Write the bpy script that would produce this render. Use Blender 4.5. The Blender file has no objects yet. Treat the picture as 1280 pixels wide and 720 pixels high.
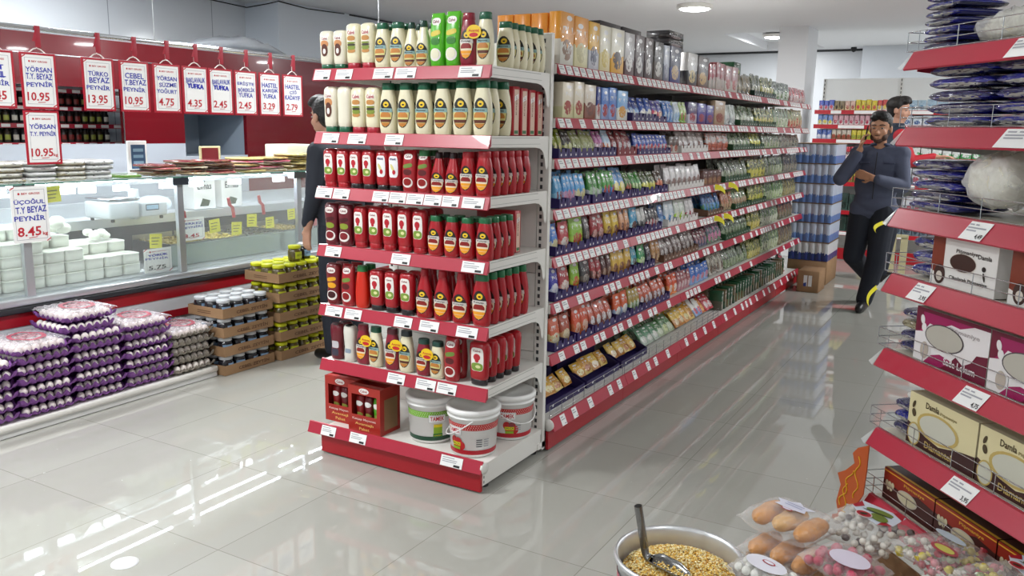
import bpy, bmesh, math, random
from mathutils import Vector, Matrix
SC = bpy.context.scene
COL = SC.collection
PI = math.pi
rad = math.radians

# ---------------------------------------------------------------- camera, world, exposure
CAM_H = 1.545
cam_d = bpy.data.cameras.new('camera'); cam = bpy.data.objects.new('camera', cam_d); COL.objects.link(cam)
cam_d.sensor_width = 36; cam_d.lens = 1060 / 1280 * 36; cam_d.clip_start = 0.05; cam_d.clip_end = 60
yaw, pitch, roll = rad(-29.88), rad(10.64), rad(1.02)
_f = Vector((math.sin(yaw) * math.cos(pitch), math.cos(yaw) * math.cos(pitch), -math.sin(pitch)))
_r = Vector((math.cos(yaw), -math.sin(yaw), 0)); _u = _r.cross(_f)
_r2 = math.cos(roll) * _r + math.sin(roll) * _u; _u2 = -math.sin(roll) * _r + math.cos(roll) * _u
cam.matrix_world = Matrix(((_r2.x, _u2.x, -_f.x, 0), (_r2.y, _u2.y, -_f.y, 0), (_r2.z, _u2.z, -_f.z, CAM_H), (0, 0, 0, 1)))
SC.camera = cam
SC.view_settings.view_transform = 'Standard'; SC.view_settings.look = 'None'
SC.view_settings.exposure = 0.14; SC.view_settings.gamma = 1; SC.view_settings.use_curve_mapping = False
wd = bpy.data.worlds.new('world'); SC.world = wd; wd.use_nodes = True
wd.node_tree.nodes['Background'].inputs[0].default_value = (0.8, 0.88, 1, 1)
wd.node_tree.nodes['Background'].inputs[1].default_value = 0.3
ZC = 2.85                     # ceiling height
LAMP_POWER = 40               # watts of every round ceiling lamp
TUBE_STRENGTH = 30

# ---------------------------------------------------------------- helpers
def srgb(c):
    if isinstance(c, str):
        c = tuple(int(c[i:i + 2], 16) / 255 for i in (0, 2, 4))
    return tuple(x / 12.92 if x <= 0.04045 else ((x + 0.055) / 1.055) ** 2.4 for x in c)

MATS = {}
def mat(name, col='808080', rough=0.5, metal=0.0, coat=0.0, bump=0.0, bscale=60, var=0.0, vscale=4, emit=None, estr=0, alpha=None, trans=0, spec=None):
    if name in MATS: return MATS[name]
    m = bpy.data.materials.new(name); m.use_nodes = True; MATS[name] = m
    nt = m.node_tree; b = nt.nodes['Principled BSDF']
    c = srgb(col)
    b.inputs['Base Color'].default_value = (*c, 1)
    b.inputs['Roughness'].default_value = rough; b.inputs['Metallic'].default_value = metal
    b.inputs['Coat Weight'].default_value = coat
    if spec is not None: b.inputs['Specular IOR Level'].default_value = spec
    if trans: b.inputs['Transmission Weight'].default_value = trans
    if alpha is not None: b.inputs['Alpha'].default_value = alpha
    if emit:
        b.inputs['Emission Color'].default_value = (*srgb(emit), 1); b.inputs['Emission Strength'].default_value = estr
    if bump or var:
        tc = nt.nodes.new('ShaderNodeTexCoord')
        if bump:
            n = nt.nodes.new('ShaderNodeTexNoise'); n.inputs['Scale'].default_value = bscale; n.inputs['Detail'].default_value = 3
            nt.links.new(tc.outputs['Object'], n.inputs['Vector'])
            bp = nt.nodes.new('ShaderNodeBump'); bp.inputs['Strength'].default_value = bump; bp.inputs['Distance'].default_value = 0.01
            nt.links.new(n.outputs[0], bp.inputs['Height']); nt.links.new(bp.outputs[0], b.inputs['Normal'])
        if var:
            n = nt.nodes.new('ShaderNodeTexNoise'); n.inputs['Scale'].default_value = vscale; n.inputs['Detail'].default_value = 4
            nt.links.new(tc.outputs['Object'], n.inputs['Vector'])
            mx = nt.nodes.new('ShaderNodeMix'); mx.data_type = 'RGBA'
            mx.inputs[6].default_value = (*[x * (1 - var) for x in c], 1); mx.inputs[7].default_value = (*[min(1, x * (1 + var)) for x in c], 1)
            nt.links.new(n.outputs[0], mx.inputs[0]); nt.links.new(mx.outputs[2], b.inputs['Base Color'])
    return m

class G:
    """tiny node-graph writer for the printed-packaging materials"""
    def __init__(s, m): s.nt = m.node_tree
    def n(s, t, **k):
        x = s.nt.nodes.new(t)
        for a, v in k.items(): setattr(x, a, v)
        return x
    def put(s, sock, v):
        if hasattr(v, 'is_output'): s.nt.links.new(v, sock)
        else: sock.default_value = v
    def m(s, op, a, b=0.0, c=0.0):
        x = s.n('ShaderNodeMath', operation=op)
        s.put(x.inputs[0], a); s.put(x.inputs[1], b); s.put(x.inputs[2], c)
        return x.outputs[0]
    def mix(s, f, a, b):
        x = s.n('ShaderNodeMix', data_type='RGBA'); s.put(x.inputs[0], f); s.put(x.inputs[6], a); s.put(x.inputs[7], b)
        return x.outputs[2]
    def attr(s, name):
        x = s.n('ShaderNodeAttribute', attribute_type='OBJECT', attribute_name=name); return x
    def noise(s, vec, sc, det=2):
        x = s.n('ShaderNodeTexNoise'); s.put(x.inputs['Vector'], vec); x.inputs['Scale'].default_value = sc; x.inputs['Detail'].default_value = det
        return x.outputs[0]
    def ell(s, u, v, cx, cy, rx, ry):
        a = s.m('POWER', s.m('DIVIDE', s.m('SUBTRACT', u, cx), rx), 2.0)
        b = s.m('POWER', s.m('DIVIDE', s.m('SUBTRACT', v, cy), ry), 2.0)
        return s.m('LESS_THAN', s.m('ADD', a, b), 1.0)

def pack_material(name, rough=0.35, wild=0.3, coat=0.3, bump=0.0, text=True, metal=0.0, busy=0.0, pic_on=True):
    """printed pack: colours come from the object's own c1 (ground), c2 (lower field), c3 (picture) and sd (seed)"""
    m = bpy.data.materials.new(name); m.use_nodes = True; g = G(m); b = m.node_tree.nodes['Principled BSDF']
    tc = g.n('ShaderNodeTexCoord'); sp = g.n('ShaderNodeSeparateXYZ'); g.put(sp.inputs[0], tc.outputs['Generated'])
    u, v = sp.outputs[0], sp.outputs[2]
    sd = g.attr('sd').outputs['Fac']
    cv = g.n('ShaderNodeCombineXYZ'); g.put(cv.inputs[0], g.m('ADD', u, sd)); g.put(cv.inputs[1], g.m('MULTIPLY', sd, 3.1)); g.put(cv.inputs[2], v)
    n = g.noise(cv.outputs[0], 2.6, 3); nf = g.noise(cv.outputs[0], 9, 2)
    vv = g.m('ADD', v, g.m('MULTIPLY', g.m('SUBTRACT', n, 0.5), wild * 2))
    col = g.mix(g.m('LESS_THAN', vv, 0.42), g.attr('c1').outputs['Color'], g.attr('c2').outputs['Color'])
    if busy:
        n3 = g.noise(cv.outputs[0], 6.5, 2); col = g.mix(g.m('MULTIPLY', g.m('GREATER_THAN', n3, 0.56), busy), col, g.attr('c3').outputs['Color'])
        n4 = g.m('LESS_THAN', g.noise(cv.outputs[0], 4.1, 3), 0.4); col = g.mix(g.m('MULTIPLY', n4, busy), col, (0.02, 0.022, 0.018, 1))
    pic = 0.0 if not pic_on else g.m('MULTIPLY', g.ell(g.m('ADD', u, g.m('MULTIPLY', nf, 0.25)), v, 0.62, 0.3, 0.34, 0.2), g.m('GREATER_THAN', nf, 0.42))
    col = g.mix(pic, col, g.attr('c3').outputs['Color'])
    if text:
        band = g.m('MULTIPLY', g.m('GREATER_THAN', v, 0.6), g.m('LESS_THAN', v, 0.74))
        cv2 = g.n('ShaderNodeCombineXYZ'); g.put(cv2.inputs[0], g.m('ADD', g.m('MULTIPLY', u, 3.0), sd)); g.put(cv2.inputs[2], g.m('MULTIPLY', v, 1.2))
        tx = g.m('GREATER_THAN', g.noise(cv2.outputs[0], 4.0, 2), 0.55)
        side = g.m('MULTIPLY', g.m('GREATER_THAN', u, 0.1), g.m('LESS_THAN', u, 0.9))
        col = g.mix(g.m('MULTIPLY', g.m('MULTIPLY', band, tx), side), col, (0.85, 0.83, 0.8, 1))
        wn = g.n('ShaderNodeTexWhiteNoise', noise_dimensions='1D'); g.put(wn.inputs['W'], sd)
        col = g.mix(g.ell(u, v, g.m('MULTIPLY_ADD', wn.outputs[0], .3, .35), g.m('MULTIPLY_ADD', wn.outputs[0], .1, .8), 0.2, 0.05), col, (0.8, 0.78, 0.78, 1))
    g.put(b.inputs['Base Color'], col)
    b.inputs['Roughness'].default_value = rough; b.inputs['Coat Weight'].default_value = coat; b.inputs['Metallic'].default_value = metal
    if bump:
        bp = g.n('ShaderNodeBump'); bp.inputs['Strength'].default_value = bump; bp.inputs['Distance'].default_value = 0.02
        nn = g.noise(cv.outputs[0], 7, 3); g.put(bp.inputs['Height'], nn); g.put(b.inputs['Normal'], bp.outputs[0])
    MATS[name] = m
    return m

def film_material(name, tint='ffffff', opacity=0.16, rough=0.12, bump=0.6, bscale=22):
    """thin clear plastic: mostly see-through with glossy creases"""
    m = bpy.data.materials.new(name); m.use_nodes = True; g = G(m); nt = m.node_tree
    for x in list(nt.nodes):
        if x.type == 'BSDF_PRINCIPLED': nt.nodes.remove(x)
    out = nt.nodes['Material Output']
    tr = g.n('ShaderNodeBsdfTransparent'); tr.inputs[0].default_value = (*srgb(tint), 1)
    gl = g.n('ShaderNodeBsdfPrincipled'); gl.inputs['Base Color'].default_value = (*srgb(tint), 1); gl.inputs['Roughness'].default_value = rough
    gl.inputs['Coat Weight'].default_value = 0.6; gl.inputs['Coat Roughness'].default_value = 0.05
    tc = g.n('ShaderNodeTexCoord'); nn = g.noise(tc.outputs['Object'], bscale, 3)
    bp = g.n('ShaderNodeBump'); bp.inputs['Strength'].default_value = bump; bp.inputs['Distance'].default_value = 0.02
    g.put(bp.inputs['Height'], nn); g.put(gl.inputs['Normal'], bp.outputs[0])
    lw = g.n('ShaderNodeLayerWeight'); lw.inputs[0].default_value = 0.35; g.put(lw.inputs['Normal'], bp.outputs[0])
    mx = g.n('ShaderNodeMixShader'); g.put(mx.inputs[0], g.m('ADD', opacity, g.m('MULTIPLY', lw.outputs['Facing'], 0.45)))
    g.put(mx.inputs[1], tr.outputs[0]); g.put(mx.inputs[2], gl.outputs[0]); g.put(out.inputs[0], mx.outputs[0])
    MATS[name] = m
    return m

TXT = {}
def text_geo(s):
    """outline letters as flat faces, height about 1, starting at x=0"""
    if s in TXT: return TXT[s]
    c = bpy.data.curves.new('t', 'FONT'); c.body = s; c.resolution_u = 2; c.size = 1; c.offset = .018
    o = bpy.data.objects.new('t', c); COL.objects.link(o)
    dg = bpy.context.evaluated_depsgraph_get(); me = bpy.data.meshes.new_from_object(o.evaluated_get(dg))
    vs = [(v.co.x, v.co.y) for v in me.vertices]; fs = [tuple(p.vertices) for p in me.polygons]
    bpy.data.objects.remove(o); bpy.data.curves.remove(c); bpy.data.meshes.remove(me)
    x0 = min(v[0] for v in vs); x1 = max(v[0] for v in vs); y0 = min(v[1] for v in vs); y1 = max(v[1] for v in vs)
    vs = [((x - x0) / (x1 - x0), (y - y0) / (y1 - y0)) for x, y in vs]
    TXT[s] = (vs, fs, (x1 - x0) / (y1 - y0))
    return TXT[s]

class MB:
    def __init__(s): s.v = []; s.f = []; s.m = []; s.s = []
    def add(s, vs, fs, m=0, smooth=False):
        n = len(s.v); s.v += [tuple(v) for v in vs]
        for f in fs: s.f.append(tuple(i + n for i in f)); s.m.append(m); s.s.append(smooth)
        return s
    def box(s, x0, x1, y0, y1, z0, z1, m=0):
        return s.add([(x0, y0, z0), (x1, y0, z0), (x1, y1, z0), (x0, y1, z0), (x0, y0, z1), (x1, y0, z1), (x1, y1, z1), (x0, y1, z1)],
                     [(0, 3, 2, 1), (4, 5, 6, 7), (0, 1, 5, 4), (1, 2, 6, 5), (2, 3, 7, 6), (3, 0, 4, 7)], m)
    def rbox(s, x0, x1, y0, y1, z0, z1, r=0.005, m=0, seg=2):
        bm = bmesh.new(); bmesh.ops.create_cube(bm, size=1)
        for v in bm.verts: v.co = Vector((x0 + (v.co.x + .5) * (x1 - x0), y0 + (v.co.y + .5) * (y1 - y0), z0 + (v.co.z + .5) * (z1 - z0)))
        bmesh.ops.bevel(bm, geom=bm.edges[:], offset=r, segments=seg, profile=0.5, affect='EDGES')
        bm.verts.index_update(); vs = [v.co[:] for v in bm.verts]; fs = [[v.index for v in f.verts] for f in bm.faces]; bm.free()
        return s.add(vs, fs, m, True)
    def loft(s, rings, m=0, smooth=True, cap0=True, cap1=True, closed=True):
        n = len(rings[0]); vs = [p for r in rings for p in r]; fs = []
        for i in range(len(rings) - 1):
            for j in range(n if closed else n - 1):
                k = (j + 1) % n
                fs.append((i * n + j, i * n + k, (i + 1) * n + k, (i + 1) * n + j))
        s.add(vs, fs, m, smooth)
        if closed and cap0: s.add(rings[0], [tuple(range(n))[::-1]], m)
        if closed and cap1: s.add(rings[-1], [tuple(range(n))], m)
        return s
    def lathe(s, prof, seg=20, m=0, c=(0, 0, 0), smooth=True, cap0=True, cap1=True):
        return s.loft([[(c[0] + r * math.cos(2 * PI * j / seg), c[1] + r * math.sin(2 * PI * j / seg), c[2] + z) for j in range(seg)] for r, z in prof], m, smooth, cap0, cap1)
    def tube(s, pts, r, seg=8, m=0):
        pts = [Vector(p) for p in pts]; rings = []; up = None
        for i, p in enumerate(pts):
            t = (pts[min(i + 1, len(pts) - 1)] - pts[max(i - 1, 0)]).normalized()
            if up is None: up = Vector((0, 0, 1)) if abs(t.z) < .9 else Vector((1, 0, 0))
            a = t.cross(up).normalized(); b = a.cross(t); up = b
            rr = r[i] if isinstance(r, (list, tuple)) else r
            rings.append([tuple(p + rr * (math.cos(2 * PI * j / seg) * a + math.sin(2 * PI * j / seg) * b)) for j in range(seg)])
        return s.loft(rings, m)
    def prism(s, poly, fn, t0, t1, m=0):
        """poly of 2-d points, fn(a, b, t) -> 3-d"""
        n = len(poly); vs = [fn(a, b, t0) for a, b in poly] + [fn(a, b, t1) for a, b in poly]
        fs = [tuple(range(n))[::-1], tuple(range(n, 2 * n))] + [(j, (j + 1) % n, n + (j + 1) % n, n + j) for j in range(n)]
        return s.add(vs, fs, m)
    def ball(s, c, r, m=0, seg=10, rings=7, rot=None):
        rx, ry, rz = r if isinstance(r, tuple) else (r, r, r); R = []
        for i in range(1, rings):
            a = PI * i / rings
            R.append([Vector((rx * math.sin(a) * math.cos(2 * PI * j / seg), ry * math.sin(a) * math.sin(2 * PI * j / seg), -rz * math.cos(a))) for j in range(seg)])
        if rot: R = [[rot @ p for p in r_] for r_ in R]
        R = [[tuple(p + Vector(c)) for p in r_] for r_ in R]
        return s.loft(R, m)
    def text(s, txt, fn, w=None, h=1.0, m=0, cx=0, cy=0):
        """fn(x, y) -> 3-d point; text centred on cx, cy in a box w by h"""
        vs, fs, asp = text_geo(txt)
        if w is None: w = asp * h
        return s.add([fn(cx + (x - .5) * w, cy + (y - .5) * h) for x, y in vs], fs, m)
    def patch(s, poly, fn, m=0):
        return s.add([fn(x, y) for x, y in poly], [tuple(range(len(poly)))], m)
    def mesh(s, name, mats):
        me = bpy.data.meshes.new(name); me.from_pydata(s.v, [], s.f)
        for mt in (mats if isinstance(mats, (list, tuple)) else [mats]): me.materials.append(mt)
        me.polygons.foreach_set('material_index', s.m); me.polygons.foreach_set('use_smooth', s.s)
        me.update()
        return me
    def obj(s, name, mats, parent=None, loc=(0, 0, 0), rot=(0, 0, 0)):
        return link(name, s.mesh(name, mats), parent, loc, rot)

def fixn(me):
    bm = bmesh.new(); bm.from_mesh(me); bmesh.ops.recalc_face_normals(bm, faces=bm.faces[:]); bm.to_mesh(me); bm.free(); return me

def link(name, me, parent=None, loc=(0, 0, 0), rot=(0, 0, 0)):
    o = bpy.data.objects.new(name, me); COL.objects.link(o); o.location = loc
    o.rotation_euler = rot if isinstance(rot, tuple) else (0, 0, rot)
    if parent: o.parent = parent
    return o

def tag(o, label, cat, group=None, kind=None):
    if label: o['label'] = label
    if cat: o['category'] = cat
    if group: o['group'] = group
    if kind: o['kind'] = kind
    return o
def thing(name, label, cat, loc=(0, 0, 0), rot=0, group=None):
    return tag(link(name, None, None, loc, rot), label, cat, group)
def struct(name, mb, m, parent=None):
    o = mb.obj(name, m, parent)
    if not parent: o['kind'] = 'structure'
    return o
def dup(root, loc, rot=None, label=None, group=None, scale=None):
    r = root.copy(); COL.objects.link(r); r.location = loc
    if rot is not None: r.rotation_euler = rot if isinstance(rot, tuple) else (0, 0, rot)
    if scale is not None: r.scale = scale
    if label: r['label'] = label
    if group: r['group'] = group
    for ch in list(root.children):
        c = ch.copy(); COL.objects.link(c); c.parent = r
        for g_ in ch.children:
            d = g_.copy(); COL.objects.link(d); d.parent = c
    return r
PROTOS = []
def drop_protos():
    for p in PROTOS:
        for o in [g_ for c in p.children for g_ in c.children] + list(p.children) + [p]: bpy.data.objects.remove(o)
ORD = 'first second third fourth fifth sixth seventh eighth ninth tenth eleventh twelfth thirteenth fourteenth fifteenth sixteenth seventeenth eighteenth nineteenth twentieth'.split()
ORD += ['twenty-' + x for x in ORD[:9]] + ['thirtieth'] + ['thirty-' + x for x in ORD[:9]] + ['fortieth']
ORD = [x for x in ORD]

# ---------------------------------------------------------------- common materials
W_METAL = mat('white_metal', 'e6e4de', 0.38)
RED_RAIL = mat('red_rail_plastic', 'b0283d', 0.36, coat=0.15)
RED_KICK = mat('red_kick_paint', 'a51622', 0.35)
CHROME = mat('chrome', 'c8ccd0', 0.18, metal=1)
STEEL = mat('steel', 'b4b6b8', 0.3, metal=1)
BLACK = mat('black_rubber', '161616', 0.6)
PAPER = mat('white_paper', 'f2f2f0', 0.6)
PAPER_GREY = mat('grey_print', 'a4a4ac', 0.6)
INK_BLUE = mat('blue_ink', '2630a8', 0.5)
INK_RED = mat('red_ink', 'c02030', 0.5)
INK_BLACK = mat('black_ink', '141414', 0.5)
CARD = mat('cardboard', '9c7a58', 0.8, var=0.12, vscale=9)
CARD_D = mat('cardboard_dark_print', '5a3a26', 0.8)  # dark brown lettering on the jar trays
# ---------------------------------------------------------------- room
def tile_floor():
    m = bpy.data.materials.new('floor_tiles'); m.use_nodes = True; g = G(m); b = m.node_tree.nodes['Principled BSDF']
    tc = g.n('ShaderNodeTexCoord'); sp = g.n('ShaderNodeSeparateXYZ'); g.put(sp.inputs[0], tc.outputs['Object'])
    def line(a, off):
        x = g.m('ABSOLUTE', g.m('SUBTRACT', g.m('FRACT', g.m('DIVIDE', g.m('ADD', a, off), 0.6)), 0.5))
        return g.m('GREATER_THAN', x, 0.5 - 0.0028)
    gr = g.m('MAXIMUM', line(sp.outputs[0], 2.965 + 30), line(sp.outputs[1], 30 - 1.975))
    n = g.noise(tc.outputs['Object'], 1.3, 5); n2 = g.noise(tc.outputs['Object'], 45, 3)
    # every tile a shade of its own
    fl = g.n('ShaderNodeCombineXYZ'); g.put(fl.inputs[0], g.m('FLOOR', g.m('DIVIDE', g.m('ADD', sp.outputs[0], 32.965), 0.6))); g.put(fl.inputs[1], g.m('FLOOR', g.m('DIVIDE', g.m('ADD', sp.outputs[1], 28.025), 0.6)))
    wn = g.n('ShaderNodeTexWhiteNoise'); g.put(wn.inputs[0], fl.outputs[0])
    base = g.mix(g.m('MULTIPLY_ADD', wn.outputs[0], 0.35, g.m('MULTIPLY', n, 0.65)), (*srgb('a3a29a'), 1), (*srgb('b6b5ae'), 1))
    base = g.mix(g.m('GREATER_THAN', n2, 0.76), base, (*srgb('e8e8e4'), 1))
    g.put(b.inputs['Base Color'], g.mix(gr, base, (*srgb('8d8b82'), 1)))
    g.put(b.inputs['Roughness'], g.m('MULTIPLY_ADD', g.noise(tc.outputs['Object'], 3.5, 4), 0.02, 0.008))
    b.inputs['Specular IOR Level'].default_value = 0.75
    return m
X0, X1, Y0, Y1 = -7.45, 4.2, -3.2, 14.4
struct('floor', MB().box(X0 - .1, X1 + .1, Y0 - .1, Y1 + .1, -0.1, 0), tile_floor())
CEIL = mat('ceiling_paint', 'e6e6e8', 0.75, var=0.02, vscale=0.6)
RX0, RX1, RY0, RY1 = -3.5, -2.62, 11.7, 14.1      # raised ceiling coffer
c = MB()
c.box(X0 - .1, X1 + .1, Y0 - .1, RY0, ZC, ZC + .1); c.box(X0 - .1, X1 + .1, RY1, Y1 + .1, ZC, ZC + .1)
c.box(X0 - .1, RX0, RY0, RY1, ZC, ZC + .1); c.box(RX1, X1 + .1, RY0, RY1, ZC, ZC + .1)
c.box(RX0 - .02, RX1 + .02, RY0 - .02, RY1 + .02, ZC + .12, ZC + .2)
for a in ((RX0 - .02, RX0, RY0, RY1), (RX1, RX1 + .02, RY0, RY1), (RX0, RX1, RY0 - .02, RY0), (RX0, RX1, RY1, RY1 + .02)): c.box(*a, ZC + .1, ZC + .12)
struct('ceiling', c, CEIL)
WALL = mat('wall_paint', 'cdd0d4', 0.35, var=0.02, vscale=1)
def panel_wall():
    m = mat('glossy_wall_panel', 'e2e6ea', 0.12, coat=0.3)
    g = G(m); b = m.node_tree.nodes['Principled BSDF']; tc = g.n('ShaderNodeTexCoord'); sp = g.n('ShaderNodeSeparateXYZ'); g.put(sp.inputs[0], tc.outputs['Object'])
    l1 = g.m('GREATER_THAN', g.m('ABSOLUTE', g.m('SUBTRACT', g.m('FRACT', g.m('DIVIDE', g.m('ADD', sp.outputs[1], 20.35), 1.22)), 0.5)), 0.4965)
    g.put(b.inputs['Base Color'], g.mix(l1, (*srgb('e2e6ea'), 1), (*srgb('a0a6ae'), 1)))
    return m
PW = panel_wall()
struct('wall_left', MB().box(X0 - .1, X0, Y0, Y1, 0, ZC), PW)
struct('wall_back', MB().box(X0 - .1, X1 + .1, Y1, Y1 + .1, 0, ZC), WALL)
struct('wall_right', MB().box(X1, X1 + .1, Y0, Y1, 0, ZC), WALL)
struct('wall_front', MB().box(X0 - .1, X1 + .1, Y0 - .1, Y0, 0, ZC), WALL)
LEDGE = mat('dark_trim', '2a2c30', 0.5)
struct('trim_1', MB().box(X0, X1, Y1 - .03, Y1 - .0, ZC - .03, ZC), LEDGE)
# pier that steps out of the left wall, its ceiling joint dark
struct('wall_pier', MB().box(X0, -6.95, 6.95, 11.4, 0, ZC - .0), mat('pier_panel', 'dfe6ee', 0.2, coat=.2))
struct('trim_2', MB().box(-6.95, -6.93, 8.1, 11.4, ZC - .02, ZC - .005), LEDGE)
t = MB().tube([(-6.94, 8.0, ZC - .012), (-6.94, 7.4, ZC - .03), (-6.93, 6.94, ZC - .01), (-7.1, 6.93, ZC - .03), (-7.4, 6.93, ZC - .05), (-7.44, 6.0, ZC - .01), (-7.44, 4.5, ZC - .03)], 0.006, 6)
tag(t.obj('ceiling_cable', BLACK), 'thin black cable running along the wall top under the ceiling', 'cable')
# square column near the far end of the gondola
struct('column', MB().box(-2.63, -2.28, 11.15, 11.75, 0, ZC), mat('column_paint', 'ececee', 0.6))
# red partition behind the deli, with niche and shelf opening
REDW = mat('red_lacquer_wall', '680e19', 0.16, coat=0.3)
LOWP = mat('pale_blue_panel', 'b5bcc6', 0.2, coat=.2)
XR = -6.2
w = MB()
YA, YB, YN0, YN1, YE = 3.35, 4.46, 5.05, 5.75, 11.4
w.box(XR - .04, XR, 1.0, YA, 1.37, 2.17)
w.box(XR - .04, XR, YA, YB, 1.80, 2.17)
w.box(XR - .04, XR, YB, YN0, 1.37, 2.17)
w.box(XR - .04, XR, YN0, YN1, 1.62, 2.17)
w.box(XR - .04, XR, YN1, YE, 0, 2.17)
struct('wall_partition', w, REDW)
w = MB().box(XR - .04, XR, 1.0, YN0, 0, 1.37).box(XR - .04, XR, YN0, YN1, 0, 1.26)
struct('wall_partition_lower', w, LOWP)
w = MB().box(XR, XR + .006, 1.0, YB + .35, 2.02, 2.028).box(XR, XR + .006, YB - .004, YB + .004, 1.37, 1.8)
struct('trim_3', w, CHROME)
w = MB().box(XR - .7, XR - .66, YN0, YN1, 1.2, 1.7).box(XR - .66, XR - .04, YN0 - .02, YN0, 1.2, 1.7).box(XR - .66, XR - .04, YN1, YN1 + .02, 1.2, 1.7).box(XR - .66, XR - .04, YN0, YN1, 1.62, 1.66).box(XR - .66, XR - .04, YN0, YN1, 1.22, 1.26).box(XR - .5, XR - .46, 5.3, 5.34, 1.26, 1.62)
struct('niche', w, mat('niche_panel', '8d99a6', .4))
w = MB().box(XR - .05, XR - .75, 1.0, YE, 2.17, 2.2)
struct('partition_ledge', w, mat('ledge_top', '9aa0a6', .5))
st_ = MB().lathe([(.047, .0004), (.047, .0012), (.01, .0012)], 32, 0, cap0=True)  # flat white disc stands in for a ceiling lamp mirrored in the floor
tag(st_.obj('floor_lamp_reflection', mat('lamp_reflection_white', 'f0f2f2', .35), None, (-2.567, 1.735, 0)), 'round white disc standing in for a lamp reflection on the floor tiles, lower left', 'lamp reflection')
# ---------------------------------------------------------------- ceiling lamps
LAMP_ON = mat('lamp_diffuser', 'ffffff', .5, emit='f6fbff', estr=22)
def lamp(x, y, z, r, label, p):
    t = thing('ceiling_lamp', label, 'ceiling lamp', (x, y, z), 0, 'round ceiling lamps')
    MB().lathe([(r + .02, 0), (r + .02, -.03), (r, -.045), (r - .01, -.03), (r - .01, -.01)], 32, 0, cap0=True, cap1=False).obj('lamp_frame', W_METAL, t)
    MB().lathe([(r - .012, -.03), (r - .02, -.048), (r * .6, -.056), (.01, -.06)], 32, 0).obj('diffuser', LAMP_ON, t)
    l = bpy.data.lights.new('lamp_light', 'AREA'); l.shape = 'DISK'; l.size = r * 2; l.energy = p; l.color = (0.97, 0.99, 1.0); l.spread = PI
    link('lamp_light', l, t, (0, 0, -.07))
lamp(-3.0, 8.95, ZC - .002, .165, 'large round glowing ceiling lamp above the far half of the long gondola', LAMP_POWER * 1.3)
lamp(-3.12, 12.9, ZC + .1, .14, 'small round glowing ceiling lamp inside the raised ceiling coffer beside the column', LAMP_POWER * 1.5)
k = 0
for x, ys in ((-3.0, (-1.6, 1.4, 5.0)), (.9, (-1.6, 1.6, 5.0, 8.95, 12.9)), (-4.9, (1.0, 4.5)), (-6.35, (2.4, 4.25)), (2.9, (3, 9))):  # lamps over the deli side are added to brighten the upper-left wall and ceiling
    for y in ys:
        lamp(x, y, ZC - .002, .165, 'unseen round ceiling lamp over the sales floor outside the picture', LAMP_POWER * (1.5 if y > 8 else .5 if x > 0 else (.6 if x < -6 else 1.0) if x < -4 else 1.2))

# ---------------------------------------------------------------- end display rack
SLOT = mat('slot_dark', '3a3a3c', .7)
def rail_prism(mb, x0, x1, y, z, h=.05, m=0, out=.02):
    """price rail along X whose face leans outwards towards the bottom"""
    poly = [(y + .004, z + .002), (y - .002, z), (y - out, z - h), (y - out + .004, z - h - .003), (y + .004, z - h + .01)]
    mb.prism(poly, lambda a, b, t: (t, a, b), x0, x1, m)
def rail_point(y, z, h=.05, out=.02):
    """map (u along the rail, v down the face) to 3-d"""
    L = math.hypot(out - .002, h)
    return lambda u, v: (u, y - .0035 - v * (out - .002), z - v * h)
def add_tag(parent, u0, u1, fn, rnd, name='price_tag', sub=None):
    """paper price ticket with lines of print lying on the rail"""
    mb = MB(); off = .0012
    def P(u, v):
        x, y, z = fn(u, v); return (x, y - off, z)
    def Q(u, v):
        x, y, z = fn(u, v); return (x, y - off * 1.7, z)
    mb.add([P(u0, .94), P(u1, .94), P(u1, .08), P(u0, .08)], [(0, 1, 2, 3)])
    W = u1 - u0
    for vv, a, b in ((.2, .08, .6), (.38, .08, .82), (.52, .08, .7)):
        b = b * rnd.uniform(.85, 1.05)
        mb.add([Q(u0 + W * a, vv + .06), Q(u0 + W * b, vv + .06), Q(u0 + W * b, vv), Q(u0 + W * a, vv)], [(0, 1, 2, 3)], 1)
    mb.add([Q(u0 + W * .62, .88), Q(u0 + W * .9, .88), Q(u0 + W * .9, .7), Q(u0 + W * .62, .7)], [(0, 1, 2, 3)], 2)
    o = mb.obj(name, [PAPER, PAPER_GREY, INK_BLACK], parent); o['label'] = 'white paper price ticket'
    return o
EX0, EX1 = -2.705, -1.805
EZ = [1.79, 1.515, 1.27, 1.005, .725, .46]         # shelf surfaces of the end display, top down
rack = thing('end_display_rack', 'white end-of-aisle shelving rack with red price rails full of ketchup and mayonnaise', 'shelf rack', (0, 0, 0))
for x, nm in ((-1.855, 0), (-2.72, 1)):
    m = MB(); m.box(x, x + .055, 3.45, 3.475, .02, 1.965)
    z = .12
    while z < 1.95:
        m.box(x + .012, x + .024, 3.4485, 3.4502, z, z + .018, 1); z += .034
    m.box(x, x + .055, 3.41, 3.475, 0.03, .06)
    m.obj('upright', [W_METAL, SLOT], rack)
m = MB()
for z0, z1 in ((.12, .5), (.503, .88), (.883, 1.26), (1.263, 1.64), (1.643, 1.93)): m.box(-2.66, -1.86, 3.452, 3.462, z0, z1)
m.obj('back_panel', W_METAL, rack)
MB().box(EX0, EX1, 2.90, 2.915, .008, .1).obj('kick_plate', RED_KICK, rack)
m = MB().box(EX0, EX1, 2.915, 3.448, .1, .125)
for x in (EX0, EX1 - .004): m.box(x, x + .004, 2.916, 3.44, .03, .1)
for z in (.04, .062, .084): m.box(EX1 + .0002, EX1 + .001, 2.925, 2.93, z, z + .012, 1)
m.obj('base_shelf', [W_METAL, SLOT], rack)
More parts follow.
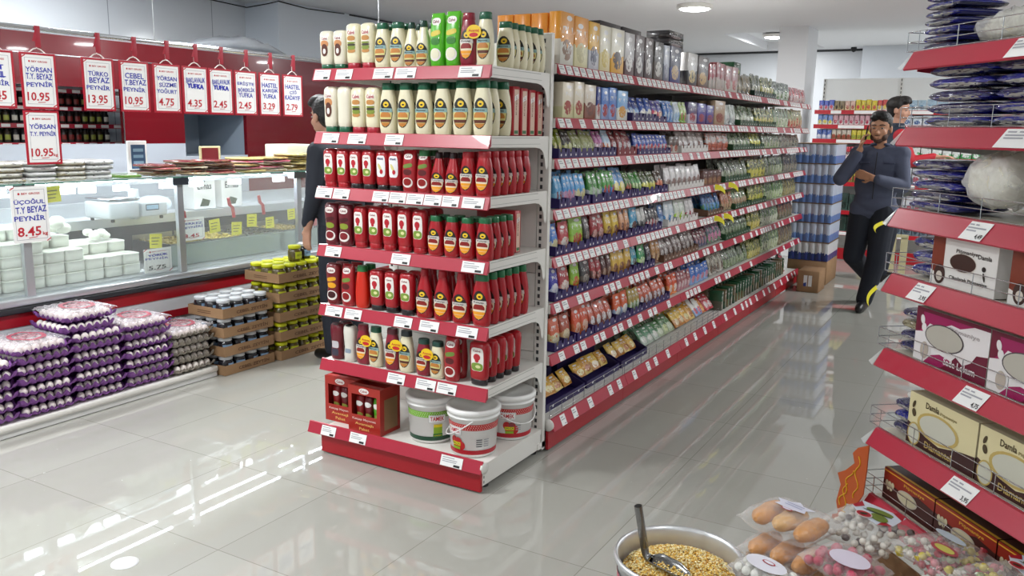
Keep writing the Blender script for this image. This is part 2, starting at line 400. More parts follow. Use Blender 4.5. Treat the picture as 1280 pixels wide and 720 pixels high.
for x in (EX0 + .04, EX1 - .04):
    for y in (2.99, 3.43):
        MB().lathe([(.022, 0), (.022, .008), (.012, .014), (.006, .02), (.006, .06)], 12, 0, (x, y, 0)).obj('levelling_foot', BLACK, rack)
etags = {0: [(398, 420), (428, 450), (478, 503), (506, 531), (582, 608)], 1: [(407, 430), (443, 467), (492, 515)],
         2: [(396, 419), (421, 443), (475, 496), (497, 518), (519, 540), (541, 562), (563, 583), (587, 612)], 3: [(408, 430), (499, 523), (587, 613)],
         4: [(406, 430), (434, 457), (502, 525), (535, 559), (581, 606)], 5: [(492, 515), (530, 555), (557, 581)], 6: [(402, 423), (444, 467), (567, 594)]}
rnd = random.Random(5)
for i, z in enumerate(EZ + [.147]):
    y = 2.93 if i < 6 else 2.9
    if i < 6:
        MB().box(EX0 + .003, EX1 - .003, y + .005, 3.45, z - .022, z - .002).obj('shelf', W_METAL, rack)
        poly = [(y, z - .046), (y, z - .002), (y + .02, z - .0005), (3.44, z - .0005), (3.448, z - .004), (3.448, z - .135), (3.436, z - .15), (3.425, z - .135), (3.418, z - .1), (3.4, z - .07), (3.37, z - .055), (3.33, z - .05)]
        for x in (EX0, EX1 - .003):
            b = MB().prism(poly, lambda a, b_, t: (t, a, b_), x, x + .003)
            s = 1 if x > -2 else -1
            xo = x + .0032 if s > 0 else x - .0002
            b.box(min(xo, xo + .0008), max(xo, xo + .0008), y + .03, 3.36, z - .01, z - .007, 1).box(min(xo, xo + .0008), max(xo, xo + .0008), y + .03, 3.37, z - .036, z - .034, 1)
            b.obj('shelf_bracket', [W_METAL, mat('bracket_crease', 'b4b4ae', .5)], rack)
    h = .05
    m = MB(); rail_prism(m, EX0 - .012 if i < 6 else -2.775, EX1 + .012, y, z, h)
    m2 = m.obj('price_rail', RED_RAIL, rack)
    if i == 6:
        MB().lathe([(.001, 0), (.026, 0), (.026, .012), (.001, .012)], 14, 0).obj('rail_end_cap', W_METAL, rack, (EX1 + .005, y + .012, z - .03), (0, PI / 2, 0))
    fn = rail_point(y, z, h)
    for a, b_ in etags[i]:
        add_tag(m2, -2.70 + (a - 400) * .00418, -2.70 + (b_ - 400) * .00418, fn, rnd)

# ---------------------------------------------------------------- squeeze bottles
PL = {}
def plastic(c, rough=.28):
    return mat('plastic_' + c, c, rough, coat=.25)
# half-width profile: (z, width, depth), all as fractions of height / full width / full depth
PROFILES = {
 'shoulder': [(0, .80, .8), (.02, .88, .9), (.12, .96, 1), (.35, 1, 1), (.55, .95, .95), (.72, .82, .88), (.82, .7, .8), (.875, .64, .72)],
 'inverted': [(.12, .72, .75), (.15, .86, .9), (.25, .9, .95), (.5, .92, .95), (.8, 1, 1), (.93, .97, .9), (.975, .85, .7), (1, .6, .4)],
 'slim': [(0, .9, .9), (.02, 1, 1), (.3, 1, 1), (.48, .97, 1), (.62, .8, .8), (.75, .6, .6), (.87, .46, .46)],
 'tall': [(0, .8, .8), (.02, .88, .9), (.2, .98, 1), (.5, 1, 1), (.75, .93, .85), (.92, .9, .5), (1, .88, .12)],
 'contour': [(.0, .78, .8), (.03, .86, .9), (.2, .92, .95), (.4, .82, .85), (.6, .92, .95), (.8, 1, 1), (.95, .95, .9), (1, .75, .6)],
}
def superring(w, d, z, n=20, e=2.6):
    r = []
    for j in range(n):
        a = 2 * PI * j / n; ca, sa = math.cos(a), math.sin(a)
        r.append((w / 2 * math.copysign(abs(ca) ** (2 / e), ca), d / 2 * math.copysign(abs(sa) ** (2 / e), sa), z))
    return r
def prof_at(P, t):
    for (z0, w0, d0), (z1, w1, d1) in zip(P, P[1:]):
        if z0 <= t <= z1:
            k = (t - z0) / (z1 - z0); return w0 + (w1 - w0) * k, d0 + (d1 - d0) * k
    return (P[0][1:] if t < P[0][0] else P[-1][1:])
def surf_fn(P, H, W, D, off, side=-1):
    def fn(x, z):
        w, d = prof_at(P, z / H); w *= W; d *= D
        q = min(.98, abs(2 * x / w))
        return (x, side * (d / 2 * (1 - q ** 2.6) ** (1 / 2.6) + off), z)
    return fn
def disc(mb, fn, cx, cz, rx, rz, m, e=2.0, rings=3, seg=18, rot=0):
    vs = [fn(cx, cz)]; fs = []
    for i in range(1, rings + 1):
        for j in range(seg):
            a = 2 * PI * j / seg; ca, sa = math.cos(a), math.sin(a)
            x = rx * i / rings * math.copysign(abs(ca) ** (2 / e), ca); z = rz * i / rings * math.copysign(abs(sa) ** (2 / e), sa)
            vs.append(fn(cx + x * math.cos(rot) - z * math.sin(rot), cz + x * math.sin(rot) + z * math.cos(rot)))
    for j in range(seg): fs.append((0, 1 + j, 1 + (j + 1) % seg))
    for i in range(rings - 1):
        for j in range(seg):
            a, b = 1 + i * seg + j, 1 + i * seg + (j + 1) % seg; fs.append((a, a + seg, b + seg, b))
    mb.add(vs, fs, m, True)
def P_(c): return mat('print_' + c, c, .4)
def half(mb, fn, cx, cz, rx, rz, v0, v1, m, seg=14):
    """slice of an ellipse between heights v0..v1 (-1..1)"""
    vs = []; n = 6
    for i in range(n + 1):
        v = v0 + (v1 - v0) * i / n; w = math.sqrt(max(0, 1 - v * v)) * rx
        for j in range(seg + 1): vs.append(fn(cx + w * (2 * j / seg - 1), cz + v * rz))
    S_ = seg + 1
    mb.add(vs, [(i * S_ + j, i * S_ + j + 1, (i + 1) * S_ + j + 1, (i + 1) * S_ + j) for i in range(n) for j in range(seg)], m, True)
def art_oval(mb, P, H, W, D, food, bg='1c1a16', side=-1, k=1.0, cz=None):
    """oval label: black upper half with yellow badge, pale banner, food picture filling the lower half"""
    cz = cz or .4 * H; rx, rz = .41 * W * k, (.285 if k == 1 else .25) * H
    f = lambda o: surf_fn(P, H, W, D, o, side)
    disc(mb, f(.0006), 0, cz, rx, rz, 0)
    half(mb, f(.0011), 0, cz, rx * .93, rz * .95, -1, .16, 1)
    half(mb, f(.0016), 0, cz - rz * .2, rx * .8, rz * .34, -.2, 1, 2)
    half(mb, f(.0016), 0, cz - rz * .12, rx * .9, rz * .8, -.62, -.36, 3)
    half(mb, f(.0016), 0, cz - rz * .12, rx * .9, rz * .8, -1, -.66, 2 if food == 'mayo' else 3)
    disc(mb, f(.0016), rx * .1, cz + rz * .62, rx * .42, rz * .2, 4)
    disc(mb, f(.0022), rx * .1, cz + rz * .6, rx * .2, rz * .06, 0)
    half(mb, f(.0022), 0, cz, rx * 1.0, rz, .08, .34, 5)
    mb.text('Mayonez' if food == 'mayo' else 'Ketçap', lambda x, y: f(.0028)(x, y), rx * 1.4, rz * .16, 0, 0, cz + rz * .21)
    if food == 'mayo': return [P_('1b1d1a'), P_('d9cf86'), P_('c07c34'), P_('5d2a18'), P_('ecc428'), P_('8fb0ae')]
    return [P_('1b1614'), P_('ecdcc0'), P_('8c1a14'), P_('f0a024'), P_('ecc428'), P_('d8d2cc')]
def art_arch(mb, P, H, W, D, kind, side=-1):
    cz, rx, rz = .6 * H, .33 * W, .27 * H
    f = lambda o: surf_fn(P, H, W, D, o, side)
    if kind == 'burger':
        disc(mb, f(.0006), 0, cz + rz * .72, rx * .9, rz * .2, 0, 4)
        mb.text('Calvé', lambda x, y: f(.0014)(x, y), rx * 1.5, rz * .3, 1, 0, cz + rz * .72)
        for dz, h_, m in ((.25, .2, 2), (.02, .06, 0), (-.12, .08, 3), (-.28, .1, 4), (-.5, .2, 3), (-.78, .16, 2)):
            disc(mb, f(.001 + .0002 * m), 0, cz + rz * dz, rx * .85, rz * h_, m, 2.6)
        return [P_('efe9dc'), P_('b02440'), P_('bf8748'), P_('7f8f35'), P_('3c3428')]
    if kind == 'meat':
        disc(mb, f(.0006), 0, cz + rz * .7, rx * .8, rz * .22, 0, 3)
        mb.text('Calvé', lambda x, y: f(.0014)(x, y), rx * 1.3, rz * .24, 1, 0, cz + rz * .72)
        disc(mb, f(.0010), 0, cz + rz * .2, rx * .85, rz * .35, 2, 2.3)
        disc(mb, f(.0014), 0, cz - rz * .4, rx * .7, rz * .6, 3, 2.3)
        disc(mb, f(.0020), 0, cz - rz * .5, rx * .3, rz * .25, 0, 2.3)
        return [P_('f2eee6'), P_('8c2030'), P_('c88a58'), P_('5a2f22')]
    disc(mb, f(.0006), 0, cz, rx, rz, 0, 5)
    if kind == 'word':
        mb.text('PINAR', lambda x, y: f(.0014)(x, y), rx * 1.4, rz * .2, 3, 0, cz + rz * .7)
        disc(mb, f(.0012), -rx * .15, cz - rz * .1, rx * .3, rz * .4, 4, 2, rot=.5)
        disc(mb, f(.0016), rx * .2, cz - rz * .5, rx * .35, rz * .22, 1, 2)
        return [P_('efeef0'), P_('c02838'), P_('7d9a3a'), P_('342c66'), P_('d8cf8a')]
    disc(mb, f(.0012), 0, cz + rz * .2, rx * .55, rz * .3, 1, 2)       # tomato heart
    disc(mb, f(.0012), 0, cz - rz * .12, rx * .3, rz * .14, 1, 2)
    disc(mb, f(.0012), 0, cz - rz * .62, rx * .92, rz * .34, 2, 3)     # green field
    disc(mb, f(.0018), rx * .2, cz - rz * .6, rx * .4, rz * .14, 4, 2)
    mb.text('Calvé', lambda x, y: f(.0016)(x, y), rx * 1.2, rz * .16, 3, 0, cz + rz * .74)
    return [P_('f0ece6'), P_('b8202e'), P_('7d9a3a'), P_('8c1a28'), P_('dfe0a0')]
def art_sauce(mb, P, H, W, D, side=-1):
    """white script badge at the top, picture low down"""
    f = lambda o: surf_fn(P, H, W, D, o, side)
    disc(mb, f(.0008), 0, .84 * H, .3 * W, .07 * H, 0, 2.4)
    mb.text('Calvé', lambda x, y: f(.0016)(x, y), .42 * W, .06 * H, 1, 0, .84 * H)
    disc(mb, f(.0008), 0, .62 * H, .33 * W, .05 * H, 2, 3, rot=.2)
    disc(mb, f(.0012), 0, .47 * H, .3 * W, .07 * H, 3, 2.4)
    disc(mb, f(.0008), 0, .22 * H, .36 * W, .12 * H, 0, 2.2)
    disc(mb, f(.0014), 0, .235 * H, .28 * W, .085 * H, 4, 2.2)
def bottle(name, kind, prof, H, W, D, body, cap, art, foot=False):
    P = PROFILES[prof]; m = MB()
    t = thing(name, 'x', kind); PROTOS.append(t)
    rings = [superring(w * W, d * D, z * H) for z, w, d in P]
    m.loft(rings); m.obj('body', plastic(body), t)
    if cap:
        m = MB()
        if prof == 'inverted':
            m.loft([superring(w, d, z * H, 20, 2.3) for w, d, z in ((W * .78, D * .8, 0), (W * .82, D * .86, .01), (W * .82, D * .86, .115), (W * .78, D * .8, .125))])
        elif prof == 'slim':
            m.loft([superring(w, w, z * H, 16, 2) for w, z in ((W * .5, .86), (W * .52, .87), (W * .46, .985), (W * .42, 1))])
        else:
            m.loft([superring(w, d, z * H, 20, 2.4) for w, d, z in ((W * .7, D * .78, .862), (W * .72, D * .82, .87), (W * .68, D * .8, .985), (W * .64, D * .74, 1))])
        m.obj('cap', plastic(cap, .35), t)
    m = MB(); cols = art(m, P, H, W, D)
    if m.v: m.obj('label', cols, t)
    return t
SAUCE = lambda pal: (lambda m, P, H, W, D: (art_sauce(m, P, H, W, D), [P_('ece6e0'), P_('7a2030')] + [P_(x) for x in pal])[1])
RED = 'a8121f'; CREAM = 'e9e2c2'; GREEN = '0f5a3c'; MAROON = '6b1826'
KIND = {
 'mayo': lambda h, w: bottle('mayonnaise_bottle', 'mayonnaise bottle', 'shoulder', h, w, .05, CREAM, GREEN, lambda m, P, H, W, D: art_oval(m, P, H, W, D, 'mayo')),
 'mayoslim': lambda h, w: bottle('mayonnaise_bottle', 'mayonnaise bottle', 'slim', h, w, .05, CREAM, '173f34', lambda m, P, H, W, D: art_oval(m, P, H, W, D, 'mayo', k=1.15, cz=.27 * H)),
 'burger': lambda h, w: bottle('mayonnaise_bottle', 'mayonnaise bottle', 'inverted', h, w, .05, CREAM, 'a81c30', lambda m, P, H, W, D: art_arch(m, P, H, W, D, 'burger')),
 'meat': lambda h, w: bottle('mayonnaise_bottle', 'mayonnaise bottle', 'inverted', h, w, .05, 'e6e0cc', GREEN, lambda m, P, H, W, D: art_arch(m, P, H, W, D, 'meat')),
 'plain': lambda h, w: bottle('mayonnaise_bottle', 'mayonnaise bottle', 'inverted', h, w, .05, 'e6e0cc', GREEN, lambda m, P, H, W, D: []),
 'greenpack': lambda h, w: bottle('sauce_bottle', 'sauce bottle', 'tall', h, w, .05, '55b51e', None, SAUCE(['d8c23c', '2c7a1c', 'e8e4c8'])),
 'redpack': lambda h, w: bottle('sauce_bottle', 'sauce bottle', 'tall', h, w, .05, 'a82028', None, SAUCE(['6f8a3a', '5c1014', '8c1210'])),
 'redpackg': lambda h, w: bottle('sauce_bottle', 'sauce bottle', 'shoulder', h, w, .05, 'a82028', '1d6a34', SAUCE(['6f8a3a', '5c1014', '8c1210'])),
 'maroon': lambda h, w: bottle('sauce_bottle', 'sauce bottle', 'contour', h, w, .055, MAROON, None, SAUCE(['4a0c14', '8a9a30', '7c1a20'])),
 'maroono': lambda h, w: bottle('sauce_bottle', 'sauce bottle', 'contour', h, w, .055, '74141c', None, SAUCE(['e0a020', 'e8a418', '3c0c10'])),
 'heart': lambda h, w: bottle('ketchup_bottle', 'ketchup bottle', 'inverted', h, w, .05, RED, RED, lambda m, P, H, W, D: art_arch(m, P, H, W, D, 'heart')),
 'heartb': lambda h, w: bottle('ketchup_bottle', 'ketchup bottle', 'inverted', h, w, .05, RED, '201a1c', lambda m, P, H, W, D: art_arch(m, P, H, W, D, 'heart')),
 'word': lambda h, w: bottle('ketchup_bottle', 'ketchup bottle', 'inverted', h, w, .05, RED, '201a1c', lambda m, P, H, W, D: art_arch(m, P, H, W, D, 'word')),
 'ket': lambda h, w: bottle('ketchup_bottle', 'ketchup bottle', 'shoulder', h, w, .05, RED, RED, lambda m, P, H, W, D: art_oval(m, P, H, W, D, 'ket')),
 'ketg': lambda h, w: bottle('ketchup_bottle', 'ketchup bottle', 'shoulder', h, w, .05, RED, '14683c', lambda m, P, H, W, D: art_oval(m, P, H, W, D, 'ket')),
 'ketslim': lambda h, w: bottle('ketchup_bottle', 'ketchup bottle', 'slim', h, w, .05, RED, '2a1a1c', lambda m, P, H, W, D: art_oval(m, P, H, W, D, 'ket', k=1.15, cz=.27 * H)),
 'ketneck': lambda h, w: bottle('ketchup_bottle', 'ketchup bottle', 'slim', h, w, .05, RED, RED, lambda m, P, H, W, D: art_oval(m, P, H, W, D, 'ket', k=1.1, cz=.33 * H)),
 'hot': lambda h, w: bottle('hot_sauce_bottle', 'hot sauce bottle', 'shoulder', h, w, .05, 'd02810', '1d7a3a', lambda m, P, H, W, D: []),
 'maroonc': lambda h, w: bottle('sauce_bottle', 'sauce bottle', 'contour', h, w, .05, '6a1422', '1c1416', lambda m, P, H, W, D: (disc(m, surf_fn(P, H, W, D, .0008), 0, .42 * H, .28 * W, .1 * H, 0, 5), disc(m, surf_fn(P, H, W, D, .0008), 0, .2 * H, .28 * W, .1 * H, 1, 5), [P_('c8c4c8'), P_('3c3a4a')])[-1]),
 'white': lambda h, w: bottle('dressing_bottle', 'dressing bottle', 'contour', h, w, .05, 'dedbd0', '1c1c1c', lambda m, P, H, W, D: (disc(m, surf_fn(P, H, W, D, .0008), 0, .3 * H, .26 * W, .06 * H, 0, 5), [P_('8c9aa8')])[-1]),
}
def sticker(mb, x, z, y, r):
    mb.add([(x + r * math.cos(a), y, z + r * .8 * math.sin(a)) for a in [2 * PI * j / 20 for j in range(20)]], [tuple(range(20))], 0)
    mb.text('Avantaj', lambda a, b: (a, y - .0006, b), r * 1.4, r * .4, 1, x, z + r * .1)
    mb.add([(x + r * .6 * math.cos(a), y - .0004, z - r * .35 + r * .25 * math.sin(a)) for a in [2 * PI * j / 12 for j in range(12)]], [tuple(range(12))], 1)
SHRINK = film_material('shrink_film', 'ffffff', .05, .1, .5, 30)
def duo(h, cap1, cap2):
    t = thing('twin_pack', 'x', 'twin pack'); PROTOS.append(t)
    for s, col, cap, food in ((-1, '8c1a30', cap1, 'ket'), (1, CREAM, cap2, 'mayo')):
        P = PROFILES['shoulder']; W, D = .074, .048; dx = s * .0385
        m = MB(); m.loft([[(x + dx, y, z) for x, y, z in superring(w * W, d * D, z_ * h)] for z_, w, d in P]); m.obj('bottle_body', plastic(col), t)
        m = MB(); m.loft([[(x + dx, y, z) for x, y, z in superring(w, d, z_ * h, 20, 2.4)] for w, d, z_ in ((W * .7, D * .78, .862), (W * .72, D * .82, .87), (W * .68, D * .8, .985), (W * .64, D * .74, 1))]); m.obj('cap', plastic(cap, .35), t)
        m = MB(); c = art_oval(m, P, h, W, D, food); m.v = [(x + dx, y, z) for x, y, z in m.v]; m.obj('label', c, t)
    m = MB(); sticker(m, 0, .63 * h, -.0285, .034)
    m.obj('round_sticker', [P_('f0c818'), P_('c81c20')], t)
    return t
KIND['duo'] = lambda h, w: duo(h, '8c1a30', GREEN)
KIND['duodark'] = lambda h, w: duo(h, '5c1424', '1c2a2c')
KIND['duogreen'] = lambda h, w: duo(h, '12463c', '12463c')
WORDS = {'mayo': 'cream mayonnaise bottle with dark green cap', 'mayoslim': 'slim cream mayonnaise bottle with thin green cap', 'burger': 'cream mayonnaise bottle on red cap',
 'meat': 'cream mayonnaise bottle with brown picture on green cap', 'plain': 'cream bottle on green cap turned away', 'greenpack': 'bright green sauce bottle', 'redpack': 'tall red sauce bottle with white badge',
 'redpackg': 'red sauce bottle with green cap', 'maroon': 'maroon sauce bottle with white badge', 'maroono': 'maroon sauce bottle with orange flame picture', 'heart': 'red ketchup bottle with white label', 'heartb': 'red ketchup bottle on black cap',
 'word': 'red ketchup bottle with blue lettering', 'ket': 'red ketchup bottle with oval label', 'ketg': 'red ketchup bottle with green cap', 'ketslim': 'slim red ketchup bottle with dark cap', 'ketneck': 'long-necked red ketchup bottle',
 'hot': 'orange-red hot sauce bottle', 'maroonc': 'maroon sauce bottle with grey label', 'white': 'white dressing bottle', 'duo': 'ketchup and mayonnaise twin pack', 'duodark': 'dark-capped ketchup and mayonnaise twin pack', 'duogreen': 'short green-capped ketchup and mayonnaise twin pack'}
# shelf by shelf: (kind, x, height, width, rows deep)
ROWS = [
 [('meat', -2.672, .165, .074, 2), ('meat', -2.594, .165, .074, 2), ('burger', -2.518, .19, .076, 2), ('burger', -2.440, .192, .076, 2), ('mayo', -2.360, .185, .078, 2), ('mayo', -2.280, .185, .076, 2), ('mayoslim', -2.212, .182, .062, 2), ('mayoslim', -2.146, .186, .064, 2), ('greenpack', -2.075, .212, .074, 2), ('greenpack', -1.997, .216, .078, 2), ('duo', -1.885, .205, .15, 1)],
 [('meat', -2.655, .2, .078, 2), ('plain', -2.576, .2, .076, 2), ('burger', -2.497, .196, .078, 2), ('burger', -2.418, .196, .078, 2), ('mayo', -2.335, .212, .082, 2), ('mayo', -2.240, .212, .082, 2), ('mayo', -2.146, .214, .082, 2), ('mayo', -2.050, .216, .084, 2), ('mayo', -1.952, .218, .086, 2), ('mayo', -1.855, .22, .086, 2)],
 [('heart', -2.668, .172, .072, 2), ('heart', -2.591, .172, .07, 2), ('heartb', -2.516, .172, .07, 2), ('heartb', -2.442, .172, .07, 2), ('word', -2.367, .172, .07, 2), ('word', -2.294, .172, .07, 2), ('redpack', -2.220, .178, .072, 2), ('redpackg', -2.144, .178, .07, 2), ('ketslim', -2.070, .172, .068, 2), ('ketslim', -1.998, .175, .068, 2), ('ket', -1.922, .178, .072, 3), ('ket', -1.845, .182, .078, 6)],
 [('maroon', -2.665, .19, .08, 2), ('maroon', -2.580, .19, .078, 2), ('heart', -2.496, .185, .074, 2), ('heart', -2.413, .19, .076, 2), ('heart', -2.331, .19, .074, 2), ('heart', -2.251, .19, .074, 2), ('heart', -2.168, .192, .078, 3), ('ketg', -2.083, .17, .076, 2), ('ketg', -2.002, .172, .074, 2), ('ketg', -1.922, .174, .074, 2), ('ketg', -1.838, .178, .08, 4)],
 [('maroono', -2.662, .19, .08, 2), ('redpack', -2.577, .195, .074, 2), ('hot', -2.494, .195, .07, 2), ('heartb', -2.408, .185, .078, 2), ('heartb', -2.322, .185, .074, 2), ('heartb', -2.236, .188, .08, 2), ('ketneck', -2.145, .215, .078, 2), ('ketneck', -2.050, .218, .082, 2), ('ketneck', -1.952, .22, .082, 2), ('ketg', -1.850, .222, .088, 6)],
 [('maroonc', -2.650, .17, .072, 2), ('white', -2.572, .172, .066, 1), ('duo', -2.455, .185, .15, 1), ('duodark', -2.285, .19, .15, 1), ('duogreen', -2.112, .165, .15, 1), ('redpack', -1.998, .195, .076, 2), ('heartb', -1.868, .19, .096, 5)],
]
SHN = ['top shelf', 'second shelf', 'third shelf', 'fourth shelf', 'fifth shelf', 'sixth shelf']
CACHE = {}
rnd = random.Random(11)
for si, row in enumerate(ROWS):
    cnt = {}
    tot = {}
    for kd, *_ in row: tot[kd] = tot.get(kd, 0) + 1
    for kd, x, h, w, deep in row:
        key = (kd, round(h, 2), round(w, 2) if not kd.startswith('duo') else 0)
        if key not in CACHE: CACHE[key] = KIND[kd](h, w)
        P = CACHE[key]
        cnt[kd] = cnt.get(kd, 0) + 1
        for r in range(deep):
            y = 2.968 + r * (.058 if deep < 5 else .062) + rnd.uniform(-.002, .002)
            if kd == 'heartb' and si == 5: y = 2.985 + r * .066
            if y > 3.41: continue
            word = WORDS[kd]
            pos = '' if tot[kd] == 1 else f', {ORD[cnt[kd] - 1]} of its kind from the left'
            lab = f'{word}{pos}, end display {SHN[si]}' + (f', {ORD[r]} row back' if r else '')
            if len(lab.split()) > 16:
                lab = f'{word}, {ORD[cnt[kd]-1]} from left, end display {SHN[si]}' + (f', row {ORD[r]}' if r else '')
            if len(lab.split()) > 16: lab = f'{word}, {ORD[cnt[kd]-1]} from left, {SHN[si]}' + (f', {ORD[r]} row' if r else ', front row')
            dup(P, (x + rnd.uniform(-.001, .001) + (.0 if deep < 5 else r * .001), y, EZ[si] + .0005), rnd.uniform(-.05, .05), lab, f'sauce bottles on the end display {SHN[si]}')
# the bottles that stand behind the pairs at the right of the top two shelves
for si, xs in ((0, (2, 3, 4, 5, 6, 7)), (1, (2,))):
    for i, r in enumerate(xs):
        key = [k_ for k_ in CACHE if k_[0] == 'mayo'][0 if si == 0 else -1]
        dup(CACHE[key], (-1.842 - .004 * (i % 2), 3.005 + r * .056 if si == 0 else 3.095, EZ[si] + .0005), .12 if si == 0 else 0, f'cream mayonnaise bottle with green cap, {ORD[i + 1]} row at right end, {SHN[si]}', f'sauce bottles on the end display {SHN[si]}')
drop_protos(); PROTOS.clear()

# thin red cartons at the right end of the second shelf, one more on the fourth
CARTR = mat('red_carton', 'b0202a', .35); CARTP = mat('pale_carton_print', 'd9b8a4', .4)
def thin_carton(x, y, z, h, w, d, label, grp=None):
    t = thing('sauce_carton', label, 'carton', (x, y, z), 0, grp)
    MB().rbox(-w, 0, 0, d, 0, h, .0015, 0, 1).obj('carton_body', CARTR, t)
    m = MB(); xx = .0006
    m.add([(xx, .012, .004), (xx, d - .008, .004), (xx, d - .008, h - .012), (xx, .012, h - .012)], [(0, 1, 2, 3)], 0)
    m.text('Ketçap', lambda a, b: (xx + .0006, d / 2 + a * .0, b) if 0 else (xx + .0006, d / 2 + (b - h * .62) * -.6 + .0, h * .62 + a), .08, .018, 1, 0, h * .62)
    m.add([(xx + .0004, .014, .008), (xx + .0004, d - .012, .008), (xx + .0004, d - .012, .022), (xx + .0004, .014, .022)], [(0, 1, 2, 3)], 2)
    m.add([(xx + .0004, .014, h * .7), (xx + .0004, d - .012, h * .76), (xx + .0004, d - .012, h * .86), (xx + .0004, .014, h * .8)], [(0, 1, 2, 3)], 3)
    m.obj('side_print', [CARTP, P_('7a3a30'), P_('2c6a34'), P_('f0ece8')], t)
for i in range(4):
    thin_carton(-1.83, 3.165 + i * .071, EZ[1] + .0005, .205 - i * .004, .2, .058, f'thin red sauce carton, {ORD[i]} behind the bottles at right end of second shelf', 'red cartons on the second shelf')
thin_carton(-1.84, 3.22, EZ[3] + .0005, .185, .2, .05, 'red sauce carton with pale side standing behind green-capped ketchups on fourth shelf')

# bottom shelf: display cartons of small bottles, three buckets
DCART = mat('display_carton_red', 'a8281e', .4); DCIN = mat('carton_inside_dark', '2a1410', .8)
def display_carton(x, y, z, label):
    t = thing('sauce_display_carton', label, 'carton', (x, y, z), 0, 'red display cartons')
    w, d, h = .19, .15, .225
    m = MB()
    m.box(-w / 2, w / 2, d - .003, d, 0, h); m.box(-w / 2, -w / 2 + .003, 0, d - .003, 0, h); m.box(w / 2 - .003, w / 2, 0, d - .003, 0, h)
    m.box(-w / 2 + .003, w / 2 - .003, 0, d - .003, 0, .003)
    m.box(-w / 2 + .003, w / 2 - .003, 0, .003, .003, .085); m.box(-w / 2 + .003, w / 2 - .003, 0, .003, h - .04, h)
    m.box(-w / 2 + .003, -w / 2 + .02, 0, .003, .085, h - .04); m.box(w / 2 - .02, w / 2 - .003, 0, .003, .085, h - .04)
    m.box(-w / 2 + .003, w / 2 - .003, .01, .04, h - .003, h)
    m.box(-w / 2 + .003, w / 2 - .003, d - .05, d - .003, h - .003, h)
    m.obj('carton_body', DCART, t)
    m = MB(); q = lambda yy: (lambda a, b: (a, yy, b))
    m.text('Ketçap Mayonez', q(-.0008), .14, .014, 0, .0, .065)
    m.text('Avantajlı', q(-.0008), .11, .016, 1, 0, .042)
    m.text('Paket', q(-.0008), .06, .014, 1, 0, .02)
    m.add([(.0 + .03 * math.cos(a), -.0008, h - .02 + .014 * math.sin(a)) for a in [2 * PI * j / 16 for j in range(16)]], [tuple(range(16))], 2)
    m.text('Calvé', q(-.0014), .04, .012, 3, 0, h - .02)
    m.obj('front_print', [P_('e8c8c0'), P_('e8b868'), P_('f0ece8'), P_('a02030')], t)
    MB().add([(w / 2 + .0006, .03, .02), (w / 2 + .0006, .13, .02), (w / 2 + .0006, .13, .17), (w / 2 + .0006, .03, .17)], [(0, 1, 2, 3)]).obj('side_print', P_('8c6a48'), t)
    for i, (bx, col) in enumerate(((-.052, '8c1a1e'), (0, '701420'), (.052, '4ea21e'))):
        m = MB(); P = PROFILES['contour']; hh = .165
        m.loft([[(a + bx, b + .045, c_ + .0035) for a, b, c_ in superring(w_ * .048, d_ * .042, z_ * hh, 16)] for z_, w_, d_ in P])
        b_ = m.obj('small_sauce_bottle', plastic(col), None); b_.location = (x, y, z)
        tag(b_, f'small {"green" if i == 2 else "dark red"} sauce bottle, {ORD[i]} from left inside the {label.split(",")[-1].strip()} display carton', 'sauce bottle', 'small bottles inside the red display cartons')
        m = MB(); disc(m, surf_fn(P, hh, .048, .042, .0008), 0, .78 * hh, .02, .013, 0); disc(m, surf_fn(P, hh, .048, .042, .0008), 0, .45 * hh, .018, .012, 1)
        m.v = [(a + bx, b + .045, c_ + .0035) for a, b, c_ in m.v]; m.obj('label', [P_('e6e4e0'), P_('9aa04a')], b_)
display_carton(-2.672, 3.0, .1255, 'red display carton with a window onto small sauce bottles, left')
display_carton(-2.478, 2.945, .1255, 'red display carton with a window onto small sauce bottles, right')
BUCK = mat('bucket_plastic', 'f7f7f5', .3, coat=.2)
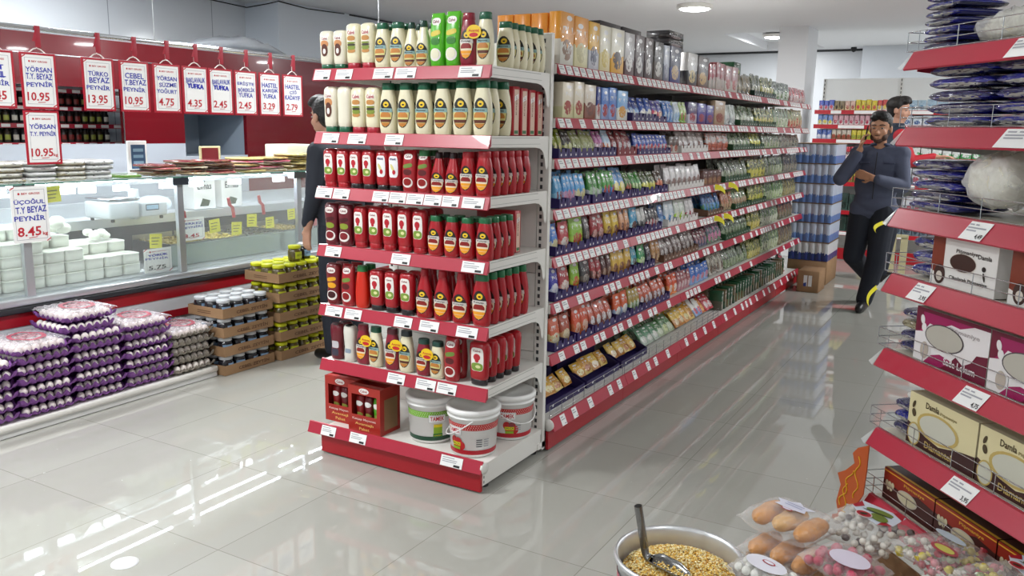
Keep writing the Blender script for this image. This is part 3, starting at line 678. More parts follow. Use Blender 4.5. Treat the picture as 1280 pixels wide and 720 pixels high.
def bucket(x, y, z, rot, ring, low, label, kind, logos, hrot):
    t = thing('food_bucket', label, 'bucket', (x, y, z), rot, 'white buckets on the bottom shelf')
    r0, r1, h = .1, .114, .205
    MB().lathe([(r0 - .01, 0), (r0, .006), (r1 - .003, h - .03), (r1 + .004, h - .029), (r1 + .004, h - .02), (r1, h - .02), (r1, h)], 40).obj('bucket_body', BUCK, t)
    MB().lathe([(r1 + .002, 0), (r1 + .008, .002), (r1 + .009, .018), (r1 + .004, .024), (r1 - .01, .024), (r1 - .014, .018), (.02, .018)], 40, 0, (0, 0, h - .012)).obj('lid', BUCK, t)
    rr = lambda zz: r0 + (r1 - .003 - r0) * (zz - .006) / (h - .036)
    def f(o):
        return lambda u, zz: (math.sin(u / .12) * (rr(zz) + o), -math.cos(u / .12) * (rr(zz) + o), zz)
    def band(m_, z0, z1, mi, u0=-.36, u1=.37, o=.0006):
        n = 40; vs = []; 
        for i in range(n + 1):
            u = u0 + (u1 - u0) * i / n; vs += [f(o)(u, z0), f(o)(u, z1)]
        m_.add(vs, [(2 * i, 2 * i + 2, 2 * i + 3, 2 * i + 1) for i in range(n)], mi, True)
    m = MB(); band(m, .016, .036, 1); band(m, .128, .156, 0)
    for i in range(60):      # little dotted pattern on the coloured ring
        u = -.35 + i * .0118
        for zz in (.134, .142, .150): m.add([f(.0012)(u + a + (zz - .142) * .5, zz + b) for a, b in ((-.0022, 0), (0, -.0022), (.0022, 0), (0, .0022))], [(0, 1, 2, 3)], 2)
    def plate(uc, zc, w, hh, mi, o=.002, sl=.06):
        n = 8; m.add([f(o)(uc - w / 2 + w * i / n, zc + s * hh / 2 - (i - n / 2) * 0) for i in range(n + 1) for s in (-1, 1)], [(2 * i, 2 * i + 2, 2 * i + 3, 2 * i + 1) for i in range(n)], mi, True)
    for uc in logos:
        plate(uc, .122, .088, .036, 3, .0018); plate(uc, .122, .082, .03, 4, .0022)
        m.text('TAMEK', f(.003), .072, .02, 5, uc, .123)
    if kind == 'pickle':
        for uc in (.06,):
            plate(uc, .088, .044, .014, 6, .002); plate(uc, .06, .046, .044, 7, .002); plate(uc, .042, .05, .018, 8, .0026)
            m.text('KORNİŞON', f(.0034), .04, .009, 6, uc, .042)
    else:
        for uc in [q_ + .012 for q_ in logos]:
            for du, dz, r_ in ((-.015, .075, .02), (.012, .07, .022), (.03, .055, .02), (0, .05, .024)):
                m.add([f(.0014)(uc + du + r_ * math.cos(a), dz + r_ * math.sin(a)) for a in [2 * PI * j / 14 for j in range(14)]], [tuple(range(14))], 9)
            plate(uc, .062, .05, .016, 6, .0024); m.text('SALÇA', f(.0032), .045, .012, 8, uc, .062); plate(uc, .043, .045, .012, 7, .0024)
        for i in range(4): plate(.022, .085 - i * .01, .03, .004, 10, .0016); plate(.06, .085 - i * .01, .028, .004, 11, .0016)
    m.obj('printed_label', [P_(ring), P_(low), P_('f2f2ee'), P_('d0d0d0'), P_('f4f4f2'), P_('c01c2c'), P_('ecd41c'), P_('8fb82a'), P_('2c7a2c'), P_('b81c20'), P_('4a4a52'), P_('a8a8ae')], t)
    hd = [(math.cos(a) * (r1 + .006), -math.sin(a) * .055 - (r1 + .006) * .55 * math.sin(a), h - .03 - .09 * math.sin(a)) for a in [PI * j / 16 for j in range(17)]]
    MB().tube(hd, .0028, 8).obj('handle', mat('bucket_handle', 'eeeeec', .3), t, (0, 0, 0), (0, 0, hrot))
bucket(-2.19, 3.085, .1255, rad(22), '7cb82c', '1c4a34', 'white food bucket with green ring and yellow jar picture, left of the three', 'pickle', (.055,), rad(150))
bucket(-1.935, 3.045, .1255, rad(36), 'c02a2a', 'b82430', 'white food bucket with red ring and printed paragraph, foremost of the three', 'paste', (-.112,), rad(-95))
bucket(-1.905, 3.315, .1255, rad(24), 'c02a2a', 'b82430', 'white food bucket with red ring standing behind at the rack upright', 'paste', (.0,), rad(45))
RUNS = [
 (0, 3.574, 3.715, 1, 'box', 0.235, 'e89a28', 'd8d4c8', '8c6a50', '', 'orange pudding box with dessert glass'),
 (0, 3.724, 3.874, 1, 'box', 0.235, 'e89a28', 'e0d8a8', 'c8c090', '', 'orange pudding box with pale dessert glass'),
 (0, 3.883, 4.005, 1, 'box', 0.235, 'e8b030', 'c8c8d0', '5a5a70', '', 'yellow-orange box with grey glass'),
 (0, 4.015, 4.144, 1, 'box', 0.23, 'ece6d0', 'e8d8a0', 'd8c060', '', 'white and yellow cake box'),
 (0, 4.154, 4.323, 1, 'box', 0.23, 'f0ead8', 'ecb030', '4a342c', '', 'white and yellow box with dark slice'),
 (0, 4.334, 4.469, 1, 'box', 0.225, 'c4c0c0', '5a3434', 'e0dcd8', '', 'silver and maroon dessert box'),
 (0, 4.481, 4.611, 1, 'box', 0.225, '6a5c5c', '4a3438', 'd8d4d0', '', 'grey and brown dessert box'),
 (0, 4.623, 4.748, 1, 'box', 0.225, '5c4a48', '3c2a2c', 'd8d4d0', '', 'brown dessert box'),
 (0, 4.773, 4.918, 1, 'box', 0.22, '4a4440', '5c5048', 'c8c4bc', '', 'dark grey dessert box'),
 (0, 4.931, 5.028, 1, 'box', 0.215, 'c0c4d0', '7c8090', 'a0a0b0', '', 'narrow silver box'),
 (0, 5.042, 5.23, 1, 'box', 0.215, '3c3c54', '303c80', 'c8a878', '', 'navy dessert box'),
 (0, 5.368, 5.561, 1, 'box', 0.2, 'd0ccc8', '2c2a2c', 'c8b070', '', 'silver and black cake box'),
 (0, 5.578, 5.802, 1, 'box', 0.2, '4a3c38', '6a4c38', 'c8a058', '', 'brown cake box with gold slice'),
 (0, 5.82, 5.967, 2, 'box', 0.17, 'a83c48', 'b0a8a0', 'c8b8b0', '', 'red and silver slim box'),
 (0, 5.985, 6.179, 2, 'box', 0.17, 'a04c50', 'c8b8b0', 'b0a098', '', 'red-grey slim box'),
 (0, 6.199, 6.534, 2, 'box', 0.165, 'a87070', 'c8c0b8', 'b04c48', '', 'pinkish grey box'),
 (0, 6.578, 6.949, 3, 'pouch', 0.13, '6c5c3c', '4c4030', '8c7c54', '', 'brown spice pouch'),
 (0, 6.974, 7.253, 3, 'pouch', 0.15, '4a5238', '6c6c44', 'a8a890', 't', 'dark green spice pouch'),
 (0, 7.28, 7.697, 4, 'pouch', 0.15, '5c6440', 'a8a454', 'd8d0a0', 't', 'olive and white spice pouch'),
 (0, 7.726, 8.323, 4, 'pouch', 0.14, '3c4c3c', '5c7c4c', 'c8d0c0', '', 'dark green seed pouch'),
 (0, 8.356, 9.046, 5, 'pouch', 0.125, 'a83c44', '8c4c4c', 'd0b8b8', '', 'red spice pouch'),
 (1, 3.613, 3.731, 1, 'box', 0.17, 'e6dcc4', 'dcd6a8', 'a84030', '', 'cream pudding box with strawberry'),
 (1, 3.74, 3.847, 1, 'box', 0.17, 'e6dcc4', 'dcd6a8', 'a84030', '', 'cream pudding box'),
 (1, 3.856, 3.987, 1, 'box', 0.165, 'ddd0bc', '8c4c34', '704030', '', 'cream and brown cocoa box'),
 (1, 3.997, 4.046, 1, 'box', 0.16, '2c3c8c', 'e8e4e0', 'a83030', '', 'narrow blue cocoa box'),
 (1, 4.056, 4.251, 2, 'box', 0.165, '2c6cc0', '90a8d8', 'a82830', '', 'blue whipped cream box'),
 (1, 4.261, 4.404, 1, 'box', 0.16, '70a8dc', 'e8e8e0', 'd89c30', '', 'light blue cream box'),
 (1, 4.439, 4.616, 2, 'lean', 0.13, '24408c', 'e0e0e0', '6c9cd0', 'p', 'blue and white cream pouch'),
 (1, 4.628, 4.805, 2, 'lean', 0.13, '2850a8', 'e0e0e8', 'd8d4c8', 'p', 'blue cream pouch'),
 (1, 4.818, 4.979, 2, 'lean', 0.12, '504c98', 'd84c6c', 'e8c0a0', 'p', 'violet dessert pouch'),
 (1, 4.993, 5.164, 3, 'pouch', 0.125, '2c6cb8', '4484c8', 'b0c8e0', '', 'blue sachet'),
 (1, 5.179, 5.284, 2, 'pouch', 0.125, 'd8e4ec', 'c0d8e8', '88b0d8', '', 'white sachet'),
 (1, 5.299, 5.408, 2, 'pouch', 0.13, 'c8dc98', '88b838', 'b04040', '', 'pale green sachet'),
 (1, 5.424, 5.604, 1, 'box', 0.135, '443468', 'd0ccd8', 'a83040', '', 'violet and white cocoa box'),
 (1, 5.621, 5.795, 1, 'box', 0.135, '3c3498', '44408c', 'a03c48', '', 'purple cocoa box'),
 (1, 5.813, 5.978, 1, 'box', 0.13, '3c3498', '483c80', 'a0484c', '', 'purple slim box'),
 (1, 5.997, 6.251, 1, 'box', 0.165, 'bca080', 'b09478', '8c3c28', '', 'tan carton with red picture'),
 (1, 6.271, 6.569, 2, 'pouch', 0.12, 'b8c0b8', 'a8b0b0', 'c8ccc8', '', 'pale grey packet'),
 (1, 6.613, 7.138, 5, 'lean', 0.12, '445c38', 'a8b498', 'c8ccb8', 'g', 'green herb packet'),
 (1, 7.164, 7.771, 6, 'pouch', 0.12, '54643c', 'b8b83c', 'e0d890', 'g', 'green and yellow spice packet'),
 (1, 7.8, 8.372, 5, 'pouch', 0.11, '506848', 'a4b890', 'c8d0b8', '', 'green seed packet'),
 (1, 8.406, 8.984, 5, 'pouch', 0.1, '7c8454', 'b04838', 'c8b088', '', 'green and red sachet'),
 (2, 3.559, 3.649, 2, 'lean', 0.13, '889428', '2c2a20', 'c8c078', 'p', 'yellow-green pouch'),
 (2, 3.658, 3.762, 2, 'lean', 0.14, '38302a', 'a4a854', 'c8c890', 'p', 'dark pouch'),
 (2, 3.771, 4.022, 5, 'lean', 0.14, 'a8ac74', 'ccd0a0', '788038', 'p', 'pale green cream pouch'),
 (2, 4.032, 4.122, 2, 'lean', 0.13, 'c87cb0', 'e8d8e4', '8c2c50', 'p', 'pink and white pouch'),
 (2, 4.133, 4.226, 2, 'lean', 0.125, 'c0d8ec', 'd87040', 'e8e4e0', 'p', 'white and orange pouch'),
 (2, 4.248, 4.518, 4, 'lean', 0.13, '842c30', 'a8383c', 'c0bcc0', 'r', 'red pouch'),
 (2, 4.541, 5.076, 9, 'pouch', 0.105, '2c4ca8', 'd0d4e0', 'c83848', 'p', 'small blue sugar sachet'),
 (2, 5.091, 5.268, 2, 'box', 0.1, '4c3c34', 'd0c8c0', 'a85038', '', 'brown and white small box'),
 (2, 5.283, 5.831, 5, 'lean', 0.13, 'a89c98', '6c3c30', 'd8d4d4', 'w', 'white and brown cocoa pouch'),
 (2, 5.867, 6.417, 4, 'pouch', 0.12, 'a8a09c', 'a0442c', 'b85838', '', 'clear pouch with red beans'),
 (2, 6.46, 7.062, 6, 'lean', 0.115, '3c5030', '74905c', 'b0b89c', 'g', 'green tea pouch'),
 (2, 7.087, 7.4, 3, 'lean', 0.11, '6c7838', 'c8c838', 'e0d850', 'g', 'yellow-green pouch'),
 (2, 7.428, 8.074, 6, 'pouch', 0.11, '40543c', '7c9460', 'b8c0a8', '', 'dark green pouch'),
 (2, 8.106, 8.902, 6, 'pouch', 0.1, '4c4c44', '787c70', '989888', '', 'grey-green clear pouch'),
 (3, 3.58, 3.656, 2, 'pouch', 0.145, '60a8d8', '90c8e8', '7c2c2c', 'p', 'light blue cream pouch with brown drop'),
 (3, 3.664, 3.796, 3, 'pouch', 0.15, '4c9cd8', 'd8b8d8', 'c87c9c', 'p', 'light blue cream pouch with pink drop'),
 (3, 3.805, 3.916, 2, 'pouch', 0.15, '5ca8e0', 'e8e4d0', 'dcd498', 'p', 'light blue cream pouch with pale drop'),
 (3, 3.954, 4.123, 3, 'pouch', 0.15, '3c8c2c', 'd8dcd8', 'a8c8a0', 'p', 'green and white cream pouch'),
 (3, 4.134, 4.293, 3, 'pouch', 0.15, '48a038', '5c98d8', 'b04430', 'p', 'green and blue cream pouch'),
 (3, 4.304, 4.462, 2, 'lean', 0.16, '6c9cd0', 'dcd048', 'e8e0a0', 'p', 'blue pouch with yellow field'),
 (3, 4.474, 4.545, 2, 'lean', 0.13, '5c8440', 'b8502c', 'a84c30', 'p', 'green and orange sachet'),
 (3, 4.557, 4.705, 3, 'lean', 0.125, '449038', '68883c', 'a8c870', 'p', 'green jelly sachet'),
 (3, 4.717, 4.928, 4, 'lean', 0.125, '4c5c2c', 'c8c838', 'd8d060', 'p', 'green and yellow jelly sachet'),
 (3, 4.942, 5.054, 2, 'lean', 0.125, '503c2c', 'c8603c', 'd88058', 'p', 'orange jelly sachet'),
 (3, 5.082, 5.786, 7, 'pouch', 0.14, 'dcd8d8', 'b8aca8', '9c8078', 'w', 'white vanilla pouch'),
 (3, 5.821, 6.261, 4, 'box', 0.1, '5c3830', '7c4c38', 'a8805c', '', 'brown cocoa pack'),
 (3, 6.302, 7.024, 8, 'lean', 0.12, '3c4434', '7c8c64', 'a0a890', 'g', 'dark green herb packet'),
 (3, 7.049, 7.607, 5, 'pouch', 0.12, '54603c', 'b8b438', 'd0c860', '', 'yellow-green spice packet'),
 (3, 7.636, 8.281, 6, 'pouch', 0.11, '48583c', '8c9c70', 'b8c0a8', '', 'green herb packet'),
 (3, 8.314, 8.914, 5, 'pouch', 0.1, '44403c', '6c6c5c', '989080', '', 'dark grey spice packet'),
 (4, 3.552, 3.627, 1, 'pouch', 0.145, '3c78c8', 'e0e4d8', 'd8d0a0', 'p', 'blue pudding pouch'),
 (4, 3.636, 3.749, 1, 'pouch', 0.15, 'b82c34', 'c87868', 'e0d8d0', 'p', 'red pudding pouch'),
 (4, 3.758, 3.915, 1, 'pouch', 0.155, '88b828', 'a8c83c', 'b04c2c', 'p', 'green pistachio pudding pouch'),
 (4, 3.924, 3.992, 1, 'pouch', 0.15, '504848', '3c3430', '8c8078', 'p', 'dark pudding pouch'),
 (4, 4.002, 4.175, 2, 'pouch', 0.155, '9c2028', '5c2c24', 'c89890', 'p', 'red and brown pudding pouch'),
 (4, 4.185, 4.371, 2, 'pouch', 0.155, 'd8b840', 'c8a038', '6c3c28', 'p', 'yellow caramel pudding pouch'),
 (4, 4.394, 4.522, 2, 'pouch', 0.15, 'd8a078', 'c88860', '6c3c28', 'p', 'salmon pudding pouch'),
 (4, 4.534, 4.644, 1, 'pouch', 0.15, '3c98c0', 'a0d0e0', '5c3428', 'p', 'turquoise pudding pouch'),
 (4, 4.656, 4.771, 2, 'pouch', 0.14, 'c8c8c4', '3c3c40', '787878', 'p', 'white and black sachet'),
 (4, 4.784, 4.987, 4, 'pouch', 0.125, '343034', 'b04c50', 'd0c8c8', 'p', 'black and pink sachet'),
 (4, 5.001, 5.086, 1, 'pouch', 0.14, '2c609c', 'd8e0e8', '7ca0c8', '', 'blue sachet'),
 (4, 5.1, 5.279, 2, 'pouch', 0.145, 'c8d4dc', '4c90c8', 'e8e8e8', 'w', 'white and blue pouch'),
 (4, 5.295, 5.501, 2, 'pouch', 0.145, 'ccd4c8', 'a8d038', 'e8e8d8', 'w', 'white and bright green pouch'),
 (4, 5.517, 5.686, 2, 'pouch', 0.14, 'ccc8c8', 'b02c40', 'e8e4e4', 'w', 'white and red pouch'),
 (4, 5.919, 6.309, 5, 'lean', 0.12, '2c5488', '3c7c58', '4c8cc8', 'k', 'blue and green packet'),
 (4, 6.33, 6.609, 4, 'pouch', 0.11, 'a86848', '8c8058', 'c09878', '', 'reddish packet'),
 (4, 6.632, 7.082, 5, 'lean', 0.12, '4c6c3c', '946c3c', 'b09878', 'g', 'green and brown packet'),
 (4, 7.107, 7.616, 5, 'pouch', 0.12, '606c2c', 'b8b838', 'd0cc70', 'g', 'yellow-green packet'),
 (4, 7.644, 8.355, 7, 'pouch', 0.11, '587844', 'a8c088', 'c8d4b0', '', 'light green packet'),
 (4, 8.389, 8.922, 5, 'pouch', 0.1, '6c6438', '8c8450', 'a8a070', '', 'olive-gold packet'),
 (5, 3.556, 3.649, 1, 'pouch', 0.15, '3434a0', 'b8c0d8', 'e0e0e8', 'p', 'violet-blue pudding pouch'),
 (5, 3.658, 3.773, 1, 'pouch', 0.15, 'a83038', 'd08c80', 'e8d8d0', 'p', 'red strawberry pudding pouch'),
 (5, 3.782, 3.884, 1, 'pouch', 0.155, '84b028', 'b0c440', 'c84c2c', 'p', 'green pudding pouch'),
 (5, 3.893, 4.01, 1, 'pouch', 0.15, '2c2828', '544438', '908880', 'p', 'black bitter pudding pouch'),
 (5, 4.02, 4.153, 2, 'pouch', 0.15, '9c2028', '5c2c24', 'c89890', 'p', 'red-brown pudding pouch'),
 (5, 4.163, 4.282, 2, 'pouch', 0.15, '542c28', '6c4030', 'a88c78', 'p', 'brown pudding pouch'),
 (5, 4.293, 4.571, 3, 'pouch', 0.155, 'd8b048', 'c89850', '7c4c30', 'p', 'yellow pudding pouch'),
 (5, 4.583, 4.67, 1, 'pouch', 0.145, '3890a8', '98c8d0', '50402c', 'p', 'turquoise pouch'),
 (5, 4.683, 4.799, 1, 'pouch', 0.14, '2c8c50', 'a8dc70', 'd8e8c0', 'p', 'green and white pouch'),
 (5, 4.812, 4.893, 2, 'pouch', 0.13, '303038', '44445c', '8c8c98', 'p', 'dark sachet'),
 (5, 4.906, 5.046, 2, 'pouch', 0.14, 'a87840', '784c2c', 'c8a880', '', 'orange-brown pouch'),
 (5, 5.06, 5.743, 8, 'lean', 0.13, '7c6c68', '54382c', 'b8b0ac', 'k', 'brown and white cocoa packet'),
 (5, 5.779, 6.037, 4, 'lean', 0.12, '6c2c38', '4c4c68', '9c7880', '', 'maroon packet'),
 (5, 6.056, 6.399, 4, 'lean', 0.12, '4c5c64', '3c7c4c', 'c87ca0', '', 'green and pink packet'),
 (5, 6.42, 7.139, 8, 'lean', 0.115, '34482c', '5c7048', '909c80', 'g', 'dark green herb packet'),
 (5, 7.165, 7.566, 4, 'pouch', 0.115, '707438', 'b0a440', 'ccc070', '', 'yellow-green packet'),
 (5, 7.595, 8.23, 6, 'pouch', 0.11, '6c8460', 'b4bca0', 'd0d4c0', '', 'pale green packet'),
 (5, 8.263, 8.853, 5, 'pouch', 0.1, '6c4838', '5c5c40', '948468', '', 'brown-green packet'),
 (6, 3.57, 3.682, 1, 'pouch', 0.155, 'c85c38', 'c8b480', 'd8d0b8', 'p', 'orange and cream pouch'),
 (6, 3.691, 3.799, 1, 'pouch', 0.15, 'a84c34', 'c09468', 'd8c8a8', 'p', 'orange-brown cream pouch'),
 (6, 3.827, 4.02, 2, 'pouch', 0.16, 'cc4c28', 'c86838', 'dcb4a0', 'p', 'bright orange sachet pouch'),
 (6, 4.04, 4.34, 4, 'lean', 0.14, 'bc4c30', '90584c', 'dcd8d8', 'p', 'orange drink pouch'),
 (6, 4.351, 4.551, 2, 'pouch', 0.15, 'd05828', '9cacc8', 'e8e4dc', 'p', 'orange pouch with blue and white field'),
 (6, 4.563, 4.739, 3, 'pouch', 0.14, 'a89040', '789858', 'd8dcc8', 'p', 'yellow-green drink pouch'),
 (6, 4.752, 5.199, 6, 'lean', 0.13, 'c05030', '8c5444', 'd0ccd0', 'p', 'orange and white packet'),
 (6, 5.244, 5.416, 2, 'pouch', 0.135, 'cc4c20', 'e08040', 'dcd4c8', '', 'bright orange packet'),
 (6, 5.432, 5.683, 4, 'pouch', 0.125, '9c5c60', 'b88088', 'd0b8b8', '', 'pink-brown packet'),
 (6, 5.7, 6.106, 4, 'pouch', 0.13, '3c6cb8', '88a4d0', 'c87888', '', 'blue packet with pink picture'),
 (6, 6.145, 6.518, 4, 'lean', 0.12, '9c9888', 'b8b4a8', '5c4834', '', 'grey-white packet'),
 (6, 6.54, 7.205, 8, 'lean', 0.11, '3c4c30', '64784c', '98a488', '', 'green herb packet'),
 (6, 7.231, 7.638, 5, 'pouch', 0.11, '70783c', 'b4ac50', 'ccc480', '', 'yellow-green packet'),
 (6, 7.667, 8.311, 7, 'pouch', 0.1, '6c8054', 'a4b088', 'c4ccb0', '', 'light green packet'),
 (6, 8.344, 8.943, 5, 'pouch', 0.1, '64503c', '6c6444', '94886c', '', 'brown packet'),
]
# ---------------------------------------------------------------- long gondola
GZ = [1.835, 1.597, 1.412, 1.177, .953, .732, .48]      # shelf tops
GB = .155
GY0, PITCH, NB = 3.485, .937, 6
XF, XC = -1.795, -2.262
rnd = random.Random(21)
def yrail(mb, y0, y1, x, z, h, out=.02, m=0):
    poly = [(x - .004, z + .002), (x + .002, z), (x + out, z - h), (x + out - .004, z - h - .003), (x - .004, z - h + .01)]
    mb.prism(poly, lambda a, b, t: (a, t, b), y0, y1, m)
def add_ytag(parent, y0, y1, x, z, h, out=.02):
    mb = MB()
    def P(v, y, o): return (x + .002 + v * (out - .002) + o, y, z - v * h)
    mb.add([P(.96, y0, .0014), P(.96, y1, .0014), P(.06, y1, .0014), P(.06, y0, .0014)], [(0, 1, 2, 3)])
    W = y1 - y0
    for v, a, b in ((.22, .1, .7), (.42, .1, .85), (.78, .55, .9)):
        b *= rnd.uniform(.8, 1.05)
        mb.add([P(v + .08, y0 + a * W, .0024), P(v + .08, y0 + b * W, .0024), P(v, y0 + b * W, .0024), P(v, y0 + a * W, .0024)], [(0, 1, 2, 3)], 1)
    mb.obj('price_tag', [PAPER, PAPER_GREY], parent)['label'] = 'white paper price ticket'
BRK = [(.44, -.002), (.44, -.045), (.07, -.055), (.04, -.07), (.02, -.11), (.0, -.13), (0, -.002)]
for b in range(NB):
    ya = GY0 + b * PITCH; yb = ya + PITCH - .003
    t = thing('gondola_bay', f'{ORD[b]} bay from the near end of the long white gondola with red price rails', 'shelf rack', (0, 0, 0), 0, 'bays of the long gondola')
    MB().box(XC - .012, XC + .012, ya + .03, yb, .12, 1.95).obj('back_panel', mat('gondola_back_panel_shade', '55524e', .5), t)  # panel colour darkened to give the shade in the gaps above the goods
    MB().box(XC - .03, XC + .03, ya, ya + .028, .01, 1.965).obj('upright', W_METAL, t)
    m = MB(); m.box(XC + .03, XF - .005, ya + .001, yb, GB - .03, GB - .004); m.obj('base_shelf', W_METAL, t)
    m = MB(); m.box(-2.7, XC - .03, ya + .001, yb, GB - .03, GB - .004); m.obj('far_side_base_shelf', W_METAL, t)
    MB().box(XF - .004, XF + .01, ya + .001, yb, .012, GB - .03).obj('kick_plate', RED_KICK, t)
    MB().box(-2.715, -2.70, ya + .001, yb, .012, GB - .03).obj('far_side_kick_plate', RED_KICK, t)
    for i, z in enumerate(GZ):
        MB().box(XC + .03, XF - .006, ya + .003, yb - .001, z - .026, z - .002).obj('shelf', W_METAL, t)
        MB().box(-2.69, XC - .03, ya + .003, yb - .001, z - .026, z - .002).obj('far_side_shelf', W_METAL, t)
        m = MB(); m.prism([(XC + .03 + p, z + q) for p, q in BRK], lambda a, c, tt: (a, tt, c), ya + .001, ya + .0035)
        m.obj('shelf_bracket', W_METAL, t)
        r = MB(); yrail(r, ya + .002, yb + .001, XF, z, .045); r = r.obj('price_rail', RED_RAIL, t)
        y = ya + rnd.uniform(.0, .03)
        dens = (.95, .9, .93, .88, .85, .72, .62)[i] - .05 * b
        w = .062
        while y + w < yb:
            if rnd.random() < dens: add_ytag(r, y + .004, y + w, XF, z, .045)
            y += w + (.012 if i < 5 else .02)
    r = MB(); yrail(r, ya + .002 if b else ya + .012, yb + .001, XF + .012, GB + .005, .055, .026); r = r.obj('price_rail', RED_RAIL, t)
    y = ya + .1
    while y + .06 < yb:
        add_ytag(r, y, y + .052, XF + .012, GB + .005, .055, .026); y += rnd.choice((.13, .19, .22, .26))
    if b == 0:
        MB().lathe([(.001, 0), (.03, 0), (.03, .012), (.001, .012)], 16, 0).obj('rail_end_cap', W_METAL, t, (XF + .004, ya + .012, GB - .02), (PI / 2, 0, 0))
    if b < 3:
        m = MB()
        for zz in (.02, .045, .07): m.tube([(XF + .004, ya + .02, GB + zz), (XF + .004, yb - .01, GB + zz)], .0016, 6)
        yy = ya + .02
        while yy < yb: m.tube([(XF + .004, yy, GB + .004), (XF + .004, yy, GB + .07)], .0016, 6); yy += .13
        m.obj('wire_guard', CHROME, t)

PACK = pack_material('printed_carton', .3, .25, .35)
POUCHB = pack_material('printed_foil_busy', .25, .45, .4, bump=.4, busy=.8, text=False)
POUCH = pack_material('printed_foil', .25, .35, .4, bump=.35)
def unit_box():
    me = MB().rbox(-.5, .5, 0, 1, 0, 1, .012, 0, 1).mesh('carton', PACK); return me
def unit_pouch(seed=0, doy=False, mt=None):
    mt = mt or POUCH
    r = random.Random(seed); R = []
    prof = [(0, 1, .1), (.03, 1, .12), (.08, .985, .5), (.2, .98, .85), (.4, .985, 1), (.6, .985, .85), (.78, .99, .5), (.9, 1, .14), (.93, 1, .07), (1, 1, .05)]
    if doy: prof[0] = (0, .94, .9); prof[1] = (.03, .95, 1)
    for z, w, d in prof:
        n = 16; ring = []
        for j in range(n):
            a = 2 * PI * j / n; ca, sa = math.cos(a), math.sin(a); k = 1 + r.uniform(-.06, .06)
            ring.append((w / 2 * math.copysign(abs(ca) ** .42, ca), .5 + d / 2 * math.copysign(abs(sa) ** 1.0, sa) * k + r.uniform(-.03, .03), z + (r.uniform(-.008, .008) if 0 < z < 1 else 0)))
        R.append(ring)
    return MB().loft(R).mesh('pouch', mt)
UB = unit_box(); UP = [unit_pouch(i, i % 2 == 0) for i in range(4)]; UQ = [unit_pouch(i, i % 2 == 0, POUCHB) for i in range(4)]
TRAYC = {'p': '2a1a5c', 't': '1c3a30', 'g': '1f4a2a', 'w': 'd8d4d0', 'r': '7c1a24', 'k': '6a4c38'}
def tray_mesh(w, d, h, c):
    """open display tray with a scalloped front, local front at -y"""
    m = MB(); th = .0014
    m.box(-w / 2, w / 2, 0, d, 0, th); m.box(-w / 2, w / 2, d - th, d, th, h * 1.4)
    n = max(2, round(w / .07)); poly = [(-w / 2, th)]
    for i in range(n):
        a = -w / 2 + w * i / n; q = w / n
        poly += [(a, h), (a + q * .3, h), (a + q * .38, h * .62), (a + q * .62, h * .62), (a + q * .7, h), (a + q, h)]
    poly += [(w / 2, th)]
    m.prism(poly, lambda x, z, t: (x, t, z), 0, th)
    for s in (-w / 2, w / 2 - th): m.prism([(th, th), (th, h), (d - th, h * 1.4), (d - th, th)], lambda y, z, t: (t, y, z), s, s + th)
    for i in range(n): m.add([(-w / 2 + w * (i + .5) / n + .006 * math.cos(a), -.0006, h * .34 + .006 * math.sin(a)) for a in [2 * PI * j / 8 for j in range(8)]], [tuple(range(8))], 1)
    return m.mesh('display_tray', [mat('tray_' + c, c, .45), PAPER])
GSH = ['top', 'second', 'third', 'fourth', 'fifth', 'sixth', 'seventh']
def put_pack(kind, y, w, z, h, d, x, cs, label, group, nm, seed, tilt=0, sway=0, busy=False):
    me = UB if kind == 'box' else (UQ if busy else UP)[seed % 4]
    z += d * math.sin(abs(tilt)) + w / 2 * math.sin(abs(sway))
    o = link(nm, me, None, (x, y, z), (tilt, sway, PI / 2))
    o.rotation_mode = 'XYZ'; o.scale = (w, d, h)
    o['c1'], o['c2'], o['c3'] = [list(srgb(c)) for c in cs]; o['sd'] = float(seed % 17) * .37
    tag(o, label, 'food pack', group)
    return o
seed = 0
GAP = [.4, .176, .123, .172, .162, .158, .19]
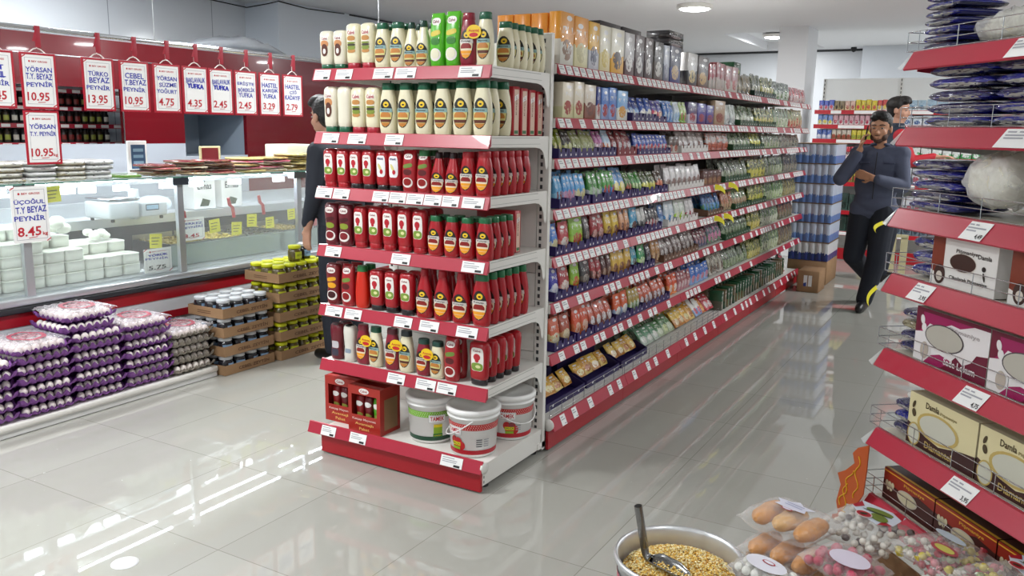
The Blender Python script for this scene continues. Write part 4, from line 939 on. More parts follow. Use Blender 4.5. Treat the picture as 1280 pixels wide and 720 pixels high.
for t, y0, y1, n, kind, h, c1, c2, c3, tr, words in RUNS:
    z = GZ[t] + .0005; x = XF - .022
    w = (y1 - y0) / n; busy = y0 > 5.85
    if busy: h = min(h * 1.22, .168) if t else h * 1.1
    if y0 > 7.5 and t: h = GAP[t] * .96
    h = min(h, GAP[t]); near = y0 < 5.3 and n <= 6
    grp = f'{words}s on the {GSH[t]} gondola shelf'
    if tr:
        dd = .2; th = .045 if h > .12 else .035
        o = link('display_tray', tray_mesh(y1 - y0 + .005, dd, th, TRAYC[tr]), None, (x + .012, (y0 + y1) / 2, z), PI / 2)
        tag(o, f'cardboard tray holding the {words}{"s" if n > 1 else ""} on the {GSH[t]} gondola shelf', 'display tray', 'display trays on the gondola'); z += .002
    nm = 'pudding_box' if kind == 'box' else ('spice_packet' if y0 > 6.4 else 'food_pouch')
    rows = 1 if (t == 0 and y0 < 3.7) else 2
    for i in range(n):
        yc = y0 + w * (i + .5)
        for r in range(rows):
            seed += 1
            ww = w * .96; d = .055 if kind == 'box' else .036
            if n == 1 and kind == 'box': d = .06
            ww *= .975 if tr else 1
            tilt = 0; xx = x - .006 - r * (d + .022); sway = 0; hh = h * (rnd.uniform(.97, 1.03) if r == 0 else rnd.uniform(.95, 1.1) if kind != 'box' else 1); zz = z
            if kind == 'lean':
                tilt = rad(-rnd.uniform(10, 20)); ww = w * .93; xx -= 0; zz = z + .0035
                if r: xx -= .03
                tilt = -abs(tilt)
            if kind == 'pouch': tilt = rad(-rnd.uniform(2, 7)); zz = z + .0025
            rr = 'behind the front one' if r else 'in front'
            if near:
                which = '' if n == 1 else f', {ORD[i]} of {["", "", "two", "three", "four", "five", "six"][n]}'
                lab = f'{words}{which}, {GSH[t]} gondola shelf{", second row" if r else ""}'
                if len(lab.split()) > 16: lab = f'{words}{which}, {GSH[t]} shelf{", back row" if r else ""}'
            else:
                lab = f'{words} in its row on the {GSH[t]} gondola shelf' + (', far half' if y0 > 6.2 else '')
                if len(lab.split()) > 16: lab = f'{words} on the {GSH[t]} gondola shelf'
            put_pack(kind, yc, ww, zz, hh, d, xx, (c1, c2, c3), lab, grp, nm, seed, tilt, 0, busy)
# carton boxes lying on top of the first row, farther back
for i, (y, zt, c) in enumerate(((4.58, 1.835, '2c2426'), (4.9, 1.835, '2c2426'), (5.68, 1.835, '302a2c'), (5.68, 2.065, '1c1a1c'), (5.68, 2.115, '1c1a1c'))):
    if i in (0, 1):
        put_pack('box', y, .29, GZ[0] + .0005, .305, .16, -2.02, (c, '3a3032', '8c8088'), f'tall dark dessert case standing behind the front row, {ORD[i]} from near end', 'dark dessert cases on the gondola top', 'dessert_case', 5 + i)
    elif i == 2:
        put_pack('box', y, .32, GZ[0] + .0005, .265, .16, -2.02, (c, '3a3032', '8c8088'), 'dark dessert case carrying two flat cartons on top', 'dark dessert cases on the gondola top', 'dessert_case', 5 + i)
    else:
        put_pack('box', y, .29, 2.1015 + (i - 3) * .052, .049, .16, -2.02, (c, '2a2628', 'b0a8a8'), f'flat black carton lying on the dark dessert case, {"lower" if i == 3 else "upper"} of two', 'flat cartons on the gondola top', 'flat_carton', 8 + i)
for i in range(3):
    put_pack('box', 3.645 + .0, .125, GZ[0] + .0005, .235, .085, -1.895 - i * .092, ('e89028', 'd89a40', 'c8a070'), f'orange pudding box, {ORD[i+1]} deep behind the near-end orange box on the gondola top', 'orange pudding boxes deep on the gondola top', 'pudding_box', 30 + i)
put_pack('box', 6.95, .2, GZ[0] + .16, .1, .12, -1.95, ('1c4a2c', '1c4a2c', 'c8c83c'), 'dark green box laid across the spice pouches on the gondola top', None, 'tea_box', 3)
# bottom deck of the gondola: trays and heaps of bags
def heap(prefix, cols, y0, y1, n, z0, x0, x1, label, group, hmax=.1, sz=.13, rr=rnd, levels=2):
    k = 0
    for i in range(n):
        yy = y0 + (y1 - y0) * ((i + .5) / n) + rr.uniform(-.006, .006)
        for j in range(levels):
            xx = x0 + (x1 - x0) * (j + .5) / levels
            o = link(prefix, UP[(i + j) % 4], None, (xx, yy, z0 + .032), (rad(-rr.uniform(36, 42)), rr.uniform(-.04, .04), PI / 2 + rr.uniform(-.1, .1)))
            c = rr.choice(cols); o.scale = (min(sz, (y1 - y0) / n * .98), .03, sz * rr.uniform(.85, 1))
            o['c1'], o['c2'], o['c3'] = [list(srgb(q)) for q in c]; o['sd'] = rr.uniform(0, 6)
            tag(o, label, 'food pack', group)
GOLD = [('d8a83c', 'c88830', 'e8dca0'), ('c8902c', 'd8b860', 'a8602c'), ('e0b850', 'b87828', 'e8d8b0')]
GREENS = [('4c7c4c', '9cac8c', 'c8d0b8'), ('5c8c6c', 'a0b0a0', 'd8d8d0'), ('3c6c3c', '8c9c6c', 'c0c890')]
zb = GB - .003
def crate(y0, y1, x0, d, z, h, c, label):
    w = y1 - y0; m = MB(); th = .004
    m.box(-w / 2, w / 2, 0, d, 0, th); m.box(-w / 2, w / 2, 0, th, th, h * .55); m.box(-w / 2, w / 2, d - th, d, th, h)
    for s in (-w / 2, w / 2 - th): m.prism([(th, th), (th, h * .55), (d * .4, h), (d - th, h), (d - th, th)], lambda y, z_, t: (t, y, z_), s, s + th)
    for i in range(3): m.add([(-w / 2 + w * (i + .5) / 3 + .008 * math.cos(a), -.0006, h * .25 + .008 * math.sin(a)) for a in [2 * PI * j / 8 for j in range(8)]], [tuple(range(8))], 1)
    o = m.obj('display_carton', [mat('tray_' + c, c, .5), PAPER], None, (x0, (y0 + y1) / 2, z), PI / 2)
    tag(o, label, 'display carton', 'cartons on the gondola bottom deck')
for i, (a, b) in enumerate(((3.6, 4.05), (4.08, 4.53), (4.56, 4.98))):
    crate(a, b, -1.86, .19, zb, .075, '241852', f'low dark blue carton of gold bags on the gondola bottom deck, {ORD[i]} from near end')
    heap('snack_bag', GOLD, a + .02, b - .02, 4, zb + .012, -1.885, -1.945, f'gold snack bag in the {ORD[i]} low carton, bottom deck of gondola', f'gold snack bags in the {ORD[i]} low carton', sz=.11, levels=1)
for i, (a, b) in enumerate(((3.6, 4.03), (4.1, 4.6))):
    crate(a, b, -2.055, .17, zb, .2, '241852', f'tall dark blue carton with brown inside behind the low cartons, {ORD[i]} from near end')
    heap('snack_bag', GOLD, a + .02, b - .02, 4, zb + .10, -2.078, -2.105, f'gold snack bag in the {ORD[i]} tall carton, bottom deck of gondola', f'gold snack bags in the {ORD[i]} tall carton', sz=.135, levels=1)
heap('snack_bag', GREENS, 3.5, 3.59, 1, zb + .01, -1.85, -1.95, 'green bag squeezed between the upright and the first low carton', 'green bags at the upright', sz=.12, levels=1)
heap('snack_bag', GREENS, 5.0, 5.6, 6, zb + .008, -1.84, -2.1, 'pale green snack bag heaped on the gondola bottom deck', 'pale green bags on the bottom deck', sz=.14, levels=3)
heap('snack_bag', GOLD, 5.62, 6.05, 4, zb + .008, -1.84, -2.1, 'gold snack bag heaped beyond the green ones on the bottom deck', 'gold bags beyond the green ones', sz=.14, levels=3)
heap('snack_bag', [('d07828', 'c86820', 'e0a860'), ('e8e4e0', '88a0c8', 'c84050')], 6.07, 6.3, 3, zb + .008, -1.84, -2.1, 'orange or white packet on the bottom deck beyond the gold bags', 'orange and white packets on the bottom deck', sz=.14, levels=3)
heap('snack_bag', [('a82030', 'c03040', 'd8c8c8')], 6.32, 6.5, 2, zb + .008, -1.84, -2.1, 'red packet on the bottom deck of the gondola', 'red packets on the bottom deck', sz=.16, levels=3)
k = 0
for y in [6.56 + .088 * i for i in range(25)]:
    for r in range(3):
        k += 1; c = rnd.choice([('1c4c2c', '7c6c4c', '3c6c3c'), ('24583a', '5c5c4c', 'b8b0a0'), ('6c5c40', '1c4428', '888060')])
        put_pack('box', y, .05, zb + .0005, .15 + .012 * rnd.random(), .1, -1.84 - r * .115, c, 'dark green tea box standing in line on the gondola bottom deck', 'green tea boxes on the gondola bottom deck', 'tea_box', k)
for j, c in enumerate((('a82838', 'b83c48', 'c8a0a0'), ('1c6c50', '4c9c7c', 'a0c8b0'), ('1c6c50', '4c9c7c', 'a0c8b0'))):
    put_pack('pouch', 8.78 + j * .085, .12, zb, .2, .05, -1.85 - .03 * j, c, ['red bag at the far end of the bottom deck', 'teal bag at the far end of the bottom deck, nearer one', 'teal bag at the far end of the bottom deck, farther one'][j], None, 'snack_bag', 60 + j, rad(-12))
# curled yellow shelf strips
YP = mat('yellow_paper', 'e8dc28', .5)
for i, (y, z, s) in enumerate(((5.93, GZ[3], 1), (6.27, GZ[3], 1), (5.96, GZ[4], -1), (6.2, GZ[4], -1))):
    pts = []; m = MB(); n = 10; vs = []
    for j in range(n + 1):
        q = j / n; a = q * 1.5
        for e in (-.02, .02): vs.append((XF + .026 + .05 * math.sin(a), y + q * .09 + 0 * e, z - .012 + e * (1 - .3 * q) - .045 * q * q))
    m.add(vs, [(2 * j, 2 * j + 1, 2 * j + 3, 2 * j + 2) for j in range(n)], 0, True)
    tag(m.obj('shelf_strip', YP), f'curled yellow paper strip on the {GSH[3 if i < 2 else 4]} gondola rail, {"nearer" if i % 2 == 0 else "farther"} one', 'shelf flag', 'yellow shelf strips')
# milk tower and cardboard box at the far end
MILK = pack_material('printed_milk_carton', .35, .3, .2, pic_on=False, text=False)
def unit_milk():
    m = MB(); m.rbox(-.5, .5, 0, 1, 0, 1, .01, 0, 1); return m.mesh('milk_carton', MILK)
UM = unit_milk()
z = .02
TY, TX = 9.13, -1.5
heights = [.25, .205, .2, .2, .2, .2, .2]
base = thing('cardboard_case', 'brown cardboard cases under the tower of blue and white cartons', 'cardboard box', (TX - .2, TY + .3, 0))
MB().rbox(-.2, .2, -.29, .3, .002, .248, .004, 0, 1).obj('case', CARD, base)
z = .25
film = mat('layer_pad', '7c6448', .8)
for L in range(6):
    hh = .195 if L else .19
    white = L == 0
    for i in range(6):
        for jj in range(6 if True else 2):
            if 0 < jj and i < 5: continue
            o = link('milk_carton', UM, None, (TX - .4 + .0335 + i * .0667, TY + .004 + jj * .098, z + .0005), 0); o.scale = (.064, .092, hh - .004)
            c = ('c0cadc', '6484c0', 'd4dce8') if not white else ('d8dadc', '2c3c80', 'b8a888')
            o['c1'], o['c2'], o['c3'] = [list(srgb(q)) for q in c]; o['sd'] = .37 * ((i + L * 2) % 4)
            tag(o, f'blue and white carton in the {ORD[5-L]} layer from the top of the tower' if not white else 'white and navy carton in the lowest layer of the carton tower', 'milk carton', f'cartons of tower layer {ORD[5-L]}')
    pad = MB().box(TX - .405, TX + .005, TY, TY + .6, z + hh - .003, z + hh + .006); z += hh + .0065
    tag(pad.obj('layer_sheet', film), f'thin brown sheet lying over the {ORD[5-L]} layer of the carton tower', 'cardboard sheet', 'sheets between the tower layers')
bx = thing('cardboard_box', 'small brown cardboard box with blue and white label on the floor, gondola end', 'cardboard box', (-1.585, 8.63, 0))
MB().rbox(-.1, .105, 0, .33, .001, .215, .003, 0, 1).obj('box_body', CARD, bx)
m = MB(); m.add([(-.04, -.001, .06), (-.005, -.001, .06), (-.005, -.001, .17), (-.04, -.001, .17)], [(0, 1, 2, 3)]); m.add([(.005, -.001, .06), (.04, -.001, .06), (.04, -.001, .17), (.005, -.001, .17)], [(0, 1, 2, 3)])
m.add([(-.04, -.0016, .06), (-.012, -.0016, .06), (-.012, -.0016, .1), (-.04, -.0016, .09)], [(0, 1, 2, 3)], 1)
m.obj('printed_label', [PAPER, P_('2c3c80')], bx)
# ---------------------------------------------------------------- deli counter
CX = -4.5                                    # front face
DW = mat('counter_white', 'd4d6da', .3); DR = mat('counter_red_band', 'a01824', .28, coat=.2); DK = mat('counter_dark', '2c2e32', .4)
ALU = mat('brushed_aluminium', 'cfd3d8', .32, metal=.7)
GLASS = film_material('counter_glass', 'fafdfc', .035, .04, .0, 1)
GLASSE = mat('glass_edge', '5f8a7c', .15)
CY0, CY1 = 1.58, 5.75
dc = thing('deli_counter', 'long glass-fronted chilled deli counter with red and white base bands', 'deli counter', (0, 0, 0))
MB().box(-5.4, CX, CY0, CY1, .02, .33).obj('plinth', DW, dc)
MB().box(CX - .02, CX + .012, CY0, CY1, .33, .375).box(CX - .02, CX + .012, CY0, CY1, .455, .525).obj('red_band', DR, dc)
MB().box(CX - .02, CX + .008, CY0, CY1, .375, .455).obj('white_band', DW, dc)
MB().rbox(CX - .06, CX + .03, CY0, CY1, .528, .562, .006).obj('bumper', DK, dc)
MB().rbox(CX - .14, CX + .025, CY0, CY1, .563, .605, .008).obj('ledge', ALU, dc)
MB().box(-5.38, CX - .03, CY0, CY1, .34, .6).obj('well', mat('counter_well', 'c8ccd0', .35), dc)
MB().box(-5.4, -5.36, CY0, CY1, .6, 1.0).box(-5.36, -5.1, CY0, CY1, .88, .91).box(-5.11, -5.098, CY0, CY1, .855, .915).obj('service_ledge', ALU, dc)
MB().box(-5.36, -5.12, CY0, CY1, .601, .855).obj('inner_back', mat('inner_dark', '383a3e', .5), dc)
for i in range(4):
    y0 = CY0 + 1.01 * i + .03; y1 = min(y0 + .975, CY1)
    MB().box(CX - .012, CX - .006, y0, y1, .606, 1.2).obj('front_glass', GLASS, dc)
    MB().box(-5.1, CX + .02, y0 - .025, y1 + .025, 1.206, 1.214).obj('glass_shelf', GLASS, dc)
    MB().box(CX + .02, CX + .0215, y0 - .025, y1 + .025, 1.206, 1.214).obj('glass_edge', GLASSE, dc)
for y in (1.6, 2.61, 3.605, 4.655, 5.7):
    m = MB().box(CX - .03, CX - .0, y - .022, y + .022, .606, 1.17); m.obj('corner_post', ALU, dc)
    MB().box(CX - .05, CX + .012, y - .06, y + .06, 1.16, 1.2055).obj('glass_clamp', CHROME, dc)
TUBE_M = mat('led_strip_glow', 'ffffff', .4, emit='f2f8ff', estr=TUBE_STRENGTH)
for x, zz in ((-4.70, 1.19), (-4.86, 1.19)):
    MB().box(x - .018, x + .018, CY0 + .05, CY1 - .05, zz, zz + .014).obj('light_channel', ALU, dc)
    for i in range(4):
        y0 = CY0 + 1.01 * i + .1
        MB().box(x - .007, x + .007, y0, y0 + .86, zz - .006, zz).obj('led_strip', TUBE_M, dc)
for i, y in enumerate((2.72, 2.93, 3.12, 3.26, 3.5, 3.85, 4.1, 4.45, 4.9)):
    MB().box(-5.02, -4.99, y, y + .1, 1.1, 1.135).obj('lamp_unit', mat('lamp_unit_glow', 'ffffff', .4, emit='f2f8ff', estr=7), dc)
MB().box(-5.03, -5.0, CY0, CY1, 1.137, 1.16).obj('lamp_rail', ALU, dc)
MB().box(-4.64, -4.535, CY0 + .02, CY1 - .02, .6005, .616).obj('inner_tray', ALU, dc)

# cheese boxes heaped in the counter
CHW = mat('cheese_wrap', 'eef0e6', .3, coat=.3, bump=.35, bscale=22)
def cheese_mesh(sd):
    r = random.Random(sd); R = []
    for z, k, b in ((0, .93, 0), (.04, .97, 0), (.5, 1, .0), (.86, .985, 0), (.9, 1.03, 0), (.95, 1.03, 0), (.97, .97, 0), (1, .9, .0)):
        ring = []
        for j in range(24):
            a = 2 * PI * j / 24; ca, sa = math.cos(a), math.sin(a)
            ring.append((k * .5 * math.copysign(abs(ca) ** .35, ca), k * .5 * math.copysign(abs(sa) ** .35, sa) * 1, z + r.uniform(-.012, .012)))
        R.append(ring)
    return MB().loft(R).mesh('cheese_tub', CHW)
CM = [cheese_mesh(i) for i in range(3)]
rnd = random.Random(8); cn = 0
cols = []
for ci in range(12):
    y = 1.98 + ci * .122
    cols.append((y, (6 if ci < 4 else 5 if ci < 7 else 4 if ci < 9 else 3)))
for ci, (y, n) in enumerate(cols):
    for rr_ in range(3):
        nn = max(1, n - (1 if rr_ == 0 else 0) + (rr_ == 2 and ci < 6)); 
        for L in range(nn):
            dx = -4.62 - rr_ * .135; z = .619 + L * .0665
            if rr_ and L < nn - 3: pass
            cn += 1
            o = link('cheese_tub', CM[cn % 3], None, (dx - .06, y + rnd.uniform(-.002, .002), z), rnd.uniform(-.03, .03)); o.scale = (.125, .115, .064)
            row = ['front', 'middle', 'back'][rr_]
            tag(o, f'white cheese block in clear wrap, {ORD[L]} up in the {ORD[ci]} {row} pile inside the deli counter', 'cheese', 'white cheese blocks in the deli counter')
for i, (y, x, s) in enumerate(((2.95, -4.78, .1), (3.2, -4.8, .07), (3.28, -4.86, .06))):
    m = MB(); r = random.Random(i)
    for q in range(5): m.ball((r.uniform(-.4, .4) * s, r.uniform(-.4, .4) * s, .35 * s + .1 * q * s), (s * .5, s * .45, s * .33), 0, 10, 7)
    zz = .622 + 4 * .0665 if i == 0 else .622 + 3 * .0665
    tag(m.obj('cheese_bag', CHW, None, (x, y, zz + .002)), f'knotted white plastic cheese bag on top of the cheese blocks, {ORD[i]} from left', 'cheese', 'knotted cheese bags')
MB().box(CX - .17, CX - .155, 3.63, CY1 - .02, .617, .752).obj('inner_panel', mat('inner_panel_clear', '8e9c98', .15), dc)
# scale on the service ledge
sc = thing('counter_scale', 'pale grey shop scale with small display standing on the rear ledge of the counter', 'scale', (-5.0, 3.56, .9155))
SCM = mat('scale_plastic', 'c4cace', .35)
m = MB(); m.rbox(-.1, .16, -.22, .0, .02, .13, .015); m.obj('body', SCM, sc)
m = MB(); m.rbox(-.11, .15, .02, .22, .02, .11, .01); m.obj('printer_case', SCM, sc)
MB().rbox(-.1, .15, -.21, .01, .135, .15, .005).obj('weighing_plate', CHROME, sc)
MB().rbox(.03, .09, .01, .05, .0, .2, .004).obj('display_stem', SCM, sc)
MB().add([(.1515, .05, .06), (.1515, .15, .06), (.1515, .15, .1), (.1515, .05, .1)], [(0, 1, 2, 3)]).add([(.1522, .055, .066), (.1522, .145, .066), (.1522, .145, .094), (.1522, .055, .094)], [(0, 1, 2, 3)], 1).obj('display', [DK, mat('lcd', 'a8c8e0', .2)], sc)
for a in ((-.08, -.18), (.13, -.18), (.13, .18)): MB().lathe([(.012, 0), (.012, .021)], 10, 0, (a[0], a[1], 0)).obj('foot', BLACK, sc)
# olives and small goods in steel trays
TRAYS = [(3.66, 3.98), (4.0, 4.3), (4.32, 4.62), (4.68, 5.0)]
for i, (a, b) in enumerate(TRAYS):
    m = MB(); x0, x1 = -5.08, -4.69; zt = .76
    m.box(x0, x1, a, b, .62, .625); m.box(x0, x0 + .004, a, b, .625, zt + .03); m.box(x1 - .004, x1, a, b, .625, zt); m.box(x0 + .004, x1 - .004, a, a + .004, .625, zt); m.box(x0 + .004, x1 - .004, b - .004, b, .625, zt)
    tag(m.obj('steel_tray', STEEL), f'steel serving tray of olives in the right half of the deli counter, {ORD[i]} from left', 'tray', 'steel trays in the deli counter')
    m = MB(); r = random.Random(i)
    for k in range(170): m.ball((r.uniform(x0 + .02, x1 - .02), r.uniform(a + .02, b - .02), r.uniform(.735, .76)), (.012, .012, .009), 0, 6, 4)
    m.box(x0 + .006, x1 - .006, a + .006, b - .006, .63, .74)
    tag(m.obj('olives', mat('olive_%d' % (i % 3), ['8a7a3c', 'b0a050', '34302c'][i % 3], .3)), f'{["brown-green", "pale yellow", "dark"][i % 3]} olives filling the {ORD[i]} steel tray of the deli counter', 'olives', None, 'stuff')
# signs: white card with thin frame, red header, handwriting
def sign_card(parent_or_none, w, h, lines, price, frame=True, price_col=None, unit=''):
    """card in local y (right) - z (up) facing +x, top edge at z=0; returns card mesh builders"""
    parts = []
    if frame:
        m = MB(); t = .011
        m.box(-.006, 0, -w / 2 - t, w / 2 + t, -h - t, -h).box(-.006, 0, -w / 2 - t, w / 2 + t, 0, t).box(-.006, 0, -w / 2 - t, -w / 2, -h, 0).box(-.006, 0, w / 2, w / 2 + t, -h, 0)
        parts.append(('frame', m, [mat('red_frame', 'b01c30', .35)]))
    m = MB().box(-.004, -.0015, -w / 2, w / 2, -h, 0); parts.append(('card', m, [PAPER]))
    m = MB(); q = lambda o: (lambda a, b: (o, a, b))
    def rect(y0, y1, z0, z1, mi, o=-.0008): m.add([(o, y0, z0), (o, y1, z0), (o, y1, z1), (o, y0, z1)], [(0, 1, 2, 3)], mi)
    e = .007 * w / .2; i0 = w * .08
    for a in ((-w / 2 + i0, w / 2 - i0, -i0 - e * .3, -i0), (-w / 2 + i0, w / 2 - i0, -h + i0, -h + i0 + e * .3), (-w / 2 + i0, -w / 2 + i0 + e * .3, -h + i0, -i0), (w / 2 - i0 - e * .3, w / 2 - i0, -h + i0, -i0)): rect(*a, 3)
    m.text('BEY GROSS', q(-.0004), w * .5, h * .035, 1, w * .04, -h * .125)
    m.add([(-.0004, -w * .28 + w * .03 * math.cos(a), -h * .125 + w * .03 * math.sin(a)) for a in [2 * PI * j / 12 for j in range(12)]], [tuple(range(12))], 1)
    for s in ((-1, 1), (1, -1)):     # red corner slashes
        cy, cz = s[0] * (w / 2 - w * .05), -h * .03 if s[1] > 0 else -h * .97
        d = w * .06; m.add([(-.0004, cy - d, cz - d * .6 - .003), (-.0004, cy - d, cz - d * .6 + .003), (-.0004, cy + d, cz + d * .6 + .003), (-.0004, cy + d, cz + d * .6 - .003)], [(0, 1, 2, 3)], 1)
    r = random.Random(len(lines[0]) + len(price))
    n = len(lines); top = -.2 * h; hh = min(.13 * h, .44 * h / n)
    for i, t in enumerate(lines):
        z = top - hh * (i + .5) * 1.08; ww = min(.84 * w, .145 * w * len(t)); sl = r.uniform(-.05, .05)
        m.text(t, lambda a, b, s_=sl: (-.0002, a, b - a * s_), ww, hh * .9, 0, r.uniform(-.04, .04) * w, z)
        m.text(t, lambda a, b, s_=sl: (-.0001, a + .0018, b - a * s_ + .0012), ww, hh * .82, 0, 0, z) if r.random() < .5 and len(t) < 7 else None
    m.text(price, lambda a, b: (-.0002, a + b * .04, b), min(.7 * w, .16 * w * len(price)), .17 * h, 1 if price_col is None else 2, -.02 * w, -.8 * h)
    if unit: m.text(unit, lambda a, b: (-.0002, a, b), .14 * w, .08 * h, 1, .36 * w, -.86 * h)
    m.patch([(-.1 * w, -.91 * h), (.14 * w, -.9 * h), (.14 * w, -.912 * h), (-.1 * w, -.922 * h)], lambda a, b: (-.0002, a, b), 1)
    parts.append(('handwriting', m, [INK_BLUE, INK_RED, INK_BLACK, PAPER_GREY]))
    return parts
def hanging_sign(y, w, h, z, lines, price, label, hook=True, unit=''):
    t = thing('price_sign', label, 'price sign', (CX + .005, y, z), 0, 'price signs hung from the rail over the deli counter')
    for nm, m, ms in sign_card(t, w, h, lines, price, unit=unit): m.obj(nm, ms, t)
    if hook:
        dz = 2.012 - z; m = MB()
        m.tube([(-.003, -.045, .011), (-.003, -.02, .03), (-.003, 0, .036), (-.003, .02, .03), (-.003, .045, .011)], .003, 6)
        m.tube([(-.003, 0, .036), (-.003, 0, dz - .06)], .003, 6); m.obj('hanger', W_METAL, t)
        m = MB(); m.rbox(.0105, .0135, -.014, .016, dz - .09, dz + .02, .0012); m.obj('ribbon', mat('red_ribbon', 'a01c30', .5), t)
        MB().loft([[(.011, -.03, dz - .06), (.014, -.02, dz - .06), (.011, -.012, dz - .06)], [(.0136, -.012, dz), (.016, 0, dz), (.0136, .012, dz)]], 0, False).obj('ribbon_tail', mat('red_ribbon', 'a01c30', .5), t)
SG = [(2.52, ['SÜT', 'KULL', 'PEYNİR'], '10.45', 'leftmost hanging sign, cut by the picture edge, ending 45'), (2.748, ['YÖRSAN', 'T.Y. BEYAZ', 'PEYNİR'], '10.95', 'hanging sign reading YÖRSAN PEYNİR 10.95 with another sign below it'),
      (3.093, ['TÜRKO', 'BEYAZ', 'PEYNİR'], '13.95', 'hanging sign reading TÜRKO BEYAZ PEYNİR 13.95'), (3.325, ['CEBEL', 'T.BEYAZ', 'PEYNİR'], '10.95', 'hanging sign reading CEBEL BEYAZ PEYNİR 10.95'),
      (3.55, ['YÖRSAN', 'SÜZME', 'YOĞURT'], '4.75', 'hanging sign reading YÖRSAN SÜZME YOĞURT 4.75'), (3.762, ['BAKLAVALIK', 'YUFKA'], '4.35', 'hanging sign reading BAKLAVALIK YUFKA 4.35'),
      (3.966, ['BAKLAVALIK', 'YUFKA'], '2.45', 'hanging sign reading BAKLAVALIK YUFKA 2.45'), (4.177, ['ERİŞTE', 'BÖREKLİK', 'YUFKA'], '2.45', 'hanging sign reading BÖREKLİK YUFKA 2.45'),
      (4.394, ['HASTEL', 'KARIŞIK', 'YUFKA'], '3.29', 'hanging sign reading HASTEL YUFKA 3.29'), (4.615, ['HASTEL', 'ÇİĞ', 'KADAYIF'], '2.79', 'hanging sign reading HASTEL KADAYIF 2.79, rightmost')]
for y, ls, pr_, lab in SG: hanging_sign(y, .172, .268, 1.883, ls, pr_, lab)
hanging_sign(2.742, .172, .262, 1.601 - .0, ['YÖRSAN', 'T.Y. PEYNİR'], '10.95', 'sign reading YÖRSAN T.Y. PEYNİR 10.95 hanging below another sign', hook=False, unit='kg')
hs = [o for o in bpy.data.objects if o.get('label', '').startswith('sign reading YÖRSAN')][0]
hs.location.x += .002; hs.location.z = 1.585
pole = thing('sign_rail', 'long chrome rail carrying the row of hanging price signs above the deli counter', 'rail', (CX, 0, 2.018))
MB().tube([(0, 1.3, 0), (0, 5.9, 0)], .014, 12).obj('tube', CHROME, pole)
for y in (1.5, 3.48, 5.6): MB().tube([(0, y, .013), (0, y, ZC - 2.018)], .003, 6).obj('suspension_rod', STEEL, pole)
def plain_sign(loc, w, h, lines, price, label, unit='', tilt=0, pc=None):
    t = thing('price_sign', label, 'price sign', loc); t.rotation_euler = (0, tilt, 0)
    for nm, m, ms in sign_card(t, w, h, lines, price, frame=False, unit=unit, price_col=pc): m.obj(nm, ms, t)
plain_sign((CX + .024, 2.627, 1.199), .2, .298, ['ÜÇOĞUL', 'T.Y BEYAZ', 'PEYNİR'], '8.45', 'large white sign reading ÜÇOĞUL BEYAZ PEYNİR 8.45 on the counter glass', 'kg')
plain_sign((CX - .045, 3.45, .77), .2, .148, ['YÖRÜK', 'PEYNİR'], '5.75', 'white sign with black 5.75 leaning inside the counter glass beside the post', pc=1)
plain_sign((CX - .13, 3.79, .93), .2, .15, ['ÇERKEZ', 'PEYNİRİ'], '8.45', 'white sign with black handwriting and red corner above the olives in the counter')
YT = mat('yellow_tag', 'ded81c', .5)
for i, (y, z, w, x) in enumerate(((2.783, 1.19, .087, CX - .02), (3.50, .85, .09, CX - .12), (3.99, .9, .09, CX - .15), (4.16, .87, .09, CX - .12), (4.33, .91, .09, CX - .15), (4.47, .88, .08, CX - .12), (4.72, .92, .08, CX - .15), (2.66, .76, .06, -4.72))):
    m = MB().box(-.002, 0, -w / 2, w / 2, -w, 0)
    for j in range(3): m.add([(.0006, -w * .36, -w * (.25 + .22 * j)), (.0006, w * (.3 - .08 * j), -w * (.25 + .22 * j)), (.0006, w * (.3 - .08 * j), -w * (.31 + .22 * j)), (.0006, -w * .36, -w * (.31 + .22 * j))], [(0, 1, 2, 3)], 1)
    o = m.obj('yellow_price_tag', [YT, P_('5c5420')], None, (x, y, z), (rad(random.Random(i).uniform(-5, 5)), 0, 0))
    tag(o, f'small yellow price tag in the deli counter, {ORD[i]} of them from {"the left" if i < 7 else "the cheese blocks"}', 'price tag', 'yellow tags in the deli counter')
for i, y in enumerate((3.73, 4.14, 4.42)):
    m = MB().tube([(0, 0, .14), (0, .01, .09), (0, .035, .07), (0, .045, .0)], [.011, .012, .012, .011], 8)
    tag(m.obj('tongs', mat('red_tongs', 'b82030', .35), None, (CX - .15, y - .02, .9)), f'red plastic tongs standing among the olives in the deli counter, {ORD[i]} from left', 'tongs', 'red tongs in the deli counter')
m = MB().rbox(-.03, .03, -.05, .05, 0, .09, .01).tube([(0, 0, .09), (0, -.03, .2)], .01, 8)
tag(m.obj('scoop', mat('red_tongs', 'b82030', .35), None, (CX - .16, 4.93, .77)), 'red plastic scoop in the right end of the deli counter', 'scoop')
BAGM = film_material('clear_bag', 'e8f0f6', .35, .12, .8, 14)
for i, (y, s) in enumerate(((3.95, .14), (4.02, .045))):
    m = MB(); m.ball((0, 0, .06), (.1 if i == 0 else .055, s, .065 if i == 0 else .05), 0, 16, 10)
    tag(m.obj('wrapped_bread', [BAGM if i == 0 else mat('blue_wrap', '4c7cb0', .3, var=.2, vscale=30)], None, (-5.22 if i == 0 else -5.27, y if i == 0 else 3.765, .914)), ['clear plastic bag lying on the rear ledge of the counter', 'blue and white wrapped packet behind the clear bag on the rear ledge'][i], 'bag')
